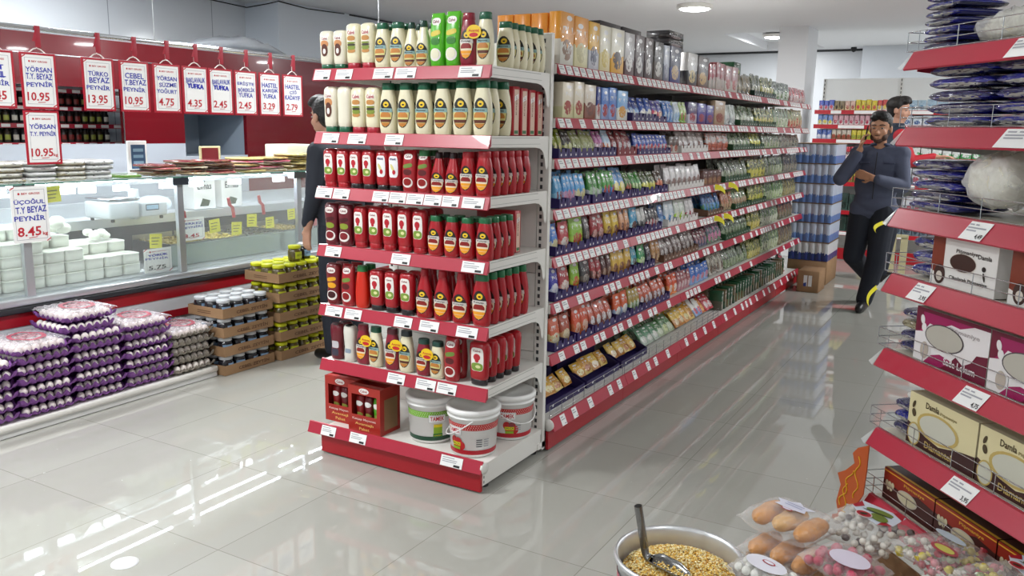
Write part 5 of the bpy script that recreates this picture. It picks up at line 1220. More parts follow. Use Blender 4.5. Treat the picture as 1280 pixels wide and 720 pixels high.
for i, y in enumerate((4.36, 4.62)):
    m = MB().rbox(-.06, .06, -.1, .1, 0, .25, .004)
    q = lambda a, b: (.0612, a, b)
    m.text('Elmas', q, .13, .05, 1, 0, .17); m.patch([(-.05, .02), (.03, .02), (.05, .06), (-.02, .08)], q, 2); m.patch([(-.01, .17 + .03), (.01, .2), (.0, .225)], q, 1)
    tag(m.obj('olive_tin', [P_('d8d8d6'), P_('2a2a30'), P_('3c4434')], None, (-5.23, y, .914)), f'white printed box on the rear ledge of the counter, {["left", "right"][i]} one of the pair', 'box', 'printed boxes on the rear ledge')
# flat packs lying on the glass shelf
rnd = random.Random(3)
SH = 1.2145
FL = MB()
_r = random.Random(9); _R = []
for z_, k_ in ((0, .9), (.1, 1), (.5, .985), (.9, 1), (1, .88)): _R.append([(.5 * k_ * math.copysign(abs(math.cos(2 * PI * j / 20)) ** .3, math.cos(2 * PI * j / 20)) + _r.uniform(-.015, .015), .5 + .5 * k_ * math.copysign(abs(math.sin(2 * PI * j / 20)) ** .3, math.sin(2 * PI * j / 20)), z_ + (_r.uniform(-.12, .0) if z_ > .5 else 0)) for j in range(20)])
FLM = FL.loft(_R).mesh('flat_pack', POUCHB)
def flat_pack(x, y, z, w, d, h, rot, cs, label, grp):
    o = link('flat_pack', FLM, None, (x + d / 2, y, z), (0, 0, rot)); o.scale = (w, d, h * .97)
    o['c1'], o['c2'], o['c3'] = [list(srgb(q)) for q in cs]; o['sd'] = rnd.uniform(0, 6)
    tag(o, label, 'food pack', grp)
PALE = ('e8e8e2', 'c8b484', 'e0dccc')
for i in range(7):
    for L in range(4):
        flat_pack(-4.66, 2.05 + i * .175 + rnd.uniform(-.01, .01), SH + .0005 + L * .028, .165, .26, .027, PI / 2 + rnd.uniform(-.04, .04), PALE if i % 2 else ('eceeee', 'd8d8d4', 'e4e4e0'), f'pale flat pack of yufka on the glass shelf, {ORD[i]} pile from left, {["bottom", "second", "third", "top"][L]}', 'pale flat packs on the glass shelf')
flat_pack(-4.62, 3.29, SH + .0005, .15, .2, .02, PI / 2, ('5c8c2c', '6ca03c', '88b050'), 'flat green packet on the glass shelf between the pale and the red packs', None)
BR = [('8c2c3c', 'd8ccb8', 'b8946c'), ('c8a878', '6c4c34', 'e8e0d0'), ('3c3028', 'c8b090', 'a05038'), ('a8384c', 'e0d0c0', 'd8a080'), ('d8ccb0', '8c7450', '503828')]
for i in range(3):
    for L in range(5 - (i == 0)):
        flat_pack(-4.64 + rnd.uniform(-.02, .04), 3.53 + i * .235 + rnd.uniform(-.015, .015), SH + .0005 + L * .0185, .17, .23, .018, PI / 2 + rnd.uniform(-.22, .22), rnd.choice(BR), f'brown and red flat pack, {ORD[i]} heap right of the green packet, {ORD[L]} from bottom', 'brown and red flat packs on the glass shelf')
YE = [('d8c878', 'b8a050', 'e8e0b0'), ('c0a868', 'e0d8b8', '8c6c3c'), ('e0dcc8', 'c8b878', 'a88850'), ('b04458', 'e8d8cc', 'c890a0')]
for i in range(4):
    for L in range(6 if i > 1 else 5):
        flat_pack(-4.64 + rnd.uniform(-.02, .04), 4.24 + i * .235 + rnd.uniform(-.01, .01), SH + .0005 + L * .0205, .175, .24, .02, PI / 2 + rnd.uniform(-.2, .2), YE[3] if (i < 2 and L % 2) else rnd.choice(YE[:3]), f'yellow or pink flat pack in the {ORD[i]} tall heap at the right of the glass shelf', 'yellow flat packs at the right of the glass shelf')
# small upright price holder and a red card on the shelf
t = thing('card_holder', 'small white stand with blue printed card on the glass shelf behind the red packs', 'card holder', (-4.92, 3.62, SH + .0005))
MB().rbox(-.01, .01, -.07, .07, 0, .21, .004).obj('board', PAPER, t)
m = MB(); q = lambda a, b: (.0108, a, b); m.patch([(-.05, .03), (.055, .03), (.055, .185), (-.05, .185)], q, 0)
for zz in (.06, .1, .14): m.patch([(-.035, zz), (.04, zz), (.04, zz + .02), (-.035, zz + .02)], lambda a, b: (.0116, a, b), 1)
m.obj('printed_card', [P_('3c5c80'), P_('8cb0c8')], t)
t = thing('card_holder', 'dark red card in a white frame standing among the packs on the glass shelf', 'card holder', (-4.93, 4.22, SH + .0005))
MB().rbox(-.008, .008, -.09, .09, 0, .17, .003).obj('board', mat('yellow_white_card', 'e8e0b0', .5), t)
MB().patch([(-.078, .012), (.07, .012), (.07, .158), (-.078, .158)], lambda a, b: (.0086, a, b)).obj('red_card', P_('8c1c2c'), t)
m = MB().rbox(-.12, .12, -.16, .16, 0, .18, .01); tag(m.obj('food_tub', mat('pale_tub', 'd8dccc', .4), None, (-4.9, 4.99, SH + .0005)), 'pale white box at the right end of the counter glass shelf', 'box')
# plastic bag resting on the partition ledge
m = MB(); r = random.Random(4); R = []
for i in range(12):
    a = i / 11; R.append([(-6.62 + .26 * math.cos(2 * PI * j / 16) * math.sin(PI * (a * .96 + .02)) , 5.3 + a * 1.5, 2.202 + .085 * math.sin(PI * (a * .96 + .02)) * (1 + math.sin(2 * PI * j / 16)) * (1 + r.uniform(-.12, .12))) for j in range(16)])
m.loft(R); tag(m.obj('plastic_bag', film_material('loose_sheet', 'dfe4ea', .5, .2, .7, 8)), 'big crumpled translucent plastic bag lying on top of the red partition', 'plastic bag')
# shelves of dark jars seen through the partition opening
jr = thing('jar_shelf', 'white shelving with red price strips behind the opening in the red partition', 'shelf rack', (-6.72, 0, 0))
MB().box(-.5, -.48, 3.0, 5.0, .9, 1.98).obj('back_panel', mat('shelf_back_grey', '9a9ca0', .5), jr)
for z in (1.37, 1.52, 1.66, 1.8):
    MB().box(-.48, 0, 3.0, 5.0, z - .02, z - .002).obj('shelf', W_METAL, jr)
    MB().box(0, .008, 3.0, 5.0, z - .035, z).obj('price_rail', RED_RAIL, jr)
    m = MB(); y = 3.05
    while y < 4.9: m.box(.0085, .0095, y, y + .07, z - .03, z - .005); y += .12
    o = m.obj('price_tags', PAPER, jr); o['kind'] = 'stuff'
jp = []
for c, l in (('2c1c1a', 'f0ece0'), ('241a18', '8c2c28'), ('30281c', 'a0a848'), ('1c1a20', 'd8d4c8')):
    t = thing('sauce_jar', 'x', 'jar'); PROTOS.append(t); jp.append(t)
    MB().lathe([(.024, 0), (.028, .006), (.028, .075), (.02, .09), (.019, .094)], 14).obj('jar_body', plastic(c), t)
    MB().lathe([(.021, .094), (.022, .11), (.018, .112)], 14).obj('lid', plastic('26262a'), t)
    m = MB(); n = 8; m.add([(.0286 * math.cos(a), .0286 * math.sin(a), z) for a in [-.9 + 1.8 * k / n for k in range(n + 1)] for z in (.022, .062)], [(2 * k, 2 * k + 2, 2 * k + 3, 2 * k + 1) for k in range(n)], 0, True); m.obj('label', P_(l), t)
for z in (1.37, 1.52, 1.66):
    for i in range(22):
        dup(jp[(i // 3) % 4], (-6.79, 3.32 + i * .066, z), 0, 'dark sauce jar on the shelves seen through the opening in the red partition', 'dark jars behind the red partition')
drop_protos(); PROTOS.clear()

# ---------------------------------------------------------------- egg platform, trays, eggs
MB().box(0, 0, 0, 0, 0, 0)
pf = thing('low_platform', 'low white platform along the deli counter carrying the stacks of egg trays', 'platform', (0, 0, 0))
MB().rbox(-4.47, -4.105, 1.2, 3.5, .034, .066, .004, 0, 1).obj('deck', W_METAL, pf)
MB().box(-4.128, -4.112, 1.2, 3.495, .004, .034).obj('skirt', mat('skirt_white', 'd8d8d6', .4), pf)
TRS = .298; EP = .0445
def tray_geo(colr, nm, rim):
    """moulded pulp tray: egg cups inside, scalloped outer wall rising to the rim"""
    n = 66; vs = []
    def prof(x):                       # 0 inside the egg field, 1 at the rim
        return max(0, (abs(x) - EP * 2.72) / (TRS / 2 - EP * 2.72))
    for i in range(n + 1):
        for j in range(n + 1):
            x = -TRS / 2 + TRS * i / n; y = -TRS / 2 + TRS * j / n
            c = .5 - .25 * (math.cos(2 * PI * (x / EP + .5)) + math.cos(2 * PI * (y / EP + .5)))
            z = .003 + .024 * c
            e = max(prof(x), prof(y)); t = y if prof(x) > prof(y) else x
            s_ = .5 + .5 * math.cos(2 * PI * (t / EP)) if min(prof(x), prof(y)) < .4 else 1
            zr = rim - .011 + .02 * s_
            if e > 0: z = (z * (1 - e) + (.004 + (zr - .004) * e ** 2) * e)
            vs.append((x, y, z))
    fs = [(i * (n + 1) + j, (i + 1) * (n + 1) + j, (i + 1) * (n + 1) + j + 1, i * (n + 1) + j + 1) for i in range(n) for j in range(n)]
    return MB().add(vs, fs, 0, True).mesh(nm, mat(nm + '_pulp', colr, .7, bump=.3, bscale=120))
TP = [tray_geo('85509a', 'purple_tray', r_) for r_ in (.032, .043)]; TG = [tray_geo('968f84', 'grey_tray', r_) for r_ in (.032, .042)]
def egg_mesh():
    m = MB(); R = []
    for i in range(1, 8):
        a = PI * i / 8; k = 1 - .12 * math.cos(a) * -1
        R.append([(.0206 * math.sin(a) * math.cos(2 * PI * j / 12) * (1 + .08 * math.cos(a)), .0206 * math.sin(a) * math.sin(2 * PI * j / 12) * (1 + .08 * math.cos(a)), -.0222 * math.cos(a) + .0222) for j in range(12)])
    return m.loft(R).mesh('egg', mat('eggshell', 'e9e1da', .45, spec=.4))
EGG = egg_mesh()
def tray_stack(y, n, me, name, word, x=-4.262, top_dx=(0, 0, 0), z0=.0665, nfull=1):
    global eggs
    r = random.Random(int(y * 100)); lp = .0535
    for L in range(n):
        ox, oy = r.uniform(-.006, .006), r.uniform(-.002, .002); rot = (L % 2) * PI / 2 * 0
        dx = dy = 0
        if L >= n - len(top_dx): dx, dy = top_dx[L - (n - len(top_dx))] if isinstance(top_dx[0], tuple) else (0, 0)
        z = z0 + L * lp + (.0 if L % 2 else .004 * 0)
        tr_ = r.uniform(-.03, .03); o = link('egg_tray', me[(L + n + 1) % 2], None, (x + ox + dx, y + oy + dy, z), tr_)
        tag(o, f'{word} egg tray, {ORD[L]} from bottom in the {name}', 'egg tray', f'egg trays of the {name}')
        p = EP
        for i in range(6):
            for j in range(6):
                if j == 5 and L < 0: continue
                top = L == n - 1
                ex, ey = p * (i - 2.5), p * (j - 2.5); ex, ey = ex * math.cos(tr_) - ey * math.sin(tr_), ex * math.sin(tr_) + ey * math.cos(tr_)
                if not top and not i == 5 and not (L >= n - nfull - 1 and (j == 0)): continue
                e = link('egg', EGG, None, (x + ox + dx + ex, y + oy + dy + ey, z + .0098 + r.uniform(0, .0008)), (r.uniform(-.05, .05), r.uniform(-.05, .05), r.uniform(0, 6)))
                row = 'among the eggs on the top tray' if top else f'in the front row of tray {L + 1}'
                tag(e, f'white egg on the top tray of the {name}' if top else f'white egg in front of the {ORD[L]} tray of the {name}', 'egg', f'eggs of the {name}')
tray_stack(2.13, 6, TP, 'leftmost stack', 'purple')
tray_stack(2.432, 7, TP, 'second stack', 'purple', top_dx=((0, 0), (.01, -.02)))
tray_stack(2.735, 9, TP, 'tallest stack', 'purple', top_dx=((-.01, -.05), (-.03, -.02)))
tray_stack(3.038, 7, TP, 'stack beside the grey', 'purple')
tray_stack(3.338, 5, TG, 'grey stack', 'grey')
FILM = film_material('egg_film', 'f4f0f4', .1, .1, .9, 18)
def top_film(x, y, z, nm, label):
    n = 24; vs = []
    for i in range(n + 1):
        for j in range(n + 1):
            u, v = i / n - .5, j / n - .5; e = max(abs(u), abs(v)) * 2
            vs.append((x + u * .305, y + v * .305, z + .006 * math.sin(u * 40) * math.cos(v * 43) - (.012 * max(0, e - .85) / .15)))
    o = MB().add(vs, [(i * (n + 1) + j, (i + 1) * (n + 1) + j, (i + 1) * (n + 1) + j + 1, i * (n + 1) + j + 1) for i in range(n) for j in range(n)], 0, True).obj('plastic_film', FILM)
    tag(o, label, 'plastic film', 'films over the egg stacks')
    m = MB(); rr = []
    for k in range(28):
        a = 2 * PI * k / 28
        for q in (.75, 1): rr.append((x + .02 + .105 * q * math.cos(a), y + .085 * q * math.sin(a), z + .0075 + .002 * math.sin(5 * a)))
    m.add(rr, [(2 * k, (2 * k + 2) % 56, (2 * k + 3) % 56, 2 * k + 1) for k in range(28)], 0, True)
    for q in (-.03, 0, .03): m.add([(x + .02 + q - .008, y - .05, z + .0085), (x + .02 + q + .004, y - .05, z + .0085), (x + .02 + q + .004, y + .05, z + .0085), (x + .02 + q - .008, y + .05, z + .0085)], [(0, 1, 2, 3)], 0)
    m.obj('printed_ring', P_('a85060'), o)
top_film(-4.262, 2.412, .0665 + 6 * .0535 + .066, 'a', 'clear film with a red printed ring over the second stack from left')
top_film(-4.292, 2.715, .0665 + 8 * .0535 + .066, 'b', 'clear film with a red printed ring over the tallest egg stack')
top_film(-4.262, 3.038, .0665 + 6 * .0535 + .066, 'c', 'clear film with a red printed ring over the purple stack beside the grey one')
top_film(-4.262, 3.338, .0665 + 4 * .0535 + .066, 'd', 'clear film with a red printed ring over the grey egg stack')

# ---------------------------------------------------------------- cartons of olive jars
OLV = mat('olive_fill_dark', '1c1a20', .25, coat=.5); OLG = mat('olive_fill_green', '5c5024', .2, coat=.5, var=.4, vscale=60)
def jar_proto(fill, lidc, lab):
    t = thing('olive_jar', 'x', 'jar'); PROTOS.append(t)
    MB().lathe([(.036, 0), (.043, .006), (.046, .03), (.045, .07), (.038, .084), (.034, .088)], 20).obj('glass_body', fill, t)
    MB().lathe([(.038, .086), (.042, .088), (.042, .104), (.039, .108), (.01, .108)], 24).obj('lid', mat('lid_' + lidc, lidc, .35, coat=.2), t)
    m = MB(); n = 8; m.add([(.0475 * math.sin(a), -.0475 * math.cos(a), z) for a in [-.7 + 1.4 * k / n for k in range(n + 1)] for z in (.02, .066)], [(2 * k, 2 * k + 2, 2 * k + 3, 2 * k + 1) for k in range(n)], 0, True)
    m.text('ZEYTİN', lambda u, z: (.0482 * math.sin(u / .047), -.0482 * math.cos(u / .047), z), .045, .014, 1, 0, .045)
    m.obj('label', [P_(lab), P_('1c2c5c' if lab != 'c8d030' else '2c5c2c')], t)
    return t
JW = jar_proto(OLV, 'd4d8dc', '88a8c8'); JY = jar_proto(OLG, 'd4d818', 'c8d030')
def carton_tray(x0, x1, y0, y1, z, h, label):
    w = (y1 - y0); d = x1 - x0; th = .004; m = MB()
    m.box(x0, x1, y0, y1, z, z + th); m.box(x1 - th, x1, y0, y1, z + th, z + h); m.box(x0, x0 + th, y0, y1, z + th, z + h)
    m.box(x0 + th, x1 - th, y0, y0 + th, z + th, z + h); m.box(x0 + th, x1 - th, y1 - th, y1, z + th, z + h)
    o = link('carton_tray', None, None, (0, 0, 0)); tag(o, label, 'cardboard tray', 'cardboard trays of olive jars')
    m.obj('tray_body', CARD, o)
    m = MB(); m.text('CEBEL ZEYTİN', lambda a, b: (x1 + .0008, a, b), w * .62, h * .42, 0, (y0 + y1) / 2 + .03, z + h * .5); m.obj('front_lettering', CARD_D, o)
    m = MB()
    for k in range(2): m.patch([(-.07, .35 + .2 * k), (.05, .35 + .2 * k), (.05, .42 + .2 * k), (-.07, .42 + .2 * k)], lambda a, b: ((x0 + x1) / 2 + a, y0 - .0008, z + h * b))
    m.obj('side_lettering', CARD_D, o)
def jar_pallet(x1, y0, ny, nx, n, J, word, toph, pitch, z0=.003):
    st = .1; y1 = y0 + ny * st + .012; x0 = x1 - nx * st - .012
    for L in range(n):
        z = z0 + L * pitch
        carton_tray(x0, x1, y0, y1, z, .062 if L < n - 1 else toph, f'cardboard tray reading CEBEL ZEYTİN, {ORD[L]} from the floor in the {word} stack')
        for a in range(nx):
            for b in range(ny):
                if a and b and L < n - 1: continue
                dup(J, (x1 - .056 - a * st, y0 + .056 + b * st, z + .0045), PI / 2 + rad(random.Random(a * 7 + b + L).uniform(-25, 25)), f'{"white" if J is JW else "yellow"}-lidded olive jar in the {ORD[L]} tray from the floor, {["front", "second", "third"][a]} row', f'{"white" if J is JW else "yellow"}-lidded olive jars, {ORD[L]} tray')
    return x0, y1
jar_pallet(-4.06, 3.515, 4, 3, 4, JW, 'white-lidded', .062, .12)
jar_pallet(-4.03, 3.96, 5, 3, 5, JY, 'yellow-lidded', .062, .13)
dup(JY, (-4.12, 4.2, .003 + 4 * .13 + .0045 + .109), PI / 2, 'yellow-lidded olive jar standing alone on top of the yellow-lidded stack')
dup(JW, (-4.16, 4.33, .003 + 4 * .13 + .0045 + .109), PI / 2, 'brown olive jar with pale lid on top of the yellow-lidded stack, at the right')
drop_protos(); PROTOS.clear()
MB()
# ---------------------------------------------------------------- right-hand shelf (turned towards the aisle)
SA = rad(-50.3); SP = Vector((-.27, 2.757, 0)); SD = Vector((math.cos(SA), math.sin(SA), 0)); SN = Vector((-math.sin(SA), math.cos(SA), 0))
def RW(s, t, z=0): return tuple(SP + SD * s + SN * t + Vector((0, 0, z)))
SZ = [1.782, 1.568, 1.332, 1.135, .903, .648, .43]
rs = thing('corner_shelf_rack', 'shelf rack at the right edge with wide red rails and wire guards, sweet boxes and bags', 'shelf rack', tuple(SP), SA)
SL = 1.25; SDEP = .44
MB().box(-.0, SL, SDEP - .012, SDEP, .1, 2.1).obj('back_panel', W_METAL, rs)
MB().box(.0, SL, .015, SDEP - .013, .05, .13).obj('base_shelf', W_METAL, rs)
MB().box(.0, SL, .0, .014, .0, .125).obj('kick_plate', RED_KICK, rs)
for x in (.0, SL - .03): MB().box(x, x + .03, SDEP + .001, SDEP + .03, 0, 2.15).obj('upright', W_METAL, rs)
RR = mat('red_rail_wide', 'b62c42', .3, coat=.25)
CLEARP = film_material('clear_rail', 'ffffff', .22, .15, .1, 20)
rtags = {0: [(.40, .5, '')], 1: [(.40, .56, '')], 2: [(.315, .405, '4,49')], 3: [(.125, .215, '3,95')], 4: [(.365, .465, '4,75')], 5: [(.36, .47, '3,95')]}
for i, z in enumerate(SZ):
    MB().box(.0, SL, .012, SDEP - .013, z - .024, z - .002).obj('shelf', mat('shelf_beige', 'cfc9b8', .45), rs)
    m = MB(); m.prism([(.012, z + .002), (.004, z), (-.026, z - .05), (-.022, z - .054), (.012, z - .04)], lambda a, b, t: (t, a, b), .0, SL); m.obj('price_rail', RR, rs)
    m = MB()     # the clear holder's end, cut slantwise and sticking out past the rail
    m.add([(-.001, .003, z), (-.03, -.024, z - .046), (-.001, -.029, z - .052)], [(0, 1, 2)], 0)
    m.obj('rail_end', CLEARP if i != 1 else CLEARP, rs)
    m = MB(); m.prism([(.02, z - .055), (.02, z - .003), (.42, z - .003), (.42, z - .09)], lambda a, b, t: (t, a, b), .0, .003); m.obj('shelf_bracket', RR if i == 0 else W_METAL, rs)
    for a, b, price in rtags.get(i, []):
        m = MB(); f = lambda o: (lambda u, v: (u, .004 - .030 * v - o * 1.2, z - .05 * v + o * .6))
        g1, g2 = f(.0015), f(.0024)
        m.add([g1(a - .004, .97), g1(b - .012, .97), g1(b, .06), g1(a + .01, .06)], [(0, 1, 2, 3)])
        W = b - a
        for v, p, q in ((.18, .12, .3), (.18, .36, .5), (.34, .1, .84), (.48, .1, .5)): m.add([g2(a + W * p, v + .07), g2(a + W * q, v + .07), g2(a + W * q, v), g2(a + W * p, v)], [(0, 1, 2, 3)], 1)
        if price: m.text(price, lambda x, y: g2(x, .78 - y), .026, .26, 2, b - .026, 0)
        m.obj('price_tag', [PAPER, PAPER_GREY, INK_BLACK], rs)['label'] = 'white paper price ticket'
    m = MB(); r = .0014; h = .058
    for zz in (.004, h / 2, h): m.tube([(-.045, .20, z + zz), (-.045, .002, z + zz), (SL, .002, z + zz)] if 0 else [(-.045, .012, z + zz), (SL, .012, z + zz)], r, 6)
    x = -.045
    k = 0
    while x < SL: m.tube([(x, .012, z + .002), (x, .012, z + h)], r, 6); x += .052 if k == 0 else .165; k += 1
    for zz in (.004, h / 2, h): m.tube([(-.045, .012, z + zz), (-.045, .20, z + zz)], r, 6)
    m.obj('wire_guard', CHROME, rs)
for i in range(2):     # bits of yellow tape curling from two rail ends
    z = SZ[2 + i]; m = MB(); vs = []
    for j in range(9):
        q = j / 8; c = Vector((-.028 - .03 * math.sin(q * 2.4), -.02 - .012 * q, z - .045 - .06 * q * (1 if i else .5)))
        vs += [tuple(c + Vector((-.006, 0, .004))), tuple(c + Vector((.006, 0, -.004)))]
    m.add(vs, [(2 * j, 2 * j + 1, 2 * j + 3, 2 * j + 2) for j in range(8)], 0, True); m.obj('tape_scrap', YP, rs)
RICE = pack_material('rice_bag_foil', .12, .5, .8, bump=.7, busy=.3, text=False)
def rice_mesh(sd):
    r = random.Random(sd); R = []; n = 28
    for i in range(21):
        t = i / 20; u = t * 2 - 1; th = max(.1, (1 - abs(u / .96) ** 7)) ** .5 if abs(u) < .95 else .08
        ring = []
        for j in range(n):
            a = 2 * PI * j / n; ca, sa = math.cos(a), math.sin(a)
            z = .5 + .48 * th * math.copysign(abs(sa) ** .36, sa) * (1 + r.uniform(-.1, .0))
            ring.append((u * .5, .5 + .49 * (.93 + .07 * th) * math.copysign(abs(ca) ** .6, ca) + r.uniform(-.01, .01), z))
        R.append(ring)
    return MB().loft(R).mesh('rice_bag', RICE)
RM = [rice_mesh(i) for i in range(4)]
NAVY = [('181e80', '1a2090', 'a4a4a8'), ('12185c', '181e84', 'a8a6a0'), ('1e2690', '12184c', 'b4b2ac')]
rnd = random.Random(17)
def rice(s, t, z, w, d, h, label, grp, cs=None, rz=0.0):
    o = link('rice_bag', RM[rnd.randrange(4)], None, RW(s, t, z), SA + rz); o.scale = (w, d, h)
    cs = cs or rnd.choice(NAVY); o['c1'], o['c2'], o['c3'] = [list(srgb(q)) for q in cs]; o['sd'] = rnd.uniform(0, 6)
    tag(o, label, 'bag', grp); return o
for L in range(8): rice(.05, .04, SZ[0] + .001 + L * .0225, .15, .16, .023, f'small navy bag in the narrow stack on the top corner shelf, {ORD[L]} from bottom', 'small navy bags on the top corner shelf')
for c, s in enumerate((.16, .43, .72)):
    for L in range(5): rice(s + rnd.uniform(-.003, .003), .035, SZ[1] + .001 + L * .0345, .262, .17, .0352, f'navy rice bag with clear window, second corner shelf, {ORD[c]} stack, {ORD[L]} from bottom', 'navy rice bags on the second corner shelf')
for c, s in enumerate((.115,)):
    for L in range(5): rice(s - .01 + rnd.uniform(-.004, .004), .035, SZ[2] + .001 + L * .0295, .22, .17, .03, f'navy rice bag with silver window, third corner shelf, {ORD[L]} from bottom', 'navy rice bags on the third corner shelf')
for L in range(3): rice(.4, .21, SZ[2] + .001 + L * .0355 , .25, .17, .0345, f'navy rice bag behind the clear bag on the third corner shelf, {ORD[L]} from bottom', 'navy rice bags behind the clear bag')
for L in range(3): rice(.075, .06, SZ[3] + .001 + L * .0405, .125, .16, .0395, f'navy bag left of the white sweet box on the fourth corner shelf, {ORD[L]} from bottom', 'navy bags on the fourth corner shelf', rz=.1)
for L in range(4): rice(.052, .05, SZ[4] + .001 + L * .0335, .1, .15, .032, f'small dark blue bag left of the magenta boxes, {ORD[L]} from bottom', 'dark blue bags on the fifth corner shelf', NAVY[1] if L != 2 else ('8c8468', '6c6448', 'b8b090'))
for L in range(3): rice(.062, .05, SZ[5] + .001 + L * .0355, .1, .15, .0345, f'small dark blue bag left of the cream sweet boxes, {ORD[L]} from bottom', 'dark blue bags on the sixth corner shelf', NAVY[2] if L == 1 else NAVY[1])
rice(.17, .12, SZ[6] + .001 + .1, .28, .16, .05, 'navy bag lying behind the red sweet boxes on the lowest corner shelf', None, NAVY[1]).location.z = SZ[6] + .001
# white foam tray on top of the bags
m = MB().rbox(0, .064, .02, .16, 0, .018, .008); m2 = m.obj('foam_tray', mat('foam_white', 'e2e0da', .5), None, RW(.045, .045, SZ[5] + .108 + .004), SA); tag(m2, 'white foam tray lying on the dark blue bags beside the cream boxes', 'tray')
# big clear bags
CLR = film_material('noodle_bag_film', 'ffffff', .24, .06, 1.0, 15)
NOOD = mat('noodle_white', 'd6d3c2', .6, bump=.6, bscale=16, var=.16, vscale=9)
def clear_bag(s, t, z, w, d, h, label, tiltx=0, rz=0, fill=NOOD):
    r = random.Random(int(s * 1000)); 
    def shape(k, jit):
        R = []
        for i in range(13):
            q = i / 12; u = 2 * q - 1; e = max(.08, (1 - abs(u) ** 3) ** .5)
            R.append([(u * .5 * w * k, .5 * d * k * (.7 + .3 * e) * math.copysign(abs(math.cos(2 * PI * j / 22)) ** .7, math.cos(2 * PI * j / 22)) + d * .5 + r.uniform(-jit, jit), h * .5 + .5 * h * k * e * math.copysign(abs(math.sin(2 * PI * j / 22)) ** .8, math.sin(2 * PI * j / 22)) + r.uniform(-jit, jit)) for j in range(22)])
        return R
    o = link('clear_food_bag', None, None, RW(s, t, z), (tiltx, 0, SA + rz)); tag(o, label, 'bag', 'big clear bags of white food')
    MB().loft(shape(.9, .007)).obj('filling', fill, o)
    MB().loft(shape(1, .01)).obj('bag_film', CLR, o)
clear_bag(.34, .035, SZ[0] + .004, .32, .16, .085, 'clear bag of white food, lower one on the top corner shelf')
clear_bag(.66, .035, SZ[0] + .004, .28, .16, .085, 'clear bag of white food at the right of the top corner shelf')
clear_bag(.42, .05, SZ[0] + .108, .3, .15, .08, 'clear bag of pale green food lying on the other bags, top corner shelf', fill=mat('pale_green_food', 'b4b878', .6, var=.2, vscale=14, bump=.5))
clear_bag(.33, .03, SZ[2] + .015, .2, .17, .145, 'bulging clear bag of white food leaning on the third corner shelf', tiltx=.25)
clear_bag(.575, .035, SZ[2] + .01, .25, .16, .13, 'loose clear bag of white food at the picture edge, third corner shelf', tiltx=.1)
m = MB().rbox(-.06, .06, 0, .1, 0, .1, .01); tag(m.obj('tub', mat('beige_tub', 'a8a080', .5), None, RW(.56, .03, SZ[2] + .15), SA), 'beige tub at the right end of the third corner shelf', 'tub') if 0 else None

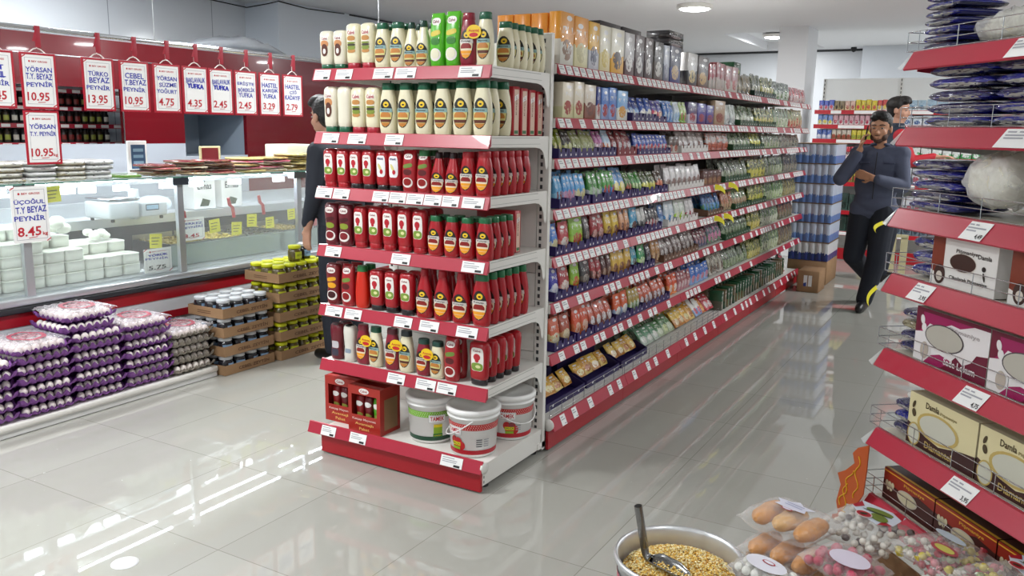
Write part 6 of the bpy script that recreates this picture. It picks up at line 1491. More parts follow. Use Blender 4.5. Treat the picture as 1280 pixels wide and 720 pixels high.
# sweet boxes with window
def sweet_box(s, z, w, h, d, style, label, grp, t=.03, rz=0, nm='sweet_box'):
    o = thing(nm, label, 'box', RW(s, t, z), SA + rz, grp)
    pal = {'white': ['e6e4e0', 'b8b4b0', '7c3018', '3c2018', '2c2622', '4c4440', '4a1c14', 'd8d0c4'],
           'magenta': ['e6e2e2', '6c1030', '9c1858', 'b8b4a8', '4c4448', 'b0a8a8', '6c0c34', 'b8aca0'],
           'cream': ['dcd2a4', '8c8058', '3c1c1c', 'c8c8b8', '4a3c20', '8c7c4c', '2c1414', 'c0a860'],
           'red': ['8c2414', '2c1410', '3c120e', 'c4bc9c', 'd8a030', 'd8a030', '5c1810', 'b8b0a0']}[style]
    mats = [P_(x) for x in pal]
    m = MB(); m.box(0, w, 0, d, 0, h, 0)
    m.obj('box_body', [P_('3a1812' if style == 'red' else 'c8bfa0' if style == 'cream' else pal[0] if style == 'white' else 'b4aca4')], o)
    q = lambda oo: (lambda a, b: (a, -oo, b)); m = MB(); p = lambda pts, mi, oo: m.add([(a * w, -oo, b * h) for a, b in pts], [tuple(range(len(pts)))], mi)
    def oval(cx, cz, rx, rz, mi, oo, rot=0, n=24, a0=0, a1=2 * PI):
        m.add([(cx * w + rx * w * math.cos(a) * math.cos(rot) - rz * h * math.sin(a) * math.sin(rot), -oo, cz * h + rx * w * math.cos(a) * math.sin(rot) + rz * h * math.sin(a) * math.cos(rot)) for a in [a0 + (a1 - a0) * j / n for j in range(n)]], [tuple(range(n))], mi)
    p([(0, 0), (1, 0), (1, 1), (0, 1)], 0, .0006)
    if style == 'white':
        p([(0, .0), (.0, 1), (.2, 1), (.2, .35), (.16, .0)], 2, .001); p([(.2, 0), (.16, 0), (.2, .35)], 0, .0008)
        p([(0, 0), (.2, 0), (.14, .2), (0, .28)], 0, .0012)
        m.text('Pişmaniye', q(.0018), .33 * w, .1 * h, 5, .55 * w, .74 * h); m.text('Damla', q(.0018), .2 * w, .09 * h, 4, .82 * w, .72 * h)
        oval(.5, .53, .21, .19, 7, .001); oval(.5, .53, .2, .175, 3, .0014)
        oval(.15, .22, .09, .2, 3, .0016); oval(.15, .18, .05, .1, 7, .002)
        m.text('Çikolatalı Pişmaniye', q(.0018), .58 * w, .09 * h, 4, .6 * w, .2 * h)
        oval(.82, .5, .03, .05, 4, .0016); oval(.83, .35, .015, .09, 4, .0016, .3)
    elif style == 'magenta':
        p([(0, 1), (1, 1), (1, .93), (0, .93)], 1, .0014)
        p([(0, .93), (.8, .93), (.62, .82), (.5, .84), (.34, .72), (.2, .74), (.12, .56), (0, .52)], 2, .001)
        p([(0, .93), (.1, .93), (.12, .66), (.06, .55), (0, .52)], 1, .0012)
        p([(.4, 0), (1, 0), (1, .5), (.86, .46), (.8, .3), (.7, .2), (.6, .3), (.5, .12)], 1, .0012)
        p([(.16, 0), (.62, 0), (.52, .2), (.38, .24), (.26, .17)], 2, .001)
        oval(.1, .78, .03, .09, 0, .002, .3); oval(.13, .64, .035, .08, 0, .002)
        oval(.42, .55, .27, .24, 4, .0018); oval(.42, .55, .255, .22, 3, .0022)
        m.text('Pişmaniye', q(.0018), .4 * w, .1 * h, 5, .68 * w, .75 * h); m.text('Sade Lokum', q(.003), .42 * w, .13 * h, 0, .66 * w, .16 * h)
        oval(.16, .22, .06, .16, 7, .0016)
    elif style == 'cream':
        p([(0, 0), (1, 0), (1, .38), (.8, .33), (.5, .2), (.3, .26), (0, .42)], 2, .001)
        oval(.46, .5, .31, .27, 7, .0014); oval(.46, .5, .27, .225, 3, .0018)
        oval(.08, .78, .02, .08, 4, .002, -.4); oval(.09, .62, .03, .08, 4, .002, .3)
        m.text('Damla', q(.0018), .2 * w, .12 * h, 4, .36 * w, .86 * h); m.text('Pişmaniye', q(.0018), .24 * w, .07 * h, 5, .6 * w, .82 * h)
        oval(.12, .22, .1, .22, 7, .0022); oval(.12, .22, .085, .19, 3, .0026)
        m.text('Diamantel', q(.003), .4 * w, .13 * h, 7, .5 * w, .13 * h)
    else:
        p([(0, .9), (1, .9), (1, .94), (0, .94)], 4, .0012); p([(0, 0), (1, 0), (1, .6), (.7, .7), (.4, .5), (0, .62)], 2, .001)
        oval(.5, .42, .2, .22, 7, .0016); oval(.5, .42, .17, .18, 3, .002)
        for k in range(5): oval(.08 + .03 * k, .55 - .1 * (k % 2), .03, .1, 3, .0018)
        m.text('Pişmaniye', q(.002), .4 * w, .12 * h, 4, .62 * w, .78 * h)
    m.obj('front_print', mats, o)
    if style == 'cream':
        MB().add([(w + .0006, .0, 0), (w + .0006, d, 0), (w + .0006, d, h * .3), (w + .0006, 0, h * .38)], [(0, 1, 2, 3)]).obj('side_print', P_('3c1c1c'), o)
    if style == 'red':
        MB().add([(0, .002, h + .0006), (w, .002, h + .0006), (w, .012, h + .0006), (0, .012, h + .0006)], [(0, 1, 2, 3)]).obj('gold_edge', P_('c8962c'), o)
    return o
G4, G5, G6, G7 = ['sweet boxes on the %s corner shelf' % x for x in ('fourth', 'fifth', 'sixth', 'lowest')]
sweet_box(.143, SZ[3] + .001, .255, .138, .05, 'white', 'white sweet box with dark oval window reading Çikolatalı Pişmaniye', G4)
sweet_box(.16, SZ[3] + .001, .255, .136, .05, 'white', 'white sweet box standing behind the foremost white one on the fourth corner shelf', G4, t=.083)
sweet_box(.175, SZ[3] + .001, .255, .134, .05, 'white', 'white sweet box, rearmost of the left row on the fourth corner shelf', G4, t=.136)
sweet_box(.445, SZ[3] + .001, .255, .138, .05, 'white', 'white sweet box cut by the picture edge, fourth corner shelf', G4)
sweet_box(.105, SZ[4] + .001, .3, .155, .06, 'magenta', 'magenta and white sweet box with oval window, left one on the fifth corner shelf', G5)
sweet_box(.409, SZ[4] + .001, .3, .155, .06, 'magenta', 'magenta and white sweet box, right one on the fifth corner shelf', G5)
for k in (1, 2): sweet_box(.115, SZ[4] + .001, .295, .15, .06, 'magenta', f'magenta sweet box, {ORD[k]} deep behind the left one on the fifth corner shelf', G5, t=.03 + .064 * k)
sweet_box(.114, SZ[5] + .001, .288, .155, .07, 'cream', 'cream and brown sweet box reading Diamantel, left one on the sixth corner shelf', G6)
sweet_box(.409, SZ[5] + .001, .288, .155, .07, 'cream', 'cream and brown sweet box reading Diamantel, right one on the sixth corner shelf', G6)
for k in (1, 2): sweet_box(.118, SZ[5] + .001, .284, .15, .06, 'cream', f'cream sweet box, {ORD[k]} deep behind the left one on the sixth corner shelf', G6, t=.04 + .066 * k)
sweet_box(.03, SZ[6] + .001, .24, .1, .09, 'red', 'dark red sweet box with gold edge, leftmost on the lowest corner shelf', G7)
sweet_box(.275, SZ[6] + .001, .24, .1, .09, 'red', 'dark red sweet box with gold edge, middle one on the lowest corner shelf', G7)
sweet_box(.52, SZ[6] + .001, .24, .1, .09, 'red', 'dark red sweet box with gold edge, rightmost on the lowest corner shelf', G7)
for k, s_ in enumerate((.735, .995)):
    w_ = ['third', 'fourth'][k]
    sweet_box(s_ if k == 0 else .99, SZ[3] + .001, .25, .138, .05, 'white', f'white sweet box, {w_} from left on the fourth corner shelf', G4)
    sweet_box(.713 if k == 0 else .983 + .032, SZ[4] + .001, .3 if k == 0 else .22, .155, .06, 'magenta', f'magenta and white sweet box, {w_} from left on the fifth corner shelf', G5)
    sweet_box(.704 if k == 0 else .998, SZ[5] + .001, .288 if k == 0 else .24, .155, .07, 'cream', f'cream and brown sweet box, {w_} from left on the sixth corner shelf', G6)
    sweet_box(.765 if k == 0 else 1.008, SZ[6] + .001, .24 if k == 0 else .23, .1, .09, 'red', f'dark red sweet box with gold edge, {["fourth", "fifth"][k]} from left on the lowest corner shelf', G7)
clear_bag(.86, .035, SZ[2] + .01, .25, .16, .13, 'clear bag of white food, third from left on the third corner shelf', tiltx=.1)
# things hung or stacked at the rack's left side
m = MB(); P = [(.036, .605), (-.02, .575), (-.045, .548), (-.03, .52), (-.075, .478), (-.118, .451), (-.095, .42), (-.112, .355), (-.095, .32), (-.128, .3), (-.128, .285), (-.09, .3), (-.06, .37), (0, .39), (.03, .44), (.036, .52)]
m.prism(P, lambda a, b, t: (a, t, b), -.001, .002)
for k in range(3):
    c0 = (-.01 - .028 * k, .55 - .055 * k); pts = []
    for j in range(14): pts.append((c0[0] + .012 * math.sin(j * .9 + k) - .004 * j * (k % 2), -.002, c0[1] - .011 * j if c0[1] - .011 * j > .34 else .34))
    m.tube(pts, .0022, 6, 1)
tag(m.obj('paper_star_sign', [P_('b85018'), P_('dca820')], None, RW(0, -.036, 0), SA), 'orange jagged-edged card with yellow squiggles at the left end of the lowest corner shelf', 'sign')

# ---------------------------------------------------------------- bin of candy bags
bn = thing('cardboard_bin', 'cardboard bin below the bags of sweets at the lower right corner', 'cardboard box', RW(.2, -.5, 0), SA)
m = MB(); m.box(0, .75, 0, .42, .002, .02); m.box(0, .75, 0, .006, .02, .37); m.box(0, .75, .414, .42, .02, .37); m.box(0, .006, .006, .414, .02, .37); m.box(.744, .75, .006, .414, .02, .37); m.box(.006, .744, .006, .414, .33, .336)
m.obj('bin_body', CARD, bn)
CANDY = film_material('candy_bag_film', 'ffffff', .03, .04, .7, 26)
def candy_bag(x, y, z, w, d, h, rz, label, tx=0, ty=0, grp='clear bags of sweets in the bin'):
    o = link('candy_bag', None, None, (x, y, z), (tx, ty, rz)); tag(o, label, 'bag', grp)
    r = random.Random(int(abs(x) * 997)); R = []; n = 28
    for i in range(19):
        u = 2 * i / 18 - 1; e = max(.04, (1 - abs(u) ** 4) ** .6) if abs(u) < .9 else .04
        ww = 1 + .03 * math.sin(9 * u)
        R.append([(u * .5 * w, .5 * d * ww * math.copysign(abs(math.cos(2 * PI * j / n)) ** .6, math.cos(2 * PI * j / n)) + r.uniform(-.002, .002), .5 * h + .5 * h * e * math.sin(2 * PI * j / n) * (abs(math.sin(2 * PI * j / n)) ** .2) + r.uniform(-.0025, .0025)) for j in range(n)])
    MB().loft(R).obj('bag_film', CANDY, o)
    return o
def fill_things(o, name, cat, mats, n, w, d, h, size, label, grp, seed, jitter=.25, shape='ball', gap=1.9):
    r = random.Random(seed); me = {}
    pts = []; tries = 0; s = (max(size) + min(size)) / 2
    while len(pts) < n and tries < 6000:
        tries += 1; p = Vector((r.uniform(-.5, .5) * (w - 2.6 * s), r.uniform(-.5, .5) * (d - 2.6 * s), h * .5 + r.uniform(-.5, .5) * (h - 2.2 * s)))
        if abs(p.x) > (w * .5 - 1.6 * s) and abs(p.z - h / 2) > h * .2: continue
        if all((p - q).length > s * gap for q in pts): pts.append(p)
    rot = o.rotation_euler.to_matrix()
    for i, p in enumerate(pts):
        mi = r.randrange(len(mats))
        if mi not in me:
            m = MB(); m.ball((0, 0, 0), size, 0, 12, 8)
            if shape == 'wrapped':
                m = MB(); m.ball((0, 0, 0), (size[0] * .7, size[1], size[2]), 0, 12, 8)
                for sg in (-1, 1): m.loft([[(sg * size[0] * .6, .2 * size[1] * math.cos(a), .2 * size[2] * math.sin(a)) for a in [PI / 3 * k for k in range(6)]], [(sg * size[0] * 1.2, 1.0 * size[1] * math.cos(a), .5 * size[2] * math.sin(a)) for a in [PI / 3 * k for k in range(6)]]], 0, False)
            me[mi] = m.mesh(name, mats[mi])
        q = o.location + rot @ p
        c = link(name, me[mi], None, tuple(q), (r.uniform(-.5, .5), r.uniform(-.3, .3), r.uniform(0, 6)))
        tag(c, label, cat, grp)
def bag_label(o, poly, mt, z, extra=None):
    m = MB(); m.add([(a, b, z) for a, b in poly], [tuple(range(len(poly)))])
    m.obj('bag_label', mt, o)
def ellp(cx, cy, rx, ry, n=20, rot=0): return [(cx + rx * math.cos(a) * math.cos(rot) - ry * math.sin(a) * math.sin(rot), cy + rx * math.cos(a) * math.sin(rot) + ry * math.sin(a) * math.cos(rot)) for a in [2 * PI * j / n for j in range(n)]]
BZ = .375
bread = [mat('bread_golden', 'c8883c', .45, var=.3, vscale=30, bump=.4, bscale=40), mat('bread_tan', 'd0a05c', .45, var=.3, vscale=26, bump=.4, bscale=40)]
def bread_row(o, spots, mats, label, grp):
    for k, (x, y, z) in enumerate(spots):
        r = random.Random(k + len(label)); R = []
        for i in range(13):
            u = i / 6 - 1; e = max(.05, (1 - abs(u) ** 3)) ** .5
            R.append([((.029 * e * (1 + .06 * math.sin(7 * u + k))) * math.cos(a), .068 * u, .026 * e * math.sin(a) * (1 + .05 * math.cos(9 * u + k))) for a in [2 * PI * j / 14 for j in range(14)]])
        me = MB().loft(R).mesh('bread_roll', mats[k % len(mats)])
        p = o.location + o.rotation_euler.to_matrix() @ Vector((x, y, z))
        tag(link('bread_roll', me, None, tuple(p), (0, 0, o.rotation_euler.z + r.uniform(-.06, .06))), label, 'bread roll', grp)
A0 = candy_bag(-.41, 2.255, BZ + .004, .215, .18, .07, SA + .55, 'clear bag of brown bread rolls, lower one beside the corn tub')
bread_row(A0, [(-.066, 0, .035), (.0, .004, .036), (.066, 0, .035)], bread[:1], 'brown bread roll in the lower clear bag beside the corn tub', 'rolls in the lower bag')
A1 = candy_bag(-.415, 2.29, BZ + .078, .22, .19, .075, SA + .5, 'clear bag of golden bread rolls with white star label, beside the corn tub')
bread_row(A1, [(-.068, 0, .038), (.0, .004, .04), (.068, -.002, .038)], bread, 'golden bread roll in the clear bag with white star label', 'rolls in the upper bag')
m = MB(); star = [(.0 + (.055 if k % 2 else .04) * (1.25 if k % 4 == 1 else 1) * math.cos(2 * PI * k / 12), .01 + (.036 if k % 2 else .024) * math.sin(2 * PI * k / 12)) for k in range(12)]
m.add([(a, b, .0785) for a, b in star], [tuple(range(12))], 0); m.add([(a, b, .0795) for a, b in ellp(.0, -.02, .018, .007)], [tuple(range(20))], 1); m.add([(a, b, .0802) for a, b in ellp(.0, -.02, .014, .0045)], [tuple(range(20))], 0)
for k in range(2): m.add([(-.025, .02 - .012 * k, .0795), (.03, .018 - .012 * k, .0795), (.03, .021 - .012 * k, .0795), (-.025, .023 - .012 * k, .0795)], [(0, 1, 2, 3)], 2)
m.obj('bag_label', [P_('d4d4e2'), P_('a82838'), P_('8c94b8')], A1)
A2 = candy_bag(-.425, 2.075, BZ + .03, .17, .12, .05, SA + .4, 'clear bag of pale sweets with red oval on its label, at the bottom picture edge')
fill_things(A2, 'pale_sweet', 'sweet', [mat('sweet_pale', 'dcdcd4', .5)], 18, .17, .12, .05, (.012, .012, .012), 'pale sweet in the clear bag at the bottom picture edge', 'pale sweets in the bag', 3)
m = MB(); m.add([(a, b, .053) for a, b in ellp(0, .0, .06, .035)], [tuple(range(20))], 0); m.add([(a, b, .054) for a, b in ellp(.0, .01, .02, .009)], [tuple(range(20))], 1); m.add([(a, b, .0546) for a, b in ellp(.0, .01, .015, .006)], [tuple(range(20))], 0); m.obj('bag_label', [P_('dcdce6'), P_('a82838')], A2)
B1 = candy_bag(-.235, 2.4, BZ + .055, .225, .19, .07, SA + .35, 'clear bag of white and brown dragees with red and green fruit label', tx=.12)
fill_things(B1, 'dragee', 'dragee', [mat('dragee_white', 'dedad0', .35, coat=.3), mat('dragee_cream', 'd0cabc', .35, coat=.3), mat('dragee_white', 'dedad0', .35), mat('dragee_brown', '4c3430', .35, coat=.3)], 54, .225, .19, .07, (.0115, .0095, .0095), 'dragee in the clear bag with the fruit label', 'dragees in the fruit label bag', 4)
def fruit_label(o, z, s=1.0, dx=0, dy=0):
    m = MB(); e = lambda cx, cy, rx, ry, mi, k, rot=0: m.add([(a * s + dx, b * s + dy, z + k * .0006) for a, b in ellp(cx, cy, rx, ry, 20, rot)], [tuple(range(20))], mi)
    m.add([(a * s + dx, b * s + dy, z) for a, b in ((-.07, .055), (.08, .06), (.085, -.01), (.05, -.035), (-.03, -.02), (-.075, .01))], [tuple(range(6))], 0)
    m.add([(a * s + dx, b * s + dy, z + .0006) for a, b in ((-.07, .05), (-.045, .03), (-.06, .005), (-.075, .01))], [tuple(range(4))], 1)
    m.add([(a * s + dx, b * s + dy, z + .0006) for a, b in ((.085, .035), (.03, .06), (.07, .07))], [tuple(range(3))], 1)
    m.add([(a * s + dx, b * s + dy, z + .0006) for a, b in ((.05, -.035), (.085, -.01), (.05, -.005))], [tuple(range(3))], 1)
    e(.01, .03, .045, .014, 2, 2, .1); e(.03, .0, .032, .018, 2, 3, -.2); e(.01, .018, .05, .003, 3, 4, .1)
    e(-.012, -.016, .028, .018, 4, 5); e(-.012, -.016, .024, .0145, 1, 6); e(-.012, -.016, .012, .006, 3, 7, .5)
    m.obj('bag_label', [P_('ccd4e0'), P_('a81c2c'), P_('6c7c2c'), P_('28301c'), P_('dcc8c4')], o)
fruit_label(B1, .073, .9, 0, .03)
C1 = candy_bag(-.25, 2.17, BZ + .06, .18, .15, .06, SA + .3, 'clear bag of pink sweets with white label, at the bottom picture edge')
fill_things(C1, 'pink_sweet', 'sweet', [mat('sweet_pink', 'c04c64', .5), mat('sweet_rose', 'b03850', .5)], 24, .18, .15, .06, (.015, .013, .013), 'pink sweet in the clear bag at the bottom picture edge', 'pink sweets in the bag', 6)
m = MB(); m.add([(a, b, .063) for a, b in ellp(.03, -.02, .055, .04)], [tuple(range(20))], 0); m.obj('bag_label', P_('d0c8d8'), C1)
WR = [mat('wrap_pale', 'd4d0c4', .3, coat=.3), mat('wrap_yellow', 'c8b84c', .3), mat('wrap_pink', 'c87c84', .3), mat('wrap_green', '98a078', .3), mat('wrap_red', 'a83440', .3)]
D1 = candy_bag(-.022, 2.285, BZ + .085, .215, .19, .07, SA + .1, 'clear bag of colourful wrapped candies, middle of the right corner')
fill_things(D1, 'wrapped_candy', 'candy', WR, 46, .215, .19, .07, (.015, .0105, .0105), 'wrapped candy in the middle clear bag', 'wrapped candies in the middle bag', 7, shape='wrapped')
m = MB(); m.add([(a, b, .0725) for a, b in ellp(-.03, .03, .05, .015)], [tuple(range(20))], 0); m.add([(a, b, .0725) for a, b in ellp(.02, -.035, .04, .022)], [tuple(range(20))], 1); m.add([(a, b, .0735) for a, b in ellp(.02, -.035, .03, .014)], [tuple(range(20))], 2); m.obj('bag_label', [P_('c8d4e0'), P_('b04854'), P_('d0c860')], D1)
E1 = candy_bag(.125, 2.13, BZ + .12, .2, .19, .07, SA, 'clear bag of candies with fruit label in the extreme lower right corner')
fill_things(E1, 'wrapped_candy', 'candy', WR, 32, .2, .19, .07, (.015, .0105, .0105), 'wrapped candy in the corner clear bag', 'wrapped candies in the corner bag', 8, shape='wrapped')
fruit_label(E1, .073, .8, -.02, .03)

# ---------------------------------------------------------------- corn tub with scoop
TX_, TY_ = -.683, 2.165
tb = thing('corn_tub', 'round steel tub full of yellow popping corn at the bottom of the picture', 'tub', (TX_, TY_, 0))
MB().lathe([(.15, .0), (.158, .004), (.172, .35), (.181, .353), (.185, .362), (.181, .371), (.175, .371), (.171, .36), (.168, .34), (.152, .01)], 56, 0, cap1=True).obj('tub_wall', mat('zinc', 'd4d6d8', .4, metal=.75, bump=.15, bscale=8), tb)
m = MB(); n = 14
m.add([((.1545 + .0178 * (z - .004) / .346 + .0025) * math.cos(a), (.1545 + .0178 * (z - .004) / .346 + .0025) * math.sin(a), z) for a in [PI * 1.05 + .9 * k / n for k in range(n + 1)] for z in (.18, .32)], [(2 * k, 2 * k + 2, 2 * k + 3, 2 * k + 1) for k in range(n)], 0, True)
m.obj('paper_label', P_('c06070'), tb)
r = random.Random(1); K = [mat('corn_yellow', 'e6c262', .35, coat=.2), mat('corn_pale', 'f4e6b0', .35, coat=.2), mat('corn_orange', 'd09a38', .35, coat=.2)]
m = MB(); m.lathe([(.001, .335), (.159, .318), (.157, .30), (.001, .30)], 40, 2)
ico = [(0, 0, 1), (.9, 0, .3), (.28, .85, .3), (-.72, .53, .3), (-.72, -.53, .3), (.28, -.85, .3), (0, 0, -.8)]
icf = [(0, 1, 2), (0, 2, 3), (0, 3, 4), (0, 4, 5), (0, 5, 1), (6, 2, 1), (6, 3, 2), (6, 4, 3), (6, 5, 4), (6, 1, 5)]
for k in range(5200):
    a = r.uniform(0, 2 * PI); q = .158 * math.sqrt(r.random()); R3 = Matrix.Rotation(r.uniform(0, 6), 3, 'Z') @ Matrix.Rotation(r.uniform(-1, 1), 3, 'X')
    z = .337 + .008 * math.cos(q * 12) - .018 * (q / .158) ** 4 + r.uniform(-.004, .003)
    m.add([tuple(R3 @ Vector((x * .0042, y * .0035, w_ * .0028)) + Vector((q * math.cos(a), q * math.sin(a), z))) for x, y, w_ in ico], icf, r.choice((0, 0, 1, 1, 2)), False)
tag(m.obj('popping_corn', K, None, (TX_, TY_, 0)), 'yellow popping corn kernels filling the steel tub', 'corn', None, 'stuff')
sc = thing('metal_scoop', 'metal scoop with tubular handle stuck into the popping corn', 'scoop', (-.772, 2.135, .36))
MB().tube([(-.022, -.02, .15), (-.004, -.004, .028), (.0, .0, .0), (.012, -.002, -.008)], [.0115, .0115, .011, .014], 16).obj('handle', mat('scoop_steel', '8c8c8c', .25, metal=1), sc)
MB().tube([(-.0222, -.0202, .151), (-.0218, -.0198, .1485)], [.009, .009], 16).obj('handle_bore', BLACK, sc)
m = MB(); R = []
for i in range(12):
    q = i / 11; w = .036 * min(1, .5 + q * 2.2) * (1 if q < .7 else 1 - (q - .7) * 1.2); R.append([(.012 + .125 * q, -.002 - .035 * q + w * math.sin(a), .006 - .022 + (1 - math.cos(a)) * w * .62 - .006 * q) for a in [-1.5 + 3.0 * j / 14 for j in range(15)]])
m.loft(R, 0, True, closed=False)
bw = m.obj('bowl', mat('scoop_steel', '8c8c8c', .25, metal=1), sc); md = bw.modifiers.new('s', 'SOLIDIFY'); md.thickness = .0015
m = MB().patch([(-.03, -.02), (.02, -.03), (.035, .0), (0, .01), (-.028, .0)], lambda a, b: (a, b, .002 + a * .1)); tag(m.obj('paper_scrap', P_('e0c8d0'), None, (-.62, 2.075, .3445)), 'small pinkish paper scrap lying on the corn', 'paper')
# ---------------------------------------------------------------- shelving along the back
bk = thing('back_shelf_rack', 'white wall shelving with red rails standing behind the two men', 'shelf rack', (0, 11.2, 0))
BX0, BX1 = -2.14, 2.4
MB().box(BX0, BX1, .45, .47, .1, 2.24).obj('back_panel', mat('back_panel_white', 'f0f2f0', .4), bk)
MB().box(BX0, BX1, .0, .449, .05, .13).obj('base_shelf', W_METAL, bk)
MB().box(BX0, BX1, -.012, -.001, .01, .15).obj('kick_plate', RED_KICK, bk)
for x in (BX0, -1.24, -.3, .63, 1.56):
    m = MB().box(x, x + .03, .43, .4485, .1, 2.24)
    z = 1.9
    while z < 2.22: m.box(x + .01, x + .02, .428, .4299, z, z + .03, 1); z += .05
    m.obj('upright', [W_METAL, SLOT], bk)
BSZ = [1.84, 1.665, 1.49, 1.29, .97, .62, .36]
rnd = random.Random(44)
for z in BSZ:
    MB().box(BX0, BX1, .0, .42, z - .02, z - .001).obj('shelf', W_METAL, bk)
    r = MB().box(BX0, BX1, -.014, -.001, z - .05, z + .0).obj('price_rail', mat('red_rail_far', 'b81828', .4), bk)
    x = BX0 + rnd.uniform(.05, .4)
    while x < .5:
        w = rnd.choice((.12, .3, .3, .42)); MB().box(x, x + w, -.0165, -.0145, z - .045, z - .006).obj('price_tag', PAPER, r); x += w + rnd.choice((.15, .35, .5))
FARP = pack_material('printed_far_pack', .4, .3, .1, busy=.3, text=False)
FB = MB().rbox(-.5, .5, 0, 1, 0, 1, .01, 0, 1).mesh('small_pack', FARP)
PALS = {0: [('4c70c8', 'd8dcec', 'c83848')] * 4 + [('8c7c60', 'c8b890', '3c3028')] * 2 + [('d8b8a8', 'e8d8b0', 'a84048')] * 3 + [('d8c838', 'e8d868', 'c84050')] * 5 + [('c83848', 'e8e0d8', 'd8c040')] * 4,
        1: [('7090d0', 'e0e4d8', 'd8c848')] * 4 + [('c8a0a8', 'e8e0e0', 'b03050')] * 8 + [('b83048', 'e0d0d8', '604050')] * 6,
        2: [('3858a8', 'b0bcd8', 'e0e0e8')] * 4 + [('c8c0b0', '8c6c50', 'a84838')] * 4 + [('d8c840', 'b8b048', '8c9c40')] * 5 + [('c04050', 'e0d8d8', '803040')] * 5,
        3: [('c83040', 'e8e0e0', '402020')] * 18, 4: [('c8c050', '80803c', 'b04040')] * 18, 5: [('284038', '3c5850', '101c18')] * 18, 6: [('1c3028', '2c4840', '283830')] * 18}
RP = {0: ('a0b8c8', 'e0e8ec', '5880a0'), 1: ('c0ccd4', 'e8ecf0', '486898'), 2: ('98a8b8', 'd0d8e0', '3c5c78'), 3: ('d8dcd8', '3c9c58', 'e8ece8'), 4: ('c8ccd0', '6c7c8c', 'b04858'), 5: ('c8ccd0', '8c98a4', 'a84050'), 6: ('b8bcc0', '687884', '303c48')}
for i, z in enumerate(BSZ):
    x = BX0 + .04; k = 0; h = .12 if i < 4 else .19 if i == 4 else .2
    if i == 6: h = .2
    while x < .42:
        w = rnd.uniform(.05, .062) if i < 5 else .085
        c = PALS[i][int((x - BX0) / .9 * len(PALS[i]))] if x < -1.25 else RP[i]
        if x >= -1.25: w = rnd.uniform(.08, .12)
        for r in range(1):
            o = link('household_pack', FB, None, (x + w / 2, 11.2 + .02 + r * .11, z + .0005), 0); o.scale = (w * .93, .09, h * rnd.uniform(.9, 1.05))
            o['c1'], o['c2'], o['c3'] = [list(srgb(q)) for q in c]; o['sd'] = rnd.uniform(0, 5)
            side = 'left of the men' if x < -1.25 else 'right of the men'
            tag(o, f'small pack on the {GSH[i]} shelf of the back shelving, {side}', 'pack', f'packs on the {GSH[i]} back shelf, {side}')
        x += w + .004; k += 1
st = thing('wooden_stand', 'beige upright stand on the floor between the walking man and the corner shelf', 'stand', (-.97, 10.4, 0))
m = MB().box(-.09, -.02, -.02, .02, 0, .42).box(.03, .1, -.02, .02, 0, .42).box(-.09, .1, -.03, .03, .4205, .45); m.obj('frame', mat('beige_wood', 'c0b890', .6), st)
MB().box(-.4, -.1, -.02, .1, .02, .1).obj('lower_board', mat('beige_wood', 'c0b890', .6), st)
# security camera dome on the far wall corner
m = MB(); m.lathe([(.04, 0), (.045, -.03), (.03, -.06), (.005, -.075)], 16); o = m.obj('security_camera', BLACK, None, (-2.2, 14.1, ZC)); tag(o, 'small dark camera dome under the ceiling right of the column', 'camera')
struct('wall_back_inner', MB().box(-2.05, X1, 13.95, 14.35, 0, ZC - .001), mat('inner_wall', 'c4c8ce', .5))

# ---------------------------------------------------------------- people
def blob(name, caps, voxel, mt, parent, smooth=4):
    """one continuous surface grown round a set of tapered capsules / ellipsoids"""
    m = MB()
    for c in caps:
        if c[0] == 'e':
            _, ctr, r = c[:3]; m.ball(ctr, r, 0, 20, 14, c[3] if len(c) > 3 else None)
        else:
            p0, r0, p1, r1 = c; p0, p1 = Vector(p0), Vector(p1); ax = (p1 - p0); L = ax.length; ax.normalize()
            a = ax.cross(Vector((0, 0, 1)) if abs(ax.z) < .9 else Vector((1, 0, 0))).normalized(); b = ax.cross(a); R = []; n = 16
            for k in range(1, 5): th = PI / 2 * (1 - k / 4); R.append((p0 - ax * r0 * math.sin(th), r0 * math.cos(th)))
            for k in range(0, 4): th = PI / 2 * k / 4; R.append((p1 + ax * r1 * math.sin(th), r1 * math.cos(th)))
            m.loft([[tuple(c_ + rr * (math.cos(2 * PI * j / n) * a + math.sin(2 * PI * j / n) * b)) for j in range(n)] for c_, rr in R])
    me = fixn(m.mesh(name, mt)); o = bpy.data.objects.new(name, me); COL.objects.link(o)
    md = o.modifiers.new('r', 'REMESH'); md.mode = 'VOXEL'; md.voxel_size = voxel; md.use_smooth_shade = True
    if smooth: sm = o.modifiers.new('s', 'SMOOTH'); sm.factor = .5; sm.iterations = smooth
    dg = bpy.context.evaluated_depsgraph_get(); me2 = bpy.data.meshes.new_from_object(o.evaluated_get(dg)); me2.name = name
    bpy.data.objects.remove(o); 
    if not me2.materials: me2.materials.append(mt)
    for p in me2.polygons: p.use_smooth = True
    return link(name, me2, parent)
def V(*a): return Vector(a)
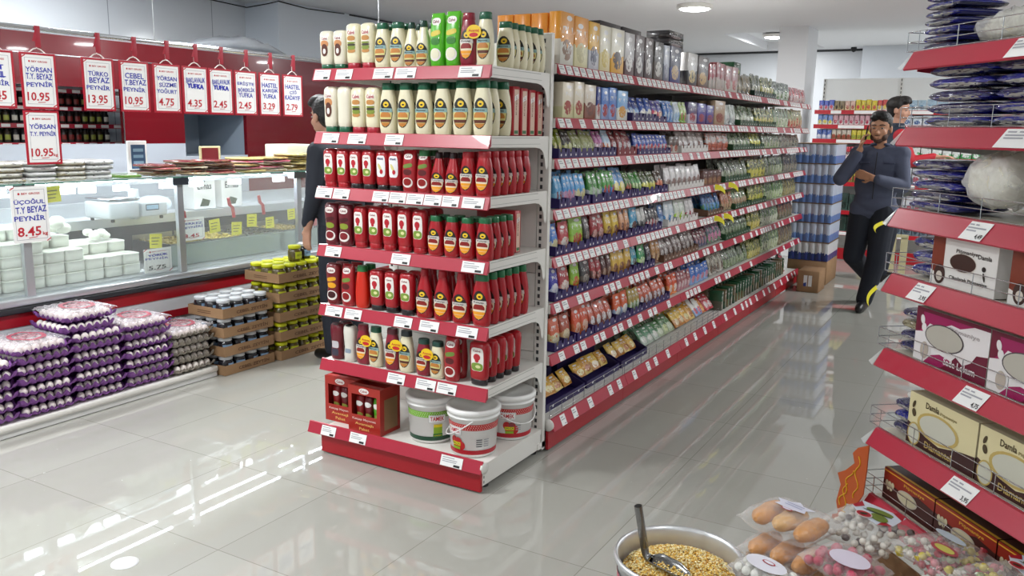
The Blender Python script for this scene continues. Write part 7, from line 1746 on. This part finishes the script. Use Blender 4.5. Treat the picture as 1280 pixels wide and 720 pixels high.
def head(parent_caps, hc, s, face, hair_long=False):
    """skull, jaw, nose and ears round head centre hc; face = unit vector the face looks along; returns body caps, hair caps, detail fn"""
    f = Vector(face).normalized(); u = Vector((0, 0, 1)); u = (u - f * u.dot(f)).normalized(); r = f.cross(u)
    Rm = Matrix((r, f, u)).transposed()
    def P(x, y, z): return tuple(Vector(hc) + s * (r * x + f * y + u * z))
    E = lambda x, y, z, rx, ry, rz: ('e', P(x, y, z), (rx * s, ry * s, rz * s), Rm)
    body = [E(0, -.012, .03, .074, .092, .088), E(0, .018, -.035, .062, .07, .075), E(0, .045, -.09, .03, .034, .026), E(0, .088, -.02, .012, .02, .024), E(0, .093, -.034, .018, .014, .011),
            E(0, .068, .026, .05, .014, .01), E(.034, .058, -.03, .024, .018, .024), E(-.034, .058, -.03, .024, .018, .024), E(0, .082, -.064, .026, .012, .007), E(0, .08, -.073, .022, .012, .007),
            E(.077, -.01, -.01, .011, .018, .032), E(-.077, -.01, -.01, .011, .018, .032)]
    hair = [E(0, -.022, .05, .08, .094, .082), E(0, -.05, .0, .078, .07, .08), E(0, .028, .103, .066, .062, .036), E(.035, .058, .085, .034, .034, .026), E(-.035, .055, .085, .034, .034, .026), E(.07, -.012, .03, .012, .03, .04), E(-.07, -.012, .03, .012, .03, .04)]
    beard = [E(0, .05, -.092, .034, .036, .024), E(.04, .03, -.065, .026, .042, .032), E(-.04, .03, -.065, .026, .042, .032), E(0, .083, -.052, .026, .011, .005), E(.058, .0, -.035, .014, .03, .03), E(-.058, .0, -.035, .014, .03, .03)]
    def detail(par):
        for sg in (-1, 1):
            MB().ball(P(sg * .031, .0735, .004), (.0115 * s, .007 * s, .0065 * s), 0, 12, 8, Rm).obj('eye', P_('9c928a'), par)
            MB().ball(P(sg * .031, .0795, .004), (.0052 * s, .0032 * s, .0055 * s), 0, 10, 7, Rm).obj('iris', P_('1c1410'), par)
            MB().loft([[P(sg * (.012 + .04 * k / 6), .082 - .012 * (k / 6) ** 2 + dy, .026 + .004 * math.sin(PI * k / 6) + dz) for dy, dz in ((0, -.003), (.004, 0), (0, .004), (-.006, 0))] for k in range(7)]).obj('eyebrow', P_('14100e'), par)
        MB().ball(P(0, .0885, -.0685), (.021 * s, .005 * s, .0028 * s), 0, 12, 6, Rm).obj('lips', P_('8c5048'), par)
    return body, hair, beard, detail
def hand(wrist, direction, palm_n, side, curl, s=1.0):
    """palm plus five separate bent fingers as capsules; side = +1 thumb along +lateral"""
    d = Vector(direction).normalized(); n = Vector(palm_n); n = (n - d * n.dot(d)).normalized(); l = d.cross(n) * side; w = Vector(wrist); C_ = []
    for k in (-1, 0, 1): C_.append((tuple(w + l * .014 * k * s), .016 * s, tuple(w + d * .07 * s + l * .024 * k * s), .0135 * s))
    for i, (o, L) in enumerate(((.033, .066), (.011, .076), (-.011, .071), (-.032, .056))):
        b = w + d * .08 * s + l * o * s; c = curl if isinstance(curl, (int, float)) else curl[i]; p = b; a = c * .4
        for seg, (fr, rr) in enumerate(((.45, .0092), (.3, .0085), (.25, .0078))):
            q = p + (d * math.cos(a) + n * math.sin(a)) * L * fr * s; C_.append((tuple(p), rr * s, tuple(q), (rr - .0006) * s)); p = q; a += c * .75
    b = w + d * .022 * s + l * .03 * s; q = b + (d * .6 + l * .7 + n * .25).normalized() * .034 * s; C_.append((tuple(b), .012 * s, tuple(q), .0105 * s))
    q2 = q + (d * .85 + l * .15 + n * .5).normalized() * .028 * s; C_.append((tuple(q), .0102 * s, tuple(q2), .0088 * s))
    return C_
SKIN = mat('skin_tan', 'b98668', .5, var=.08, vscale=20); SKIN2 = mat('skin_fair', 'c09078', .5, var=.06, vscale=20); HAIR = mat('hair_black', '0e0c0c', .5, bump=.6, bscale=90); STUB = mat('stubble', '4a3228', .7, var=.2, vscale=80)

# --- man on the phone walking towards the camera
man = thing('person', 'man in a dark grey jacket and navy trousers walking while phoning, hand held across belly', 'person', (-1.03, 8.1, 0))
hc = (.05, -.05, 1.605)
hb, hh_, hbd, hdet = head([], hc, 1.1, (-.12, -1, -.08))
LS, RS = V(.232, .0, 1.385), V(-.118, .01, 1.375); NK = V(.055, .0, 1.45)
RE, RH = V(-.225, -.16, 1.165), V(-.085, -.15, 1.42)
LE, LH = V(.275, -.07, 1.115), V(.045, -.24, 1.185)
PC = V(.05, .02, .93)
HL, HR = V(.135, .0, .88), V(-.04, .03, .88)
KL, KR = V(.125, -.07, .47), V(-.085, .02, .47)
AL, AR = V(.05, -.06, .095), V(.06, .34, .2)
rh = hand(RH + V(.0, .0, .01), (.12, .1, 1), (1, .12, 0), -1, .85, 1.0)
lh = hand(LH, (-1, .05, .28), (0, 1, .1), 1, .35, 1.0)
body = hb + [((NK.x, .0, 1.4), .058, (hc[0], -.02, 1.52), .054), (tuple(LS), .055, tuple(LE), .042), (tuple(LE), .04, tuple(LH), .028), (tuple(RS), .055, tuple(RE), .042), (tuple(RE), .04, tuple(RH), .027),
     ('e', (.055, .0, 1.25), (.16, .095, .2)), ('e', (.05, .01, 1.02), (.14, .09, .16)), (tuple(LS), .06, tuple(RS), .06),
     (tuple(HL), .085, tuple(KL), .056), (tuple(KL), .054, tuple(AL), .036), (tuple(HR), .085, tuple(KR), .056), (tuple(KR), .054, tuple(AR), .036), (tuple(HL), .09, tuple(HR), .09)] + rh + lh
blob('body', body, .0065, SKIN, man, 3)
blob('hair', hh_, .006, HAIR, man, 3); blob('beard', hbd, .0055, STUB, man, 3); hdet(man)
JK = mat('jacket_slate', '4c5268', .75, bump=.5, bscale=16, var=.12, vscale=5); TR = mat('trousers_navy', '1a1f2b', .8, bump=.3, bscale=14); SHOE = mat('shoe_black', '101012', .35)
blob('jacket', [(tuple(LS + V(-.01, 0, .0)), .078, tuple(LE), .064), (tuple(LE), .063, tuple(LH + V(.05, .0, -.012)), .045), (tuple(RS + V(.01, 0, 0)), .078, tuple(RE), .064), (tuple(RE), .062, tuple(RH + V(-.02, 0, -.045)), .045),
     ('e', (.057, .0, 1.28), (.19, .125, .17)), ('e', (.055, -.005, 1.12), (.185, .13, .2)), ('e', (.052, .0, .98), (.178, .13, .13)), (tuple(LS), .08, tuple(RS), .08), ((-.05, .01, .9), .105, (.15, .01, .9), .105), ((-.06, .01, .86), .075, (.165, .01, .86), .075), ((.055, .012, 1.41), .074, (.054, .012, 1.44), .066)], .008, JK, man, 5)
PKT = mat('jacket_pocket', '434860', .8)
blob('collar', [((.055 + .07 * math.cos(a), .0 - .065 * math.sin(a), 1.462 + .006 * math.sin(a)), .014, (.055 + .07 * math.cos(a + .35), -.065 * math.sin(a + .35), 1.462 + .006 * math.sin(a + .35)), .014) for a in [k * .3 + 2.0 for k in range(17)]], .006, PKT, man, 2)
blob('trousers', [(tuple(HL), .112, tuple(KL), .088), (tuple(KL), .088, tuple(AL + V(0, .0, .0)), .07), (tuple(HR), .114, tuple(KR), .09), (tuple(KR), .088, tuple(AR + V(0, -.02, .02)), .066), (tuple(HL + V(0, 0, .02)), .104, tuple(HR + V(0, 0, .02)), .104)], .008, TR, man, 5)
blob('shoe', [((.05, -.03, .055), .05, (.04, -.19, .043), .043), ((.04, -.19, .043), .043, (.035, -.235, .034), .034), ((.05, -.02, .035), .034, (.05, .01, .036), .034)], .006, SHOE, man, 3)
blob('shoe', [((.06, .36, .14), .045, (.05, .27, .055), .036), ((.05, .27, .055), .036, (.048, .235, .035), .03)], .006, SHOE, man, 3)
ph = MB().rbox(-.0055, .0055, -.035, .035, -.07, .07, .004).obj('mobile_phone', BLACK, None, (-1.03 - .053, 8.1 - .105, 1.555), (.15, .12, .1)); tag(ph, 'black mobile phone held at the walking man\'s ear', 'phone')
# --- worker behind him
p2 = thing('person', 'dark-haired worker in a navy vest and red sleeves turned towards the back shelves', 'person', (-1.03, 9.85, 0)); p2.scale = (1.07,) * 3
hc2 = (.0, .0, 1.69)
hb, hh_, hbd, hdet = head([], hc2, 1.0, (1, -.25, -.12))
L2, R2 = V(.05, -.19, 1.44), V(.02, .18, 1.44); E2, H2 = V(.16, -.22, 1.2), V(.38, -.18, 1.25); ER2, HR2 = V(.1, .25, 1.18), V(.33, .2, 1.2)
body = hb + [((0, 0, 1.46), .055, (.0, 0, 1.6), .052), (tuple(L2), .052, tuple(E2), .04), (tuple(E2), .038, tuple(H2), .027), (tuple(R2), .052, tuple(ER2), .04), (tuple(ER2), .038, tuple(HR2), .027), ('e', (0, 0, 1.3), (.095, .16, .2)), (tuple(L2), .055, tuple(R2), .055), ('e', (0, 0, 1.02), (.09, .14, .16)),
     ((0, -.09, .9), .085, (.02, -.1, .48), .055), ((.02, -.1, .48), .054, (-.02, -.1, .09), .038), ((0, .09, .9), .085, (.0, .1, .48), .055), ((0, .1, .48), .054, (-.03, .1, .09), .038)] + hand(H2, (1, 0, .1), (0, 0, -1), 1, .4) + hand(HR2, (1, 0, .1), (0, 0, -1), -1, .4)
blob('body', body, .007, SKIN2, p2, 3); blob('hair', hh_ + [('e', (-.03, 0, 1.74), (.1, .085, .08))], .006, mat('hair_dark', '17120f', .5, bump=.6, bscale=90), p2, 3); hdet(p2)
blob('vest', [('e', (0, 0, 1.3), (.13, .19, .22)), ('e', (0, 0, 1.08), (.125, .175, .2)), (tuple(L2 + V(0, .05, 0)), .075, tuple(R2 + V(0, -.05, 0)), .075), ((0, 0, 1.46), .068, (0, 0, 1.53), .064)], .008, mat('vest_navy', '1a2638', .7, bump=.4, bscale=14), p2, 4)
blob('sleeve', [(tuple(L2), .07, tuple(E2), .056), (tuple(E2), .055, tuple(H2 + V(-.03, 0, 0)), .038)], .007, mat('sleeve_red', 'b01828', .7), p2, 4)
blob('sleeve', [(tuple(R2), .07, tuple(ER2), .056), (tuple(ER2), .055, tuple(HR2 + V(-.03, 0, 0)), .038)], .007, mat('sleeve_red', 'b01828', .7), p2, 4)
blob('trousers', [((0, -.09, .92), .1, (.02, -.1, .48), .075), ((.02, -.1, .48), .074, (-.02, -.1, .1), .06), ((0, .09, .92), .1, (.0, .1, .48), .075), ((0, .1, .48), .074, (-.03, .1, .1), .06), ((0, -.09, .95), .1, (0, .09, .95), .1)], .009, TR, p2, 4)
for y in (-.1, .1): blob('shoe', [((-.03, y, .045), .042, (.12, y, .035), .034)], .007, SHOE, p2, 3)
# --- customer half hidden behind the end display
p3 = thing('person', 'black-haired customer in dark jacket at the deli, mostly hidden behind the end display', 'person', (-3.735, 4.24, 0)); p3.scale = (.985,) * 3
hc3 = (-.1, -.03, 1.625)
hb, hh_, hbd, hdet = head([], hc3, 1.05, (-.98, .14, -.1))
fz = V(-.98, .14, 0).normalized(); lt = V(.14, .98, 0).normalized()
def Q(f, l, z): return fz * f + lt * l + V(0, 0, z)
LSq, RSq = Q(0, .18, 1.4), Q(0, -.18, 1.4); LEq, LHq = Q(-.02, .23, 1.13), Q(.06, .25, .9); REq, RHq = Q(.0, -.22, 1.13), Q(.1, -.2, .9)
body = hb + [((0, 0, 1.42), .055, (-.07, -.02, 1.53), .052), (tuple(LSq), .052, tuple(LEq), .04), (tuple(LEq), .038, tuple(LHq), .027), (tuple(RSq), .052, tuple(REq), .04), (tuple(REq), .038, tuple(RHq), .027), (tuple(LSq), .06, tuple(RSq), .06), (tuple(Q(0, .07, 1.25)), .1, tuple(Q(0, .06, .95)), .09), (tuple(Q(0, -.07, 1.25)), .1, tuple(Q(0, -.06, .95)), .09),
     (tuple(Q(0, .09, .88)), .08, tuple(Q(.01, .1, .48)), .054), (tuple(Q(.01, .1, .48)), .052, tuple(Q(-.01, .1, .09)), .036), (tuple(Q(0, -.09, .88)), .08, tuple(Q(.01, -.1, .48)), .054), (tuple(Q(.01, -.1, .48)), .052, tuple(Q(-.01, -.1, .09)), .036)] + hand(LHq, (fz * .15 + V(0, 0, -1)), -lt, 1, .35) + hand(RHq, (fz * .15 + V(0, 0, -1)), lt, -1, .35)
blob('body', body, .007, SKIN2, p3, 3); blob('hair', hh_, .006, HAIR, p3, 3); hdet(p3)
JK2 = mat('jacket_dark_blue', '232833', .75, bump=.4, bscale=14)
blob('jacket', [(tuple(LSq), .072, tuple(LEq), .058), (tuple(LEq), .056, tuple(LHq + V(0, 0, .04)), .04), (tuple(RSq), .072, tuple(REq), .058), (tuple(REq), .056, tuple(RHq + V(0, 0, .04)), .04), (tuple(LSq * .9 + V(0, 0, .14)), .075, tuple(RSq * .9 + V(0, 0, .14)), .075), (tuple(Q(0, .06, 1.28)), .122, tuple(Q(0, .06, .93)), .108), (tuple(Q(0, -.06, 1.28)), .122, tuple(Q(0, -.06, .93)), .108)], .008, JK2, p3, 4)
blob('trousers', [(tuple(Q(0, .08, .9)), .095, tuple(Q(.01, .1, .48)), .07), (tuple(Q(.01, .1, .48)), .07, tuple(Q(-.01, .1, .1)), .056), (tuple(Q(0, -.08, .9)), .095, tuple(Q(.01, -.1, .48)), .07), (tuple(Q(.01, -.1, .48)), .07, tuple(Q(-.01, -.1, .1)), .056)], .008, TR, p3, 4)
for l in (.1, -.1): blob('shoe', [(tuple(Q(-.02, l, .045)), .042, tuple(Q(.14, l, .035)), .034)], .007, SHOE, p3, 3)
# --- label sanity: keep every label within sixteen words
for o in bpy.data.objects:
    l = o.get('label')
    if l and o.parent is None and len(l.split()) > 16: o['label'] = ' '.join(l.split()[:16])
m = MB().tube([(.055, -.142, 1.4), (.052, -.149, 1.28), (.05, -.148, 1.15), (.05, -.146, 1.0)], .0045, 6); m.obj('zip', mat('zip_dark', '1c1e26', .4), man)
for x in (-.05, .155): MB().rbox(x - .045, x + .045, -.137, -.118, 1.305, 1.318, .003).obj('pocket_flap', PKT, man)
